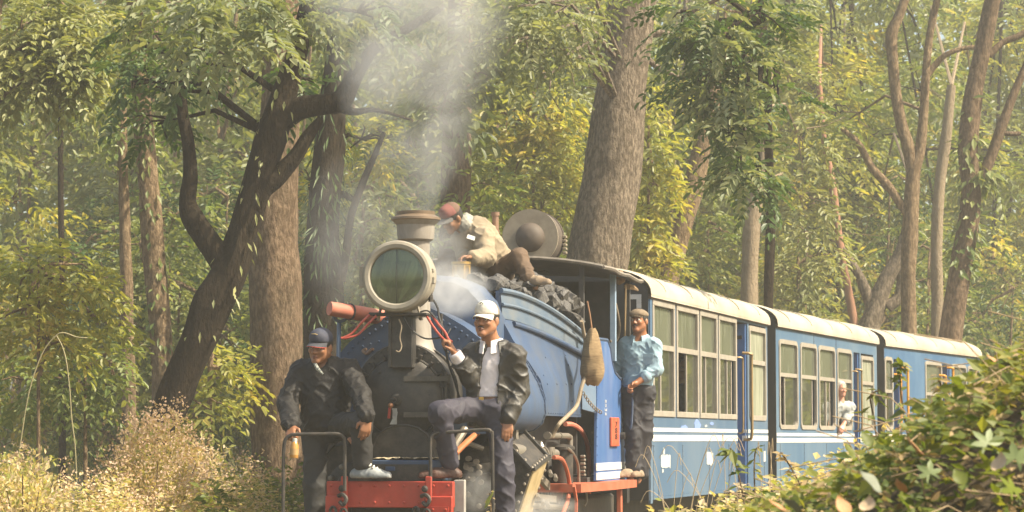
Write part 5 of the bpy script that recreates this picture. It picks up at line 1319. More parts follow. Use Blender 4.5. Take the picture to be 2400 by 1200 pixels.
hand_sdf(s, JC['wl'], at(1460, 930, YC + .1) - JC['wl'], (.3, 1, 0), (-1, 0, 0), .4, .95)
sdf_part('body', s, SKC, pc, .007)
eyes(pc, P_, A_, .87, HAIRB); moustache(pc, P_, .87, HAIRB, .030, .006); lips(pc, P_, .87); hair_part(pc, P_, A_, .87, HAIRB, -.055)
FC = mat('flat_cap', (.17, .125, .08), (.22, .165, .11), .9, scale=40); s = Sdf()
s.el(P_(0, -.012, .058), (.086 * .87, .106 * .87, .060 * .87), A_, .02); s.el(P_(0, .06, .062), (.074 * .87, .058 * .87, .034 * .87), (A_[0], unit(A_[1] - .28 * A_[2]), unit(A_[2] + .28 * A_[1])), .03); s.cut(P_(0, 0, .042), -A_[2] - A_[1] * .12, .006)
fo = sdf_part('flat_cap', s, FC, pc, .006, .002, (30, 30, 30))
q = MB(); o = V3(pc.location); rows = [[P_(math.sin(a) * .07, .02 + math.cos(a) * (.07 + .045 * j / 3 * max(0, math.cos(a))), .043 - .012 * j / 3) - o for a in [-1.2 + 2.4 * i / 10 for i in range(11)]] for j in range(4)]
q.loft(rows); q.loft([[p - A_[2] * .006 for p in r_] for r_ in reversed(rows)]); q.build('peak', FC, fo)
SHB = mat('shirt_blue', (.25, .37, .44), (.30, .42, .49), .8, scale=6, bump=.12, bscale=30)
s = garment(JC, fC, .014, .90, sleeve=.52, low=JC['pel'] + Vector((0, 0, -.01)))
s.cut(JC['pel'] - Vector((0, 0, .035)), (.05, 0, -1)); s.cut(JC['neck'] + Vector((0, 0, .015)), (0, 0, 1))
s.el(V3(JC['neck']) + V3(unit(fC)) * .05 + ZU * .0, (.045, .05, .05), (np.array([1., 0, 0]), np.array([0, 1., 0]), ZU), .01, '-')
for a in 'r':
    e, w = V3(JC['e' + a]), V3(JC['w' + a]); s.cut(e + (w - e) * .50, w - e) if False else None
sh = sdf_part('shirt', s, SHB, pc, .007, .009, (15, 15, 9))
collar(pc, sh, JC['neck'] + Vector((-.004, -.01, -.004)), fC, SHB, .064, .038, .42, .010, down=.025)
q = MB(); c = V3(at(1519, 842, YC - .19)) - o; q.box(c, (.085, .008, .085), rot=(0, 0, R(-14))); q.box(c + V3((0, -.005, .03)), (.09, .006, .03), rot=(0, 0, R(-14))); q.build('pocket', SHB, sh)
q = MB(); e, w = V3(JC['er']), V3(JC['wr']); d = unit(w - e); q.lathe([(.050, -.03), (.055, -.02), (.056, .01), (.050, .02)], e + (w - e) * .5 - o, d, 18); q.build('rolled_sleeve', SHB, sh)
q = MB(); q.dome(V3(JC['neck']) + V3(unit(fC)) * .03 - ZU * .02 - o, V3(unit(fC)) + ZU * .3, .05, .035, 12, 4); q.build('undershirt', TRA, sh)
TRC = mat('trouser_dark', (.022, .021, .026), (.034, .032, .038), .75, scale=5, bump=.12, bscale=60)
s = trousers(JC, .012, .066); s.cut(JC['pel'] + Vector((0, 0, .005)), (0, 0, 1)); sdf_part('trousers', s, TRC, pc, .009, .015, (11, 11, 6))
SHO = mat('shoe_dusty', (.34, .26, .18), (.2, .14, .09), .8, scale=14); 
shoe_part(pc, JC['al'], (-.75, -.66), .25, SHO, BOOTS, zt, .05); shoe_part(pc, JC['ar'], (-.4, -.9), .25, SHO, BOOTS, zt, .05)

# man sitting on the coal
JD = PJ(pel=(1170, 628, 20.50), chest=(1118, 560, 20.40), neck=(1090, 534, 20.36), sl=(1082, 562, 20.56), sr=(1132, 560, 20.24), el=(1090, 602, 20.55), wl=(1092, 606, 20.25), er=(1140, 602, 20.14), wr=(1108, 604, 20.00),
        hl=(1150, 634, 20.6), hr=(1172, 636, 20.42), kl=(1048, 606, 20.62), al=(1070, 655, 20.50), kr=(1216, 604, 20.26), ar=(1240, 654, 20.12))
JD['fl'], JD['fr'] = (-.6, -.8, 0), (.85, -.5, 0)
fD = (-.55, -.8, -.2)
pd_ = empty('person', (JD['pel'].x, JD['pel'].y, 2.12), 'man in khaki jacket and red cap sitting bent over on the coal', 'person')
SKD = skin('skin_d', (.30, .15, .08), (.25, .12, .06))
s = body_sdf(JD, fD, .95)
P_, A_ = head_sdf(s, at(1058, 510, 20.28), (-.66, -.50, -.55), (-.25, -.35, .8), .93)
s.rc(JD['neck'], P_(0, -.03, -.07), .06, .055, .03)
hand_sdf(s, JD['wr'], at(1085, 604, 19.97) - JD['wr'], (0, .4, -1), (0, -1, .2), .7, 1.0); hand_sdf(s, JD['wl'], at(1085, 612, 20.12) - JD['wl'], (0, .2, -1), (0, -1, 0), .6, 1.0)
sdf_part('body', s, SKD, pd_, .008)
eyes(pd_, P_, A_, .93, HAIRB); hair_part(pd_, P_, A_, .93, HAIRB, -.06)
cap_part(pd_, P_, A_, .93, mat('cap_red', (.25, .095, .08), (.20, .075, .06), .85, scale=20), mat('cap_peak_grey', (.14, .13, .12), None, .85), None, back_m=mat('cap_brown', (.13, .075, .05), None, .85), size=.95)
KH = mat('khaki', (.27, .215, .145), (.32, .26, .18), .85, scale=7, dirt=(.2, .15, .1), dirt_amt=.4, bump=.15, bscale=30)
s = garment(JD, fD, .035, .98, sleeve=.92, low=JD['pel'] + Vector((-.02, 0, .02)))
s.cut(JD['neck'] + unit(V3(JD['neck']) - V3(JD['chest'])) * .0 if False else V3(JD['neck']) + unit(V3(JD['neck']) - V3(JD['chest'])) * .01, V3(JD['neck']) - V3(JD['chest'])); s.cut(JD['pel'] - Vector((0, 0, .12)), (.1, 0, -1))
jk = sdf_part('jacket', s, KH, pd_, .009, .013, (12, 12, 8))
q = MB(); o = V3(pd_.location); q.box(V3(at(1104, 557, 20.17)) - o, (.065, .01, .035), rot=(R(-20), R(18), 0)); q.build('white_badge', WHITE, jk)
SCF = mat('scarf_grey', (.36, .34, .29), (.22, .21, .18), .9, scale=25); s = Sdf(); nd = unit(V3(JD['neck']) - V3(JD['chest']))
for i in range(3): s.rc(V3(JD['neck']) + nd * (.0 + .025 * i) + V3((.02, -.02, 0)), V3(JD['neck']) + nd * (.02 + .018 * i) + V3((.05, .05, .01)), .066, .07, .02)
sdf_part('scarf', s, SCF, pd_, .009, .012, (20, 20, 20))
TRD = mat('trouser_brown', (.095, .06, .036), (.125, .08, .048), .85, scale=7, bump=.15, bscale=40)
s = trousers(JD, .012, .060); sdf_part('trousers', s, TRD, pd_, .009, .010, (12, 12, 8))
shoe_part(pd_, JD['ar'], (.85, -.5), .25, SHO, BOOTS, JD['ar'].z - .07, .05); shoe_part(pd_, JD['al'], (-.6, -.8), .25, SHO, BOOTS, JD['al'].z - .07, .05)

# passengers behind the coach windows
def passenger(C, x, y, z, f, skc, shirt, hair, label, arm=None, tilt=0.0, k=.88):
    """seated upper body; x, y, z = head centre in the coach frame; f = facing in the coach frame"""
    W_ = lambda a, b, c: C.F.wld((a, b, c)); fw = C.F.wld((f[0], f[1], 0)) - C.F.wld((0, 0, 0)); side_ = Vector((-fw.y, fw.x, 0))
    h = W_(x, y, z); nk = h + Vector((0, 0, -.17)) - fw * .03; base = Vector((W_(.52, y, 0).x, W_(.52, y, 0).y, .98)); ch_ = nk.lerp(base, .3); 
    side_.normalize(); J = dict(pel=base, chest=ch_, neck=nk, sl=nk - side_ * .145 - Vector((0, 0, .06)), sr=nk + side_ * .145 - Vector((0, 0, .06)))
    for a, g in (('l', -1), ('r', 1)):
        J['e' + a] = J['s' + a] + side_ * g * .04 + fw * .08 - Vector((0, 0, .24)); J['w' + a] = J['e' + a] + fw * .2 - Vector((0, 0, .05))
        J['h' + a] = base + side_ * g * .09; J['k' + a] = base + side_ * g * .1 + fw * .38; J['a' + a] = J['k' + a] - Vector((0, 0, .40)); J['f' + a] = fw
    lg = (C.F.wld((-.12, -1, 0)) - C.F.wld((0, 0, 0))).normalized(); fw = fw.normalized()
    for a, g in (('l', -1), ('r', 1)): J['k' + a] = base + side_ * g * .1 + lg * .38; J['a' + a] = J['k' + a] - Vector((0, 0, .40)); J['f' + a] = lg; J['e' + a] = J['s' + a] + side_ * g * .01 + lg * .06 - Vector((0, 0, .24)); J['w' + a] = J['e' + a] + lg * .2
    if arm: J['er'] = W_(*arm[0]); J['wr'] = W_(*arm[1])
    root = empty('person', base, label, 'person', 'passengers at the coach windows'); s = body_sdf(J, fw, .95); P_, A_ = head_sdf(s, h, fw, (0, 0, 1), k); s.rc(nk - Vector((0, 0, .03)), P_(0, -.03, -.07), .056, .052, .03)
    hand_sdf(s, J['wr'], J['wr'] - J['er'], (0, 0, -1), side_, .5); hand_sdf(s, J['wl'], J['wl'] - J['el'], (0, 0, -1), -side_, .5)
    sdf_part('body', s, skc, root, .010); eyes(root, P_, A_, k, hair, False); hair_part(root, P_, A_, k, hair, -.05, .03, .012)
    s = garment(J, fw, .02, .98, sleeve=.55); sdf_part('shirt', s, shirt, root, .011, .012, (14, 14, 9)); s = trousers(J, .012, .06); s.cut(base + Vector((0, 0, .06)), (0, 0, 1)); sdf_part('trousers', s, TRD, root, .014)
SKE = skin('skin_pale', (.58, .28, .19), (.52, .23, .15)); GREYH = mat('hair_grey', (.52, .50, .46), (.42, .40, .37), .7, scale=50)
y = C2.S(1969)
passenger(C2, .95, C2.F.V(1971, 912, .95).y, C2.Z(1969, 912), (.9, -.9), SKE, mat('shirt_pale', (.46, .46, .43), (.32, .35, .35), .85, scale=26), GREYH, 'grey haired passenger in pale shirt leaning out of the middle coach', arm=((1.02, y + .04, C2.Z(1969, 972)), (.99, y - .12, C2.Z(1969, 996))), tilt=.2, k=.80)
passenger(C2, .70, C2.F.V(1838, 902, .70).y, C2.F.V(1838, 902, .70).z, (.8, -.9), SKE, mat('shirt_yellow', (.52, .42, .16), (.36, .30, .12), .85, scale=20), mat('hair_brown', (.20, .12, .06), None, .6), 'passenger in yellow seen through the first window of the middle coach')
passenger(C1, .68, C1.F.V(1597, 862, .68).y, C1.F.V(1597, 862, .68).z, (.8, -.9), skin('skin_tan', (.40, .22, .13), (.34, .18, .1)), mat('shirt_dark', (.05, .06, .09), None, .85), HAIRB, 'passenger in dark clothes at the half open window of the nearest coach')
passenger(C1, .66, C1.F.V(1650, 905, .66).y, C1.F.V(1650, 905, .66).z, (-.2, -1), SKB, mat('shirt_sky', (.30, .42, .50), (.25, .37, .45), .85), HAIRB, 'passenger in pale blue behind the third window of the nearest coach')
# ------------------------------------------------------------------ ground
GROUND = mat('forest_floor', (0.085, 0.068, 0.04), (0.12, 0.10, 0.055), 0.95, scale=1.2, dirt=(0.16, 0.12, 0.07), dirt_amt=0.7, dscale=3, bump=.6, bscale=9)
n = 60
gx = np.concatenate([np.linspace(-60, -12, 12, endpoint=False), np.linspace(-12, 14, 40, endpoint=False), np.linspace(14, 60, 12)])
gy = np.concatenate([np.linspace(-8, 48, 57, endpoint=False), np.linspace(48, 110, 24)])
X, Y = np.meshgrid(gx, gy)
def ground_z(x, y): return -0.28 + 0.06 * np.sin(x * 1.3 + y * .7) + 0.05 * np.sin(y * 1.1 - x * .4)
Zg = ground_z(X, Y); vs = np.stack([X, Y, Zg], -1).reshape(-1, 3); W_ = len(gx)
i, j = np.meshgrid(np.arange(W_ - 1), np.arange(len(gy) - 1)); b0 = (j * W_ + i).ravel()
tag(fast_mesh('ground', vs, np.stack([b0, b0 + 1, b0 + 1 + W_, b0 + W_], 1), GROUND, smooth=True), kind='structure')
# ------------------------------------------------------------------ coal, bag and plants
COALM = mat('coal', (.035, .033, .032), (.075, .070, .066), .42, scale=9, dirt=(.24, .22, .19), dirt_amt=.65, dscale=7, bump=.3, bscale=30)
import bmesh
def lump_mesh(name, seed, m):
    r_ = random.Random(seed); bm = bmesh.new()
    for _ in range(22):
        d = Vector((r_.gauss(0, 1), r_.gauss(0, 1), r_.gauss(0, 1))).normalized(); k = r_.uniform(.75, 1.0); bm.verts.new((d.x * k, d.y * .8 * k, d.z * .62 * k))
    res = bmesh.ops.convex_hull(bm, input=bm.verts); bmesh.ops.delete(bm, geom=list({g for g in res['geom_interior'] + res['geom_unused'] if isinstance(g, bmesh.types.BMVert)}), context='VERTS')
    bmesh.ops.subdivide_edges(bm, edges=bm.edges[:], cuts=1, use_grid_fill=True)
    for v in bm.verts: v.co *= 1 + .06 * r_.uniform(-1, 1)
    me = bpy.data.meshes.new(name); bm.to_mesh(me); bm.free(); me.materials.append(m); return me
LUMPS = [lump_mesh('coal_lump', i, COALM) for i in range(9)]
rr = random.Random(21)
hp = MB(); g = []
def heap_z(t, c):
    """c = -1..1 across the bunker"""
    tp = bsec(min(1, t))[-1]; edge = tp[1] + .02 + .05 * t; mid = 2.15 - .0 * t
    return edge + (mid - edge) * max(0.0, 1 - abs(c) ** 2.2) + .02 * vnoise(np.array([t * 9, c * 5, 3.3]))
for i in range(25):
    t = i / 24; tp = bsec(t)[-1]; g.append([((tp[0] - .03) * c, BU0 + .02 + (BU1 - BU0 + .08) * t, heap_z(t, c) - .05) for c in np.linspace(-1, 1, 17)])
hp.loft(g); tag(hp.build('coal_heap', COALM, None, flat=True), 'fine black coal filling the bunker below the lumps', 'coal', kind='stuff')
hpo = COL.objects['coal_heap']; hpo.location = LF.o; hpo.rotation_euler = (0, 0, -LF.a)
spots = []
for i in range(150):
    t = rr.random() ** .8; c = rr.choice((1, 1, 1, -1)) * rr.random() ** .6; sz = rr.uniform(.04, .085) * (1.35 if rr.random() < .3 else 1) * (.8 + .5 * t)
    spots.append((t, c, sz))
for t, c, sz in [(.07, .86, .10), (.16, .92, .075), (.02, .55, .085), (.30, .86, .06), (.40, .93, .095), (.52, .93, .11), (.62, .96, .12), (.72, .80, .09), (.80, .97, .13), (.86, .78, .12), (.93, .98, .11), (.97, .80, .12), (1.02, .97, .09), (1.04, .82, .10), (.90, .60, .11), (.75, .55, .10)]: spots.append((t, c, sz))
for i in range(44): spots.append((rr.uniform(.0, 1.07), rr.uniform(.84, 1.0), rr.uniform(.06, .105)))
for i in range(26): spots.append((rr.uniform(.45, 1.07), rr.uniform(.70, .98), -rr.uniform(.07, .12)))
for t, c, sz in spots:
    lift = .10 if sz < 0 else 0.0; sz = abs(sz)
    tp = bsec(min(1, t))[-1]; u = BU0 + .03 + (BU1 - BU0) * t; x = (tp[0] - .05) * c
    pz = heap_z(t, c) + sz * .25 + lift
    if (.05 < t < .50 and abs(c) < .62) or (.20 < t < .50 and c > .45 and sz > .062): continue                    # where the man sits
    o = link('coal_lump', LUMPS[rr.randrange(9)]); o.location = LF.wld((x, u, pz)); o.scale = (sz * rr.uniform(.9, 1.25),) * 3
    o.rotation_euler = (rr.uniform(-.6, .6), rr.uniform(-.6, .6), rr.uniform(0, 6.3)); tag(o, 'black lump of coal beside the seated man on the bunker' if t < .35 else 'black lump of coal at the cab end of the bunker heap' if t > .8 else 'black lump of coal along the middle of the bunker heap', 'coal lump', 'lumps of coal on the bunker')

BAGM = mat('woven_straw', (.36, .25, .13), (.20, .13, .065), .85, scale=14, bump=.7, bscale=90, stretch=(1, 1, 5))
bq = LF.V(1388, 800, .91); bag = empty('woven_bag', LF.wld((bq.x, bq.y, bq.z)), 'woven straw bag hanging from the front corner of the cab', 'bag'); bag.rotation_euler = (0, 0, -LF.a)
m = MB(); rings = []
zt_, zb2 = .10, LF.V(1388, 902, .91).z - bq.z
for i in range(15):
    f = i / 14; z = zt_ + (zb2 - zt_) * f; w = .022 + .085 * min(1, f * 2.2) ** .8 - (.055 * max(0, (f - .75) / .25) ** 2); cxx = -.01 + .02 * f
    rings.append([(.85 * w * math.cos(a) + .008 * math.sin(9 * f + 3 * a), cxx + w * math.sin(a) * (1 + .08 * math.sin(5 * a + f * 7)), z + .01 * math.sin(3 * a)) for a in [2 * math.pi * k / 20 for k in range(20)]])
m.loft(rings, closed=True, cap=True); bo = m.build('sack', BAGM, bag)
m = MB(); m.tube([(.03, .02, .02), (.05, .035, -.15), (.04, .04, zb2 + .08)], .006, 5); m.tube([(.0, -.02, .1), (-.02, .0, .22), (-.04, .0, .32)], .008, 6); m.build('cord', mat('brown_cord', (.22, .11, .05), None, .8), bag)

# ---------------------------------------------------------------- leaves
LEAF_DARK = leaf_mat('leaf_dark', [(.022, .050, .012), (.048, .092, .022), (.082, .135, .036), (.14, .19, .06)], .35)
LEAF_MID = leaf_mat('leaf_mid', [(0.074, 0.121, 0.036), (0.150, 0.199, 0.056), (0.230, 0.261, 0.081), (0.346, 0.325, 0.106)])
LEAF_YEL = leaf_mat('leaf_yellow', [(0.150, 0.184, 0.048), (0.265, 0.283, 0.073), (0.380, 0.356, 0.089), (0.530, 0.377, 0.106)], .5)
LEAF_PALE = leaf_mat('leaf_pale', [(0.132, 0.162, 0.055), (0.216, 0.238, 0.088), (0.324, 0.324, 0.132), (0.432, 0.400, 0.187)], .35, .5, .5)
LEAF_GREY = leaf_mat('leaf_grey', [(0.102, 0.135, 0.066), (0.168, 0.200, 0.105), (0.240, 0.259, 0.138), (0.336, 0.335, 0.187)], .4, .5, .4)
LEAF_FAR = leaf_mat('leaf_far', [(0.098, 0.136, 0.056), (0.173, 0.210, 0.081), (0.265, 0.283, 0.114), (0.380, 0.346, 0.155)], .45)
DRY = leaf_mat('leaf_dry', [(.22, .14, .06), (.34, .24, .12), (.44, .33, .19), (.40, .32, .14)], .35, .7, .2)
SCRUB = leaf_mat('leaf_scrub', [(.17, .21, .045), (.36, .36, .11), (.56, .44, .25), (.62, .50, .36), (.44, .43, .11)], .4, .65, .25, .25)
CREEP = leaf_mat('leaf_creeper', [(.05, .085, .014), (.11, .145, .024), (.19, .205, .036), (.31, .27, .055)], .42, .5, .35, .35)
BIGLEAF = leaf_mat('leaf_lobed', [(.16, .21, .08), (.22, .27, .11), (.26, .30, .13)], .35, .5, .4)
BROWNLEAF = mat('leaf_brown', (.36, .15, .05), (.46, .25, .11), .6, scale=20, bump=.2)

def rand_dirs(n, g=rng):
    v = g.normal(size=(n, 3)); return v / np.linalg.norm(v, axis=1)[:, None]
def nrm_(v): return v / (np.linalg.norm(v, axis=-1)[..., None] + 1e-12)
def leaf_quads(P, D, Nn, L, Wd):
    """base P, axis D, normal Nn -> folded diamond leaves"""
    S = nrm_(np.cross(D, Nn)); Nn = np.cross(S, D); L = np.asarray(L)[:, None]; Wd = np.asarray(Wd)[:, None]
    m = P + D * L * .45 - Nn * Wd * .12
    return np.stack([P, m + S * Wd * .5 + Nn * Wd * .22, P + D * L - Nn * L * .08, m - S * Wd * .5 + Nn * Wd * .22], 1)
def leaf_round(P, D, Nn, L, Wd):
    """rounded leaflet of two quads folded along the midrib"""
    S = nrm_(np.cross(D, Nn)); Nn = np.cross(S, D); L = np.asarray(L)[:, None]; Wd = np.asarray(Wd)[:, None]; lift = Nn * Wd * .20
    return np.stack([P, P + D * L * .32 + S * Wd * .42 + lift, P + D * L * .78 + S * Wd * .40 + lift - Nn * L * .05, P + D * L - Nn * L * .14, P + D * L * .78 - S * Wd * .40 + lift - Nn * L * .05, P + D * L * .32 - S * Wd * .42 + lift], 1)
def quads_obj(name, Q, m, parent=None):
    if Q.shape[1] == 6:
        V = Q.reshape(-1, 3)
        if parent is not None: V = V - V3(parent.location)
        i = np.arange(len(Q))[:, None] * 6; return fast_mesh(name, V, np.concatenate([i + np.array([0, 1, 2, 3]), i + np.array([0, 3, 4, 5])], 1).reshape(-1, 4), m, parent)
    V = Q.reshape(-1, 3)
    if parent is not None: V = V - V3(parent.location)
    return fast_mesh(name, V, np.arange(len(V)).reshape(-1, 4), m, parent)
def sprays(C, Dr, L, pairs=4, leaf=.09, width=.036, droop=.35, g=rng):
    """pinnate sprays: C start, Dr direction, L length; returns quads"""
    n = len(C); up = np.array([0, 0, 1.0]); S = nrm_(np.cross(Dr, up) + 1e-3 * rand_dirs(n, g)); Nn = nrm_(np.cross(S, Dr)); tilt = g.normal(0, .35, n)[:, None]; big = g.uniform(.65, 1.3, n)
    S, Nn = nrm_(S + Nn * tilt), nrm_(Nn - S * tilt); out = []
    for j in range(pairs + 1):
        f = (j + .6) / (pairs + .6); pos = C + Dr * (L * f)[:, None] - up * (L * f * f * droop)[:, None]
        for sg in ((1, -1) if j < pairs else (0,)):
            D = nrm_(Dr * (.55 + .3 * f) + S * sg * .9 - up * (.18 + droop * .5 * f) + g.normal(0, .12, (n, 3)))
            sc = (1 - .35 * abs(f - .55)) * g.uniform(.8, 1.15, n)
            out.append(leaf_round(pos, D, nrm_(Nn + g.normal(0, .09, (n, 3))), leaf * sc * big, width * sc * big))
    return np.concatenate(out)
def blob_points(c, rad, n, g=rng, shell=.45):
    d = rand_dirs(n, g); r = g.uniform(shell, 1, n) ** .6; lump = .72 + .5 * vnoise(d * 2.3 + np.array([c[0], c[1], c[2]]) * 3.1)
    return np.asarray(c) + d * (r * lump)[:, None] * np.asarray(rad), d
def crown(blobs, L=.32, pairs=4, leaf=.09, width=.036, droop=.35, up=.15, g=rng):
    """blobs: (centre, radii, count)"""
    out = []
    for c, rad, n in blobs:
        P, d = blob_points(V3(c), rad, n, g); Dr = nrm_(d * np.array([1, 1, .5]) + np.array([0, 0, up - .25]) + g.normal(0, .35, (n, 3)))
        out.append(sprays(P, Dr, L * g.uniform(.7, 1.25, n), pairs, leaf, width, droop, g))
    return np.concatenate(out)
def pxblob(px, py, Y, rx, ry, n, rz=None):
    k = Y / FPX; return (at(px, py, Y), (rx * k, (rz if rz else (rx + ry) / 2) * k, ry * k), n)

def bark(name, a, b, dirt, amt=.6, moss=None, bs=26):
    m = mat(name, a, b, .9, scale=17, dirt=dirt, dirt_amt=amt, dscale=2.2, bump=1.0, bscale=bs, stretch=(1.5, 1.5, .55), spec=.15, lo=.44, hi=.60, detail=8)
    for n in m.node_tree.nodes:
        if n.type == 'BUMP': n.inputs['Distance'].default_value = .06
    return m
BK_DARK = bark('bark_dark', (.020, .014, .008), (.036, .025, .015), (.10, .075, .045), .45)  # darkened in colour to hold the canopy's shade on the leaning tree
BK_BROWN = bark('bark_brown', (.13, .085, .05), (.26, .18, .115), (.09, .07, .04), .7)
BK_GREY = bark('bark_grey', (.13, .10, .07), (.30, .24, .175), (.10, .075, .05), .7)  # mottled bark, its wide contrast also paints dappled shade on the trunk
BK_PALE = bark('bark_pale', (.30, .23, .15), (.36, .28, .19), (.20, .15, .10), .5)
BK_TAN = bark('bark_tan', (.17, .115, .065), (.33, .235, .14), (.11, .08, .05), .6)

def RMAX_(r): return sorted(r)[len(r) // 2]
def trunk_tube(mb, pts, n=14, seed=0.0, rough=.10, step=.14):
    """pts: (Vector, radius); smooth tapered tube with uneven bark outline"""
    P = [p for p, r in pts]; Rr = [r for p, r in pts]; sub = 5; n = 44 if RMAX_(Rr) > .2 else n; sub = 12 if RMAX_(Rr) > .2 else sub; Q = spline(P, sub); RR = list(np.interp(np.linspace(0, len(P) - 1, len(Q)), range(len(P)), Rr))
    vs, fs = [], []; px = None
    for i, p in enumerate(Q):
        t = (Q[min(i + 1, len(Q) - 1)] - Q[max(i - 1, 0)]).normalized()
        if px is None: px = t.cross(Vector((0, 1, 0))) if abs(t.y) < .9 else t.cross(Vector((1, 0, 0)))
        px = (px - t * px.dot(t)).normalized(); py = t.cross(px); a = np.linspace(0, 2 * math.pi, n, endpoint=False)
        nz = vnoise(np.stack([np.cos(a) * 1.6 + seed, np.sin(a) * 1.6 + seed * .7, np.full(n, (p - P[0]).length * 2.2 + seed)], -1))
        big = n > 30; nz2 = vnoise(np.stack([np.cos(a) * (9 if big else 5) + seed, np.sin(a) * (9 if big else 5), np.full(n, (p - P[0]).length * (1.6 if big else 3) + seed)], -1))
        if big: nz2 = 1 - 1.6 * np.abs(nz2 - .5)
        for k in range(n):
            r = RR[i] * (1 + rough * ((nz[k] - .5) * 2.4 + (nz2[k] - .5) * .9)); vs.append(p + px * (math.cos(a[k]) * r) + py * (math.sin(a[k]) * r))
    for i in range(len(Q) - 1):
        for k in range(n): k2 = (k + 1) % n; fs.append((i * n + k, i * n + k2, (i + 1) * n + k2, (i + 1) * n + k))
    fs.append(tuple((len(Q) - 1) * n + k for k in range(n))); mb.add(vs, fs)
def px_path(pts, Y):
    out = []
    for q in pts: y = q[3] if len(q) > 3 else Y; out.append((at(q[0], q[1], y), q[2] * y / FPX))
    return out
def tree(name, label, path, Y, bk, limbs=(), blobs=(), lm=None, leafkw={}, grow=None, group='trees behind the train', extra=None, twigs=0, cat='tree', rough=.10):
    P = px_path(path, Y)
    a, b = P[0][0], P[1][0]; gz = float(ground_z(a.x, a.y)) - .1
    if a.z > gz:                                                   # down to the ground with a root flare
        d = (a - b).normalized(); k = (a.z - gz) / max(.35, -d.z); k = min(k, a.z - gz + .6); q = Vector((a.x + d.x * k * .5, a.y + d.y * k * .5, gz)); P = [(q, P[0][1] * 1.45), (q.lerp(a, .35), P[0][1] * 1.12)] + P
    if grow: P.append((P[-1][0] + Vector(grow[0]), P[-1][1] * .6))
    root = empty(name, (P[0][0].x, P[0][0].y, gz), label, cat, group); o = root.location
    m = MB(); sd = P[0][0].x * 1.7 + P[0][0].y; trunk_tube(m, [(p - o, r) for p, r in P], 16 if P[1][1] > .12 else 9, sd, rough); tk_ = m.build('trunk', bk, root, ang=60)
    for i, lb in enumerate(limbs):
        m = MB(); trunk_tube(m, [(p - o, r) for p, r in px_path(lb, Y)], 9, sd + i * 3.1, rough); m.build('limb', bk, root, ang=60)
    tw = MB()
    for c, rad, n in blobs:
        c = Vector(c); near = min((p for p, r in P), key=lambda q: (q - c).length); mid = near.lerp(c, .5) + Vector((0, 0, .15 * (near - c).length)); 
        tw.tube([near - o, mid - o, c - o], .03, 5, rs=[.035, .025, .012])
        for _ in range(5):
            e = c + Vector([random.gauss(0, .55) * rad[i] for i in range(3)]); tw.tube([c.lerp(mid, .3) - o, c.lerp(e, .5) + Vector((0, 0, .05)) - o, e - o], .01, 4, rs=[.014, .010, .005])
    if blobs: tw.build('branches', bk, root)['kind'] = 'stuff'
    if blobs: quads_obj('crown', crown(blobs, **leafkw), lm, root)
    if extra is not None:
        for Q_, m_ in (extra if isinstance(extra, list) else [extra]): quads_obj('foliage', Q_, m_, root)
    return root
BIGK = dict(L=.34, pairs=5, leaf=.110, width=.052, droop=.40); MIDK = dict(L=.38, pairs=3, leaf=.15, width=.062, droop=.45); FARK = dict(L=.50, pairs=3, leaf=.22, width=.095, droop=.45); SAPK = dict(L=.28, pairs=3, leaf=.11, width=.05, droop=.4)

def strap_leaves(pts, n, L, w, g=rng, down=.8):
    """hanging epiphyte leaves round trunk points (point, radius)"""
    k = g.integers(0, len(pts) - 1, n); t = g.random(n)[:, None]; A = np.array([V3(p) for p, r in pts]); Rr = np.array([r for p, r in pts])
    c = A[k] * (1 - t) + A[k + 1] * t; a = g.uniform(0, 2 * math.pi, n); d = np.stack([np.cos(a), np.sin(a) - .3, np.zeros(n)], -1); d = nrm_(d)
    P = c + d * (Rr[k] * 1.0)[:, None]; D = nrm_(d * .55 + np.array([0, 0, -down]) + g.normal(0, .25, (n, 3)))
    return leaf_quads(P, D, nrm_(d + np.array([0, 0, .6])), L * g.uniform(.6, 1.3, n), w * g.uniform(.7, 1.2, n))

# ---------------------------------------------------------------- the trees one can tell apart
PT = [(362, 1050, 40), (382, 1000, 38), (425, 890, 39), (470, 795, 43), (501, 715, 48), (535, 645, 42), (573, 530, 35), (606, 420, 36), (636, 320, 38), (664, 225, 33), (690, 140, 27), (716, 55, 22), (740, -60, 18)]
tree('leaning_tree', 'dark leaning tree with forked mossy trunk behind the man in black jacket', PT, 24, BK_DARK,
     limbs=[[(645, 290, 32), (700, 256, 27), (760, 246, 24), (800, 236, 25), (822, 195, 20), (842, 158, 17), (880, 110, 14), (950, 70, 11), (1030, 20, 8)], [(800, 250, 14), (830, 262, 9), (868, 258, 6), (905, 264, 4), (960, 280, 3)],
            [(575, 540, 26), (612, 452, 26), (650, 418, 24), (692, 368, 20), (720, 322, 17), (752, 278, 8)], [(540, 640, 30), (500, 580, 27), (452, 512, 26), (440, 470, 19), (446, 410, 17), (440, 330, 16), (426, 260, 15), (424, 170, 13), (432, 60, 11)]],
     blobs=[pxblob(*q) for q in ((340, 110, 24, 80, 60, 26), (310, 190, 24.5, 60, 50, 14), (380, 210, 24.5, 70, 70, 26), (860, 30, 24, 120, 60, 34), (370, 290, 24.5, 40, 50, 14), (700, 200, 24.8, 60, 50, 12), (440, 150, 24, 70, 50, 22))],
     lm=LEAF_DARK, leafkw=BIGK, rough=.17, extra=[(strap_leaves(px_path(PT[3:10], 24), 60, .12, .03), LEAF_PALE), (crown([pxblob(*q) for q in ((430, 20, 23.3, 120, 55, 40), (550, 5, 22.8, 110, 50, 40), (670, 35, 22.8, 70, 45, 30), (490, 105, 22.5, 80, 45, 20), (790, 30, 23.5, 60, 50, 20), (620, 95, 22.5, 40, 30, 8))], **BIGK), LEAF_GREY)])
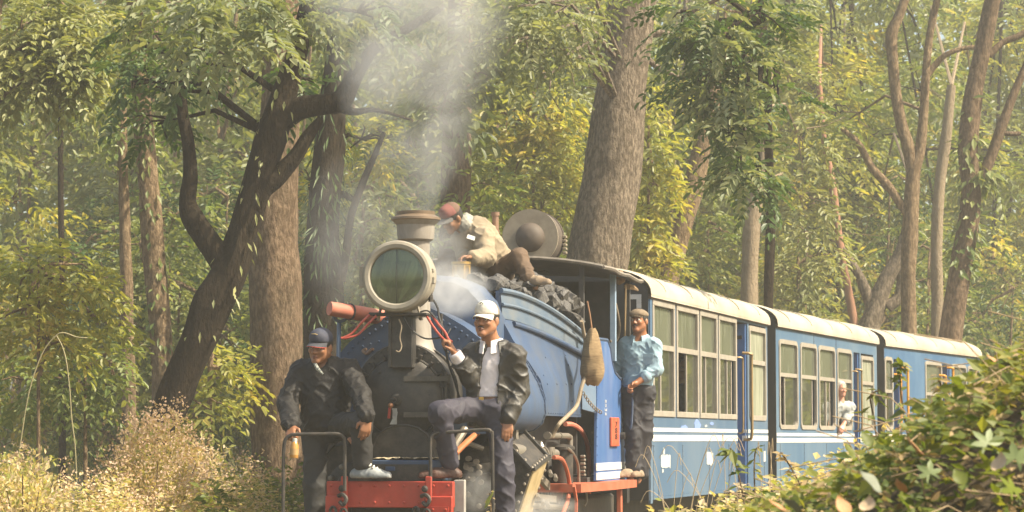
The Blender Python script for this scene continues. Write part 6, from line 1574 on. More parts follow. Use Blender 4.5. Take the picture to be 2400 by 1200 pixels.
tree('broad_tree', 'thick straight brown trunk just right of the leaning dark tree', [(652, 1115, 62), (648, 950, 60), (648, 800, 60), (646, 660, 60), (640, 560, 56), (648, 430, 50), (655, 300, 47), (660, 150, 45), (664, -80, 42)], 28, BK_BROWN,
     blobs=[pxblob(700, -220, 28, 400, 100, 40)], lm=LEAF_MID, leafkw=FARK, rough=.07)
tree('slim_tree', 'straight brown trunk left of the leaning tree with tufts near its top', [(384, 905, 27), (378, 800, 26), (370, 690, 26), (357, 550, 26), (346, 400, 25), (332, 250, 24), (322, 100, 22), (316, -60, 20)], 30, BK_TAN, blobs=[pxblob(260, -130, 30, 220, 90, 40), pxblob(330, 40, 30, 60, 60, 30)], lm=LEAF_MID, leafkw=FARK,
     extra=(strap_leaves(px_path([(384, 905, 25), (370, 690, 25), (346, 400, 25), (330, 230, 24)], 30), 140, .13, .05), LEAF_MID))
tree('thin_tree', 'thin pale brown trunk furthest left of the straight trunks', [(302, 1010, 19), (299, 800, 16), (296, 640, 15), (292, 500, 13), (288, 380, 11), (286, 200, 9)], 33, BK_TAN, blobs=[pxblob(285, 300, 33, 80, 90, 60)], lm=LEAF_MID, leafkw=MIDK)
VT = [(752, 760, 38), (748, 650, 36), (752, 560, 38), (762, 460, 38), (772, 340, 36), (784, 200, 32), (800, 60, 28)]
tree('vine_clad_tree', 'trunk hung with long ferny epiphytes beside the smoke', VT, 29.5, BK_DARK, limbs=[[(800, 660, 10), (812, 590, 10), (822, 510, 9), (850, 430, 9), (880, 360, 7), (900, 310, 5)], [(790, 740, 20), (782, 600, 18), (776, 500, 15)], [(770, 480, 12), (800, 455, 9), (830, 470, 6)]],
     blobs=[pxblob(860, 330, 30, 60, 70, 60), pxblob(720, 420, 30, 50, 60, 25)], lm=LEAF_YEL, leafkw=SAPK, extra=(strap_leaves(px_path(VT, 29.5), 300, .20, .03), LEAF_DARK))
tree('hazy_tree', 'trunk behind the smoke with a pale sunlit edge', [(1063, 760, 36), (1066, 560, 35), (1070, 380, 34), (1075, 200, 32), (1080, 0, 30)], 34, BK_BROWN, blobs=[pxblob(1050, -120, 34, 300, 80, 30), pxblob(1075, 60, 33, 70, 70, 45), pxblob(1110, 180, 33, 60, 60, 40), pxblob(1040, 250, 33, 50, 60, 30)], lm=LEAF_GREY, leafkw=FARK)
tree('great_tree', 'thickest grey trunk rising behind the cab roof', [(1362, 1120, 88), (1372, 860, 80), (1398, 610, 71), (1416, 500, 69), (1434, 390, 67), (1452, 250, 60), (1464, 160, 57), (1484, 0, 57), (1500, -130, 54)], 33, BK_GREY, rough=.06,
     limbs=[[(1500, 85, 12), (1545, 78, 9), (1590, 90, 7), (1622, 120, 5)], [(1520, 140, 8), (1545, 160, 6), (1590, 180, 4)]],
     blobs=[pxblob(1300, 30, 29, 130, 60, 64), pxblob(1230, 90, 29, 100, 60, 40), pxblob(1325, 130, 29.5, 60, 60, 24), pxblob(1180, 20, 30, 100, 50, 36), pxblob(1260, 190, 30, 90, 50, 22), pxblob(1450, -220, 31, 350, 90, 30)], lm=LEAF_GREY, leafkw=BIGK)
tree('leaning_brown_tree', 'leaning brown trunk right of the thick grey one', [(1552, 730, 27), (1580, 600, 25), (1604, 510, 25), (1626, 425, 25), (1645, 340, 22), (1662, 270, 20), (1680, 170, 18), (1700, 60, 15)], 37, BK_TAN, blobs=[pxblob(1700, 20, 37, 90, 60, 40)], lm=LEAF_MID, leafkw=MIDK)
tree('overhanging_tree', 'tree with big dark green feathery leaves right of the thick grey trunk', [(1800, 760, 12, 30), (1806, 500, 11, 30), (1800, 300, 11, 29), (1798, 190, 10, 28), (1790, 60, 9, 27.5)], 30, BK_DARK, limbs=[[(1812, 200, 9, 29), (1822, 175, 8, 29), (1812, 140, 7, 29)], [(1800, 100, 7, 28), (1740, 60, 6, 27), (1660, 60, 5, 26)], [(1800, 300, 7, 29), (1745, 260, 5, 27), (1690, 230, 4, 26)]],
     blobs=[pxblob(*q) for q in ((1600, 40, 26, 70, 50, 30), (1700, 110, 26, 70, 60, 36), (1780, 40, 26, 70, 50, 28), (1640, 190, 26, 50, 45, 22), (1715, 245, 26, 55, 40, 24), (1735, 330, 26, 45, 45, 22), (1725, 410, 26, 40, 35, 18), (1775, 435, 26, 35, 35, 16), (1825, 220, 27, 45, 50, 16), (1590, 130, 26.5, 40, 40, 12))], lm=LEAF_DARK, leafkw=BIGK,
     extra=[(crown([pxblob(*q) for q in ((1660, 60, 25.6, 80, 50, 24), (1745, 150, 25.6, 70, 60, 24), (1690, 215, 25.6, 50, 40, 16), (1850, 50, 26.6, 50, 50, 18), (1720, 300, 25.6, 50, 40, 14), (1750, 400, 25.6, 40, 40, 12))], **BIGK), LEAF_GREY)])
tree('sunlit_tree', 'pale straight trunk above the nearest coach roof', [(1756, 730, 21), (1757, 640, 20), (1763, 520, 20), (1775, 430, 18), (1790, 360, 15), (1797, 250, 13), (1800, 80, 12)], 40, BK_PALE, blobs=[pxblob(1880, 330, 42, 80, 90, 80), pxblob(1890, 480, 42, 60, 90, 60), pxblob(1850, 200, 42, 70, 80, 60)], lm=LEAF_PALE, leafkw=MIDK)
tree('forked_tree', 'slender trunk forking in two above the middle coach', [(2130, 860, 19), (2130, 760, 18), (2128, 650, 18), (2132, 560, 19), (2136, 470, 18), (2142, 400, 16), (2156, 350, 13), (2165, 260, 11), (2170, 180, 10), (2178, 90, 9), (2200, -20, 8)], 42, BK_TAN,
     limbs=[[(2140, 410, 14), (2130, 350, 15), (2112, 290, 14), (2100, 220, 13), (2092, 140, 13), (2090, 80, 14), (2108, 35, 12), (2135, -40, 9)], [(2168, 185, 9), (2190, 155, 8), (2215, 130, 7), (2255, 114, 6), (2292, 110, 6)], [(2125, 500, 10), (2085, 440, 11), (2045, 395, 9), (2010, 335, 8), (1972, 300, 5)]],
     blobs=[pxblob(1990, 280, 44, 60, 50, 30), pxblob(2150, -150, 44, 250, 80, 20)], lm=LEAF_MID, leafkw=FARK, rough=.07)
VT2 = [(2222, 860, 28), (2232, 770, 27), (2248, 650, 27), (2264, 560, 26), (2276, 450, 24), (2270, 340, 22), (2284, 210, 21), (2308, 90, 20), (2336, -50, 17)]
tree('creeper_tree', 'thick leaning trunk with creeper tufts at the right above the farthest coach', VT2, 40, BK_BROWN, limbs=[[(2296, 430, 15), (2325, 360, 13), (2355, 275, 12), (2382, 205, 10), (2425, 110, 8)], [(2350, 312, 6), (2372, 314, 6), (2392, 313, 5)], [(2318, 130, 10), (2350, 100, 8), (2385, 85, 8), (2430, 60, 7)]],
     blobs=[pxblob(2330, -150, 42, 220, 80, 20)], lm=LEAF_MID, leafkw=FARK, extra=(np.concatenate([strap_leaves(px_path(VT2[2:7], 40), 150, .22, .09, down=.5), strap_leaves(px_path([(2290, 440, 26), (2310, 400, 26)], 40), 90, .24, .10)]), LEAF_MID))
tree('pale_tree', 'thin whitish trunk between the two big trunks at the right', [(2196, 850, 15), (2196, 700, 14), (2195, 560, 14), (2202, 440, 13), (2216, 330, 13), (2230, 200, 11)], 47, BK_PALE, blobs=[pxblob(2150, 260, 60, 120, 110, 80), pxblob(2290, 330, 60, 110, 110, 70)], lm=LEAF_GREY, leafkw=FARK)
tree('reddish_tree', 'thin reddish trunk leaning left above the middle coach', [(2004, 790, 11), (1990, 690, 10), (1966, 560, 10), (1952, 440, 9), (1932, 330, 8), (1920, 200, 7)], 46, mat('bark_red', (.33, .17, .10), (.26, .13, .08), .9, scale=9), blobs=[pxblob(1930, 180, 53, 110, 90, 70)], lm=LEAF_YEL, leafkw=FARK)
tree('gnarled_tree', 'gnarled grey stems spreading low behind the middle coach', [(2030, 800, 26), (2045, 740, 24), (2075, 660, 20), (2110, 600, 17), (2130, 520, 14), (2140, 440, 10)], 46, BK_GREY, limbs=[[(2050, 740, 16), (2020, 660, 12), (1985, 600, 10), (1950, 560, 7)], [(2080, 720, 16), (2110, 690, 14), (2112, 620, 10)]], blobs=[pxblob(2060, 470, 54, 90, 80, 50)], lm=LEAF_MID, leafkw=FARK)
tree('dark_pole_tree', 'very thin dark trunk at the far left', [(146, 720, 8), (144, 560, 7), (142, 400, 7), (143, 240, 7), (146, 60, 6)], 36, BK_DARK, blobs=[pxblob(130, 150, 36, 90, 90, 70)], lm=LEAF_MID, leafkw=MIDK)
tree('pale_leaved_tree', 'tree with big pale sunlit leaves in the upper left corner', [(-60, 700, 20), (-40, 400, 18), (-20, 150, 15), (0, -60, 12)], 27, BK_TAN, limbs=[[(-30, 260, 9), (60, 180, 6), (130, 130, 5)]], blobs=[pxblob(*q) for q in ((60, 60, 27, 100, 70, 120), (160, 110, 27, 70, 50, 80), (90, 180, 27, 110, 50, 90), (190, 50, 27.5, 60, 60, 60), (20, 130, 27, 60, 60, 60), (180, 190, 27, 50, 40, 40))], lm=LEAF_PALE, leafkw=dict(L=.36, pairs=4, leaf=.12, width=.055, droop=.5))
# saplings and bushes at the forest edge
def sapling(label, px, Y, top, blobs, lm, kw=SAPK, r=5, name='sapling', lean=0):
    return tree(name, label, [(px, 1060, r), (px + lean * .3, (1060 + top) / 2 + 60, r * .8), (px + lean * .7, top + 60, r * .6), (px + lean, top, r * .4)], Y, BK_TAN, blobs=[pxblob(*b) for b in blobs], lm=lm, leafkw=kw, group='saplings at the forest edge')
sapling('yellow leaved sapling at the far left edge', 90, 24, 580, ((60, 640, 24, 90, 50, 60), (160, 620, 24, 80, 45, 55), (60, 740, 24, 80, 50, 50), (190, 690, 24, 70, 45, 45), (120, 800, 24, 90, 45, 50), (230, 760, 24.5, 60, 50, 30)), LEAF_YEL)
sapling('green sapling below the yellow one at the far left', 200, 26, 860, ((180, 900, 26, 90, 70, 70), (60, 900, 26, 80, 80, 60), (250, 850, 26, 60, 60, 40)), LEAF_MID)
sapling('small sapling between the leaning tree and the thick brown trunk', 492, 27, 800, ((500, 830, 27, 50, 40, 26), (540, 900, 27.5, 50, 60, 40), (480, 950, 27, 50, 50, 32)), LEAF_YEL, r=8)
sapling('bright sapling with yellowing leaves right of the thick grey trunk', 1520, 36, 280, ((1520, 350, 36, 40, 60, 60), (1535, 450, 36, 45, 60, 70), (1505, 540, 36, 40, 60, 60), (1530, 620, 36, 45, 50, 50), (1510, 250, 36, 30, 50, 35)), LEAF_YEL, MIDK)
sapling('light green sapling left of the thick grey trunk', 1250, 38, 180, ((1180, 280, 38, 70, 70, 90), (1270, 250, 38, 70, 70, 90), (1220, 380, 38, 80, 70, 100), (1310, 340, 38, 60, 80, 80), (1150, 430, 38.5, 60, 70, 70), (1270, 480, 38, 80, 60, 80), (1330, 470, 38, 40, 60, 40)), LEAF_YEL, MIDK)
sapling('feathery bush left of the smoke', 850, 31, 480, ((850, 520, 31, 60, 50, 45), (830, 620, 31, 60, 60, 50), (880, 440, 31, 40, 50, 30)), LEAF_GREY, MIDK)
sapling('bush with pale leaves above the nearest coach roof', 1660, 44, 520, ((1650, 600, 44, 60, 60, 60), (1700, 550, 44, 50, 60, 50), (1610, 660, 44, 50, 50, 40)), LEAF_MID, MIDK)
sapling('drooping bush above the joint of the first two coaches', 1870, 44, 560, ((1850, 640, 44, 70, 50, 60), (1920, 600, 44, 60, 60, 60), (1880, 720, 44, 80, 40, 50)), LEAF_PALE, MIDK)
# more of the wood behind: individual trees out to 70 m
g2 = np.random.default_rng(5); kinds = (('tall wood tree with yellowish crown deep in the forest', LEAF_YEL), ('wood tree with mid green crown deep in the forest', LEAF_MID), ('wood tree with grey green crown deep in the forest', LEAF_GREY), ('wood tree with dull olive crown deep in the forest', LEAF_FAR))
def place(px):
    for lim, t in ((120, 'at the far left edge'), (250, 'behind the dark pole tree'), (330, 'behind the thin pale brown trunk'), (420, 'behind the slim trunk with tufts'), (600, 'behind the leaning dark tree'), (720, 'behind the thick brown trunk'), (860, 'behind the vine clad trunk'), (1010, 'behind the chimney smoke'), (1180, 'right of the smoke'), (1340, 'left of the thick grey trunk'), (1530, 'behind the thick grey trunk'), (1690, 'behind the leaning brown trunk'), (1850, 'behind the pale trunk'), (2080, 'left of the forked trunk'), (2200, 'behind the forked trunk'), (2340, 'behind the creeper trunk')):
        if px < lim: return t
    return 'at the far right edge'
BKN = ('tan', 'dark', 'grey', 'brown')
for i in range(56):
    Yw = 40 + 30 * ((i * .618) % 1); px = -150 + 2700 * ((i * .7548) % 1); k = (0, 1, 2, 3, 1, 3, 0)[i % 7]; k = 3 if (k == 0 and px < 700) else k
    if px > 1500 and Yw < 52: Yw += 12
    r = g2.uniform(4, 11) * 40 / Yw; ln = g2.uniform(-110, 110); bend = g2.uniform(-60, 60)
    bl = [pxblob(px + ln * (1 - py_ / 1060) + g2.normal(0, 75), py_ + g2.normal(0, 35), Yw + g2.normal(0, 1.4), g2.uniform(70, 120), g2.uniform(55, 95), int(g2.uniform(30, 58))) for py_ in (20, 140, 250, 350, 440, 540, 640, 740)]
    tree('wood_tree', ('yellowish', 'mid green', 'grey green', 'olive')[k] + (' left leaning' if ln < -35 else ' right leaning' if ln > 35 else ' upright') + ' forest tree with ' + BKN[i % 4] + ' trunk ' + place(px + ln * .5), [(px, 1060, r * 1.3), (px + ln * .3 + bend, 700, r), (px + ln * .6 + bend * .6, 350, r * .85), (px + ln, 0, r * .7), (px + ln * 1.2, -200, r * .5)], Yw, (BK_TAN, BK_DARK, BK_GREY, BK_BROWN)[i % 4], blobs=bl, lm=kinds[k][1], leafkw=FARK, group='trees deep in the forest')
for i in range(60):
    Yw = 34 + 12 * ((i * .618) % 1); px = -100 + 1150 * ((i * .7548) % 1) if i % 2 else 1050 + 1400 * ((i * .569) % 1)
    if px > 1250: Yw += 14
    py0 = g2.uniform(420, 880); q = (i * 3 + i // 4) % 4; q = 3 if (px < 1000 and q == 0 and Yw > 36) else q; lm_ = (LEAF_MID, LEAF_YEL, LEAF_FAR, LEAF_DARK)[q]
    tree('understory_bush', ('mid green', 'yellowish', 'olive', 'dark green')[q] + (' tall' if py0 < 560 else ' low' if py0 > 740 else '') + ' understory bush ' + place(px), [(px, 1060, 6), (px + 10, (1060 + py0) / 2, 4), (px + 20, py0, 2)], Yw, BK_TAN, blobs=[pxblob(px + g2.normal(0, 60), py_, Yw + g2.normal(0, .5), 85, 75, 42) for py_ in np.arange(py0, 1060, 85)], lm=lm_, leafkw=MIDK, group='understory bushes', cat='bush')
by_label = {}
for o in COL.objects:
    if o.parent is None and o.get('group') in ('trees deep in the forest', 'understory bushes'): by_label.setdefault(o['label'], []).append(o)
for lb, os_ in by_label.items():
    os_.sort(key=lambda q: q.location.y)
    if len(os_) == 2:
        for o, w in zip(os_, ('nearer ', 'farther ')): o['label'] = w + lb
    elif len(os_) == 3:
        for o, w in zip(os_, ('nearest ', 'middle ', 'farthest ')): o['label'] = w + lb
# the far wood that reads as one mass
n = 110000; Pf = np.stack([g2.uniform(-34, 44, n), g2.uniform(66, 96, n), g2.uniform(-.3, 19, n)], -1)
dens = vnoise(Pf * np.array([.35, .2, .35])); keep = dens > .24; Pf = Pf[keep]; nf_ = len(Pf)
Qf = leaf_quads(Pf, nrm_(rand_dirs(nf_, g2) + np.array([0, -.2, -.5])), rand_dirs(nf_, g2), g2.uniform(.35, .75, nf_), g2.uniform(.18, .36, nf_))
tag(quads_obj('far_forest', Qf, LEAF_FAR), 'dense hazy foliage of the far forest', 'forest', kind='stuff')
# and beside the track on the right, seen in the coach windows
n = 16000; Pf = np.stack([g2.uniform(13, 24, n), g2.uniform(26, 70, n), g2.uniform(-.3, 9, n)], -1); keep = (vnoise(Pf * np.array([.4, .3, .4])) > .45) & (Pf[:, 0] > Pf[:, 1] * .22 + 3); Pf = Pf[keep]; nf_ = len(Pf)
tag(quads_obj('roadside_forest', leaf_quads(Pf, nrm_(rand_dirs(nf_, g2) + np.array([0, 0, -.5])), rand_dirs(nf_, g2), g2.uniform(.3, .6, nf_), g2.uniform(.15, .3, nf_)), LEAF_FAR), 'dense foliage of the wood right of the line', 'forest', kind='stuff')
# ------------------------------------------------------------------ undergrowth and the bank
g3 = np.random.default_rng(9)
def small_plants(P, H, per, leaf, width, spread=.10, g=g3, up=.25):
    """P ground points, H heights; leaves scattered up each stem"""
    n = len(P); k = np.repeat(np.arange(n), per); f = g.random(n * per) ** .7
    a = g.uniform(0, 2 * math.pi, n * per); d = np.stack([np.cos(a), np.sin(a), g.normal(up, .35, n * per)], -1); d = nrm_(d)
    base = P[k] + np.array([0, 0, 1.0]) * (H[k] * f)[:, None] + d * spread * g.uniform(0, 1, n * per)[:, None]
    return leaf_quads(base, nrm_(d + np.array([0, 0, -.15])), nrm_(np.array([0, 0, 1.0]) + g.normal(0, .5, (n * per, 3))), leaf * g.uniform(.5, 1.4, n * per), width * g.uniform(.6, 1.3, n * per))
def gz(P): return ground_z(P[:, 0], P[:, 1])
def strip(n, px0, px1, Y0, Y1, top, g=g3):
    """plants in a photo-wide strip, tops at about the given photo height"""
    Yv = g.uniform(Y0, Y1, n); pxv = g.uniform(px0, px1, n); X_ = (pxv - 1200) / FPX * Yv; P = np.stack([X_, Yv, np.zeros(n)], -1); P[:, 2] = gz(P)
    tp = CAM_Z + (1030 - top(pxv) + g.normal(-4, 22, n)) * Yv / FPX; return P, np.maximum(.12, tp - P[:, 2])
topL = lambda x: 1148 + 26 * np.sin(x / 45.0) + 20 * np.sin(x / 17.0 + 1) - 35 * np.exp(-((x - 40) / 120.0) ** 2) - 35 * np.exp(-((x - 560) / 80.0) ** 2) * 0
P, H = strip(7500, -60, 700, 14.6, 23.5, topL)
keep = (LF.fx.x * (P[:, 0] - LF.o.x) + LF.fx.y * (P[:, 1] - LF.o.y)) < -1.15; P, H = P[keep], H[keep]
cl = vnoise(P * np.array([1.6, 1.1, 0]) + 4); H = H * (.55 + .75 * cl); cl2 = vnoise(P * np.array([1.1, .9, 0]) + 11)
A_ = (cl > .36) & (cl2 < .56); B_ = cl2 >= .50
tag(quads_obj('undergrowth', small_plants(P[A_], H[A_], 17, .040, .024, .09), SCRUB), 'dry beige and yellow green scrub beside the track', 'undergrowth', kind='stuff')
tag(quads_obj('green_undergrowth', small_plants(P[B_], H[B_] * .95, 10, .075, .045, .10), CREEP), 'green leafy weeds between the dry scrub beside the track', 'undergrowth', kind='stuff')
P2, H2 = P[A_][::3], H[A_][::3] * 1.02; n = len(P2); sd_ = P2 + np.array([0, 0, 1.0]) * H2[:, None]
Qs = leaf_quads(np.repeat(sd_, 8, 0) + g3.normal(0, .026, (n * 8, 3)), rand_dirs(n * 8, g3), rand_dirs(n * 8, g3), g3.uniform(.014, .032, n * 8), np.full(n * 8, .017))
tag(quads_obj('dry_flower_heads', Qs, leaf_mat('flower_dry', [(.36, .23, .14), (.52, .36, .24), (.60, .44, .32), (.62, .50, .36)], .3, .7, .2)), 'dry pinkish beige flower heads over the scrub', 'undergrowth', kind='stuff')
# dry mound in front of the leaning tree
def mound(name, label, px, py, Y, rx, ry, n, lm, leaf=.05, width=.03, rz=.6):
    c = at(px, py, Y); root = empty(name, (c.x, c.y, float(ground_z(c.x, c.y))), label, 'shrub', 'shrubs in the scrub left of the engine')
    k = Y / FPX; h = c.z - root.location.z; d = rand_dirs(n, g3); d[:, 2] = np.abs(d[:, 2]) ** .75; d = nrm_(d); rr_ = g3.uniform(.55, 1, n) ** .5 * (.8 + .4 * vnoise(d * 3 + px))
    Pm = V3(root.location) + d * rr_[:, None] * np.array([rx * k, rz, h]); Q = leaf_quads(Pm, nrm_(d + g3.normal(0, .5, (n, 3))), nrm_(d + np.array([0, 0, .6]) + g3.normal(0, .4, (n, 3))), leaf * g3.uniform(.5, 1.4, n), width * g3.uniform(.6, 1.3, n))
    quads_obj('foliage', Q, lm, root); m = MB()
    for i in range(14):
        a = 2 * math.pi * i / 14; e = Vector((math.cos(a) * rx * k * .7, math.sin(a) * rz * .7, h * random.uniform(.5, .95))); m.tube([(0, 0, 0), e * .5 + Vector((0, 0, .1)), e], .006, 4, rs=[.01, .007, .003])
    m.build('stems', BK_TAN, root)['kind'] = 'stuff'; return root
mound('dry_shrub', 'tall dry beige mound of scrub at the foot of the leaning dark tree', 365, 1004, 19, 165, 0, 9000, SCRUB, .040, .026, .7)
mound('dry_shrub', 'low mound of pale scrub at the far left below the yellow sapling', 60, 1075, 18, 120, 0, 2200, SCRUB)
mound('dry_shrub', 'small sprawling scrub left of the thick brown trunk', 500, 1062, 21, 90, 0, 1800, SCRUB)
mound('dry_shrub', 'green and beige scrub below the thick brown trunk', 610, 1090, 22.5, 80, 0, 1500, CREEP)
hd_ = COL.objects['dry_shrub']; dd = rand_dirs(2600, g3); dd[:, 2] = np.abs(dd[:, 2]); kk = 19 / FPX
PP = V3(hd_.location) + dd * (.93 + .16 * g3.random(2600))[:, None] * np.array([165 * kk, .7, at(365, 1004, 19).z - hd_.location.z]) * (.8 + .4 * vnoise(dd * 3 + 365))[:, None]
PP = np.repeat(PP, 4, 0) + g3.normal(0, .02, (10400, 3)); quads_obj('flower_heads', leaf_quads(PP, rand_dirs(10400, g3), rand_dirs(10400, g3), g3.uniform(.015, .034, 10400), np.full(10400, .018)), MATS['flower_dry'], hd_)['kind'] = 'stuff'
# arching dry canes at the left
cn = empty('dry_canes', (at(45, 1060, 20).x, 20, -.25), 'two dry bent canes arching over at the left', 'plant'); o = cn.location
for pts in (((36, 1130), (48, 1040), (68, 920), (98, 830), (130, 788), (150, 780), (180, 790), (205, 792)), ((132, 786), (146, 812), (156, 850), (164, 920), (168, 980), (176, 1045), (180, 1130))):
    m = MB(); m.tube([p - o for p in spline([at(*p, 20) for p in pts], 4)], .005, 5); m.build('cane', mat('cane_dry', (.33, .28, .15), (.25, .22, .11), .7, scale=12), cn)

# right bank: a leaf covered slope between camera and coaches
def bank_top(px): return np.interp(px, [1560, 1700, 1800, 1900, 2000, 2100, 2200, 2300, 2400, 2560], [1330, 1265, 1220, 1180, 1125, 1055, 980, 912, 845, 790])
bx, by = np.meshgrid(np.linspace(.3, 3.4, 44), np.linspace(5.6, 15.5, 50))
pxb = bx / np.clip(by, 7.6, 99) * FPX + 1200; crest = CAM_Z + (1030 - bank_top(pxb)) * np.clip(by, 6, 9.6) / FPX - .15
fall = np.clip((by - 5.6) / 2.2, 0, 1) ** .8 * np.clip((15.5 - by) / 5.0, 0, 1) ** .7; zb0 = -.34
zz = zb0 + (np.maximum(crest, zb0) - zb0) * fall + .05 * vnoise(np.stack([bx * 4, by * 4, bx * 0], -1))
W_ = bx.shape[1]; i, j = np.meshgrid(np.arange(W_ - 1), np.arange(bx.shape[0] - 1)); b0 = (j * W_ + i).ravel()
BV = np.stack([bx, by, zz], -1).reshape(-1, 3)
tag(fast_mesh('earth_bank', BV, np.stack([b0, b0 + 1, b0 + 1 + W_, b0 + W_], 1), mat('bank_earth', (.11, .075, .04), (.075, .055, .03), .95, scale=8, bump=.6, bscale=30), smooth=True), kind='structure')
def bank_pts(n, g=g3, lo=-.30):
    k = g.integers(0, len(BV), n * 3); P = BV[k] + np.stack([g.uniform(-.04, .04, n * 3), g.uniform(-.1, .1, n * 3), np.zeros(n * 3)], -1); P = P[P[:, 2] > lo][:n]; return P
bank = empty('creeper_bank', (2.0, 9.0, .3), 'tangled creeper with green and dry leaves covering the bank at the lower right', 'creeper'); o = V3(bank.location)
def scatter(n, leaf, width, hgt, g=g3, lo=-.30):
    P = bank_pts(n, g, lo); n = len(P); P = P + np.array([0, 0, 1.0]) * (g.random(n) ** 1.6 * hgt)[:, None]; a = g.uniform(0, 2 * math.pi, n)
    d = nrm_(np.stack([np.cos(a), np.sin(a) - .4, g.normal(-.05, .35, n)], -1)); return leaf_quads(P, d, nrm_(np.array([0, -.5, 1.0]) + g.normal(0, .55, (n, 3))), leaf * g.uniform(.5, 1.35, n), width * g.uniform(.6, 1.25, n))
q = quads_obj('green_leaves', scatter(19000, .050, .034, .20), CREEP, bank); q['kind'] = 'stuff'
q = quads_obj('dry_leaves', scatter(15000, .040, .020, .18), DRY, bank); q['kind'] = 'stuff'
BP_ = bank_pts
def near_(n): P = BP_(n * 4); return P[P[:, 1] < 8.6][:n]
bank_pts = lambda n, g=g3, lo=-.3: near_(n)
q = quads_obj('near_green_leaves', scatter(6500, .055, .038, .16), CREEP, bank); q['kind'] = 'stuff'
q = quads_obj('near_dry_leaves', scatter(3500, .05, .026, .12), DRY, bank); q['kind'] = 'stuff'
bank_pts = BP_
q = quads_obj('young_leaves', scatter(4500, .065, .045, .22), CREEP, bank); q['kind'] = 'stuff'
m = MB(); Pb = bank_pts(1100)
for p in Pb:
    p = Vector(p); a = random.uniform(0, 6.3); L = random.uniform(.12, .42); e = p + Vector((math.cos(a) * L, math.sin(a) * L * .6, random.uniform(-.05, .25))); m.tube([p - bank.location, p.lerp(e, .5) + Vector((0, 0, .07)) - bank.location, e - bank.location], .0022, 4)
m.build('stems', mat('stem_dry', (.26, .17, .09), (.34, .25, .14), .8, scale=20), bank)['kind'] = 'stuff'
# the larger leaves one can pick out
def lobed_mesh(name, m_, lobes=5, seed=0):
    r_ = random.Random(seed); vs = [(0, 0, 0)]; n = lobes * 4
    for i in range(n + 1):
        a = -2.5 + 5.0 * i / n; ph = (i / 4.0) % 1; k = .40 + .60 * (1 - abs(ph - .5) * 2 if False else (math.cos(2 * math.pi * (i / 4.0 + .5)) * -.5 + .5)); k *= (.75 + .35 * math.cos(a * .6)); vs.append((k * math.sin(a), k * math.cos(a), -.14 * k * k + .05 * math.sin(3 * a + seed)))
    fs = [(0, i, i + 1) for i in range(1, n + 1)]
    me = bpy.data.meshes.new(name); me.from_pydata(vs, [], fs); me.materials.append(m_); me.polygons.foreach_set('use_smooth', [True] * len(fs)); return me
def oval_mesh(name, m_, curl=.3, w=.36):
    vs, fs = [], []; n = 8
    for i in range(n + 1):
        f = i / n; h = w * math.sin(math.pi * f ** .8) + .004
        for sx in (-1, 0, 1): vs.append((sx * h, f, curl * (f - .5) ** 2 * 1.6 + abs(sx) * h * .35 - .03 * math.sin(f * 9)))
    for i in range(n):
        for k in range(2): fs.append((i * 3 + k, i * 3 + k + 1, i * 3 + k + 4, i * 3 + k + 3))
    me = bpy.data.meshes.new(name); me.from_pydata(vs, [], fs); me.materials.append(m_); me.polygons.foreach_set('use_smooth', [True] * len(fs)); return me
LOB = [lobed_mesh('leaf', BIGLEAF, 5, i) for i in range(3)] + [lobed_mesh('leaf', CREEP, 5, i + 7) for i in range(2)]; OV = [oval_mesh('leaf', BROWNLEAF, .5), oval_mesh('leaf', mat('leaf_tan', (.55, .42, .27), (.46, .33, .2), .7, scale=18), .7, .45), oval_mesh('leaf', CREEP, .2, .34), oval_mesh('leaf', mat('leaf_silver', (.17, .18, .13), (.13, .145, .10), .6, scale=15), .3, .45)]
def put_leaf(me, p, s, tilt, name='leaf'):
    o_ = link(name, me, bank); o_.location = Vector(p) - bank.location; o_.scale = (s, s, s); o_.rotation_euler = tilt
for px, py, Y, s_, k, rz in ((2315, 1040, 7.4, .055, 0, .3), (2380, 1075, 7.0, .055, 1, -.4), (2290, 1060, 7.8, .05, 2, 1.2), (2230, 1030, 8.0, .045, 3, .5), (2375, 1150, 6.8, .05, 0, 2.0), (2180, 1110, 7.4, .045, 1, .2), (2130, 1050, 8.2, .05, 4, -.5), (2330, 950, 8.6, .05, 3, .8), (2250, 960, 8.6, .045, 4, 0), (2080, 1090, 8.2, .045, 3, -.8), (2010, 1130, 8.0, .045, 4, .6), (2390, 910, 8.5, .05, 2, 0)):
    put_leaf(LOB[k], at(px, py, Y), s_, (R(62), R(random.uniform(-25, 25)), rz))
for px, py, Y, s_, k, rz, rx in ((2160, 1075, 7.0, .075, 0, 1.4, 50), (1985, 1212, 6.4, .06, 0, .5, 55), (2030, 1205, 6.4, .05, 1, -.6, 50), (1840, 1205, 6.4, .055, 0, 1.3, 35), (1880, 1212, 6.3, .07, 3, 1.5, 40), (2060, 1160, 6.6, .08, 3, 1.3, 50), (2040, 1050, 7.6, .06, 2, .5, 60), (2190, 990, 8.0, .07, 2, -.4, 55), (2000, 1080, 7.8, .06, 2, .9, 60), (2340, 1110, 6.9, .06, 1, -.9, 60), (2260, 1140, 6.7, .06, 2, .2, 50), (2120, 1160, 6.7, .05, 0, 2.2, 50)):
    put_leaf(OV[k], at(px, py, Y), s_, (R(rx), R(random.uniform(-20, 20)), rz))
rb = random.Random(4)
for p in bank_pts(150, g3, -.1): put_leaf(OV[rb.choice((2, 2, 3, 0))] if rb.random() < .7 else LOB[rb.choice((0, 3, 4))], Vector(p) + Vector((0, 0, rb.uniform(.04, .2))), rb.uniform(.035, .06), (R(rb.uniform(20, 75)), R(rb.uniform(-30, 30)), rb.uniform(0, 6.3)))
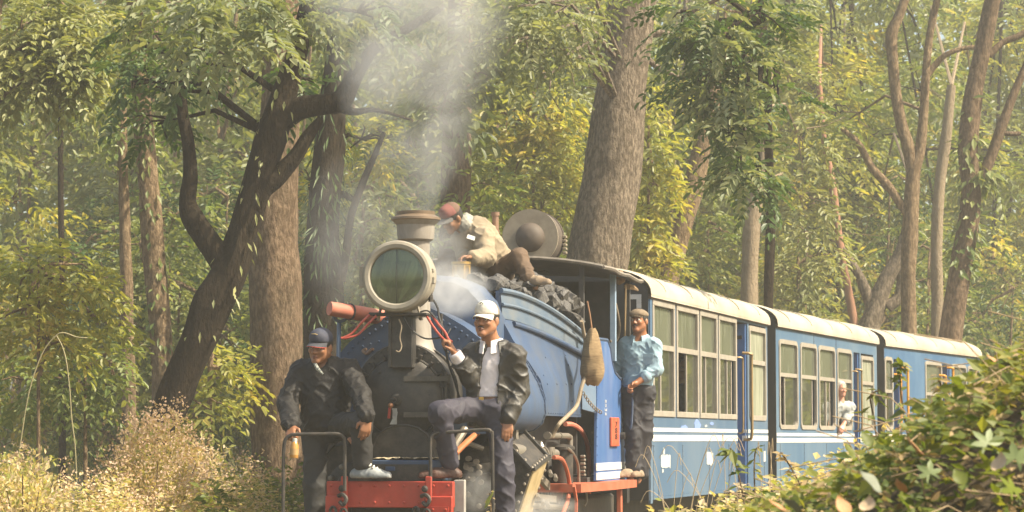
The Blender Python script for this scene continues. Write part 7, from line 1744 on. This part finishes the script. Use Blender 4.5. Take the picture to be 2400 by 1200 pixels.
# weeds standing in front of the coaches
def weed(label, pts, Y, n, lm, leaf=.09, group='weeds in front of the coaches', fine=0):
    P = [at(*p, Y) for p in pts]; root = empty('weed', P[0], label, 'weed', group); o_ = root.location; m = MB(); S_ = spline(P, 5); m.tube([p - o_ for p in S_], .004, 5); m.build('stem', BK_TAN, root)
    k = g3.integers(1, len(S_), n); B = np.array([V3(S_[i]) for i in k]) + g3.normal(0, .006, (n, 3)); a = g3.uniform(0, 2 * math.pi, n); d = nrm_(np.stack([np.cos(a), np.sin(a) * .6, g3.normal(-.25, .35, n)], -1))
    quads_obj('foliage', leaf_quads(B, d, nrm_(np.array([0, -.6, 1]) + g3.normal(0, .3, (n, 3))), leaf * g3.uniform(.5, 1.2, n), leaf * .45 * g3.uniform(.6, 1.2, n)), lm, root); return root
weed('weed with hanging pale yellow leaves before the white patch of the nearest coach', ((1760, 1290), (1748, 1200), (1735, 1130), (1722, 1080), (1712, 1050)), 12.5, 26, CREEP)
weed('slender green weed before the doorway of the nearest coach', ((1800, 1290), (1775, 1200), (1768, 1120), (1770, 1060), (1778, 1048)), 12.8, 34, CREEP, .06)
weed('dry brown weed below the middle coach windows', ((1900, 1250), (1880, 1150), (1850, 1090), (1830, 1060)), 12, 30, DRY, .05)
weed('tall leafy twig before the farthest coach door', ((2140, 1080), (2120, 980), (2110, 900), (2112, 852)), 11, 46, CREEP, .06)
weed('reaching twig with two pale leaves left of the tall leafy twig', ((2060, 1080), (2050, 990), (2040, 930), (2062, 915)), 11, 18, CREEP, .08)
weed('brown leaved twig beside the yellow handrails of the farthest coach', ((2230, 1000), (2215, 930), (2200, 890)), 10.5, 22, DRY, .05)
weed('small plant with brown flower head at the foot of the engine', ((1155, 1300), (1152, 1220), (1150, 1180), (1148, 1155)), 12, 10, DRY, .03, group=None)
lf = link('leaf', oval_mesh('leaf', CREEP, .3, .3)); lf.parent = COL.objects['weed.006']; lf.location = at(1140, 1196, 11.9) - COL.objects['weed.006'].location; lf.scale = (.10,) * 3; lf.rotation_euler = (R(65), 0, R(-75))
P, H = strip(900, 1560, 2100, 11.5, 19, lambda x: np.interp(x, [1560, 1700, 1800, 1900, 2100], [1235, 1210, 1165, 1125, 1050]))
sd2 = P[:, 0] - (1.243 + (P[:, 1] - 23.3) * .28); 
tag(quads_obj('track_scrub', small_plants(P, H, 16, .06, .032, .13), SCRUB), 'dry scrub growing along the line before the coaches', 'undergrowth', kind='stuff')
m = MB(); rs_ = random.Random(8)
dg = empty('dry_grass_tuft', (at(1700, 1250, 13).x, 13, -.2), 'thin arching dry stalks in front of the nearest coach', 'grass')
for i in range(20):
    x0 = rs_.uniform(1560, 1830); e = (x0 + rs_.uniform(-110, 90), rs_.uniform(1010, 1150)); Yq = rs_.uniform(12, 14); m.tube([p - dg.location for p in spline([at(x0, 1270, Yq), at(x0 + (e[0] - x0) * .25, 1150 + (e[1] - 1010) * .3, Yq), at(*e, Yq), at(e[0] + (e[0] - x0) * .35, e[1] + 28, Yq)], 4)], .0016, 4)
m.build('stalks', mat('stem_pale', (.40, .30, .18)), dg)['kind'] = 'stuff'

# ------------------------------------------------------------------ smoke, steam and haze
def vol_mat(name, dens, col, axis=None, scale=2.0, lo=.42, hi=.72, aniso=.2):
    """density from noise, fading from the middle of the domain (object space) outwards"""
    m = bpy.data.materials.new(name); m.use_nodes = True; nt = m.node_tree; L = nt.links; nt.nodes.remove(nt.nodes['Principled BSDF']); out = nt.nodes['Material Output']
    pv = N(nt, 'ShaderNodeVolumePrincipled'); pv.inputs['Color'].default_value = (*col, 1); pv.inputs['Anisotropy'].default_value = aniso; L.new(pv.outputs[0], out.inputs['Volume'])
    tc = N(nt, 'ShaderNodeTexCoord'); nz = N(nt, 'ShaderNodeTexNoise', Scale=scale, Detail=4.0, Roughness=.6, Distortion=.4); L.new(tc.outputs['Object'], nz.inputs['Vector'])
    mr = N(nt, 'ShaderNodeMapRange'); mr.inputs['From Min'].default_value = lo; mr.inputs['From Max'].default_value = hi; L.new(nz.outputs[0], mr.inputs['Value'])
    sp = N(nt, 'ShaderNodeSeparateXYZ'); L.new(tc.outputs['Object'], sp.inputs[0])
    def M(op, a, b=None, c=None):
        n = N(nt, 'ShaderNodeMath', _operation=op)
        for i, q in enumerate((a, b, c)):
            if q is None: continue
            if isinstance(q, (int, float)): n.inputs[i].default_value = q
            else: L.new(q, n.inputs[i])
        return n.outputs[0]
    if axis is None:
        ln = N(nt, 'ShaderNodeVectorMath', _operation='LENGTH'); L.new(tc.outputs['Object'], ln.inputs[0]); f = M('SUBTRACT', 1.0, ln.outputs['Value'])
        n_ = None
    else:
        (x1, x2), (r0, r1), H_ = axis; z = sp.outputs[2]; zn = M('DIVIDE', z, H_)
        cx_ = M('MULTIPLY_ADD', zn, x1, M('MULTIPLY', M('MULTIPLY', zn, zn), x2)); dx = M('SUBTRACT', sp.outputs[0], cx_); r = M('SQRT', M('ADD', M('MULTIPLY', dx, dx), M('MULTIPLY', sp.outputs[1], sp.outputs[1])))
        rad = M('MULTIPLY_ADD', M('POWER', zn, .75), r1 - r0, r0); f = M('SUBTRACT', 1.0, M('DIVIDE', r, rad)); f = M('MULTIPLY', f, M('MULTIPLY_ADD', zn, -.45, 1.15))
    f = M('MAXIMUM', f, 0.0); f = M('MULTIPLY', M('MINIMUM', M('MULTIPLY', f, 1.9), 1.0), mr.outputs[0]); L.new(M('MULTIPLY', f, dens), pv.inputs['Density'])
    return m
s0, s1 = at(972, 503, 18.24), at(975, -60, 18.6); Hs = s1.z - s0.z
m = MB(); rings = []; AX = ((.04, -.12), (.18, .92), Hs)
for i in range(13):
    f = i / 12; r = (AX[1][0] + (AX[1][1] - AX[1][0]) * f ** .75) * 1.02; cx_ = AX[0][0] * f + AX[0][1] * f * f; rings.append([(cx_ + r * math.cos(a), r * math.sin(a), Hs * f) for a in [2 * math.pi * k / 20 for k in range(20)]])
m.loft(rings, closed=True, cap=True); smk = m.build('smoke', vol_mat('smoke', 2.5, (.72, .72, .72), AX, 2.0, .40, .70)); smk.location = s0; tag(smk, 'grey white smoke rising from the chimney', 'smoke', kind='stuff')
def puff(label, px, py, Y, rx, ry, rz, dens, scale=2.2):
    m = MB(); m.lathe([(math.sin(a), -math.cos(a)) for a in [max(1e-4, math.pi * i / 10) for i in range(11)]], (0, 0, 0), (0, 0, 1), 16); k = Y / FPX; o_ = m.build('steam', vol_mat('steam', dens, (.95, .95, .95), None, scale, .30, .70)); o_.location = at(px, py, Y); o_.scale = (rx * k, rz, ry * k); tag(o_, label, 'steam', kind='stuff')
puff('white steam drifting over the blue tank behind the headlight', 1060, 680, 18.55, 100, 75, .35, 4.5)
puff('thin smoke beside the chimney foot', 1000, 590, 19.0, 110, 120, .4, 1.4)
puff('steam escaping beside the red buffer beam', 1115, 1150, 17.95, 50, 65, .25, 2.6)
puff('steam escaping low under the cylinder', 1275, 1190, 18.2, 90, 45, .3, 2.8)
puff('faint drifting smoke left of the headlight', 830, 560, 19.6, 150, 220, .6, .45)
hz = MB(); hz.box((3, 46, 9.3), (130, 116, 21.5)); ho_ = hz.build('haze', None if False else mat('haze_tmp', (1, 1, 1)), flat=True); ho_.data.materials.clear()
hm = bpy.data.materials.new('haze'); hm.use_nodes = True; nt = hm.node_tree; nt.nodes.remove(nt.nodes['Principled BSDF']); pv = N(nt, 'ShaderNodeVolumePrincipled'); pv.inputs['Color'].default_value = (1.0, .98, .92, 1); pv.inputs['Density'].default_value = .0022; pv.inputs['Anisotropy'].default_value = .25
nt.links.new(pv.outputs[0], nt.nodes['Material Output'].inputs['Volume']); ho_.data.materials.append(hm); tag(ho_, 'warm pale haze in the forest air', 'haze', kind='stuff')
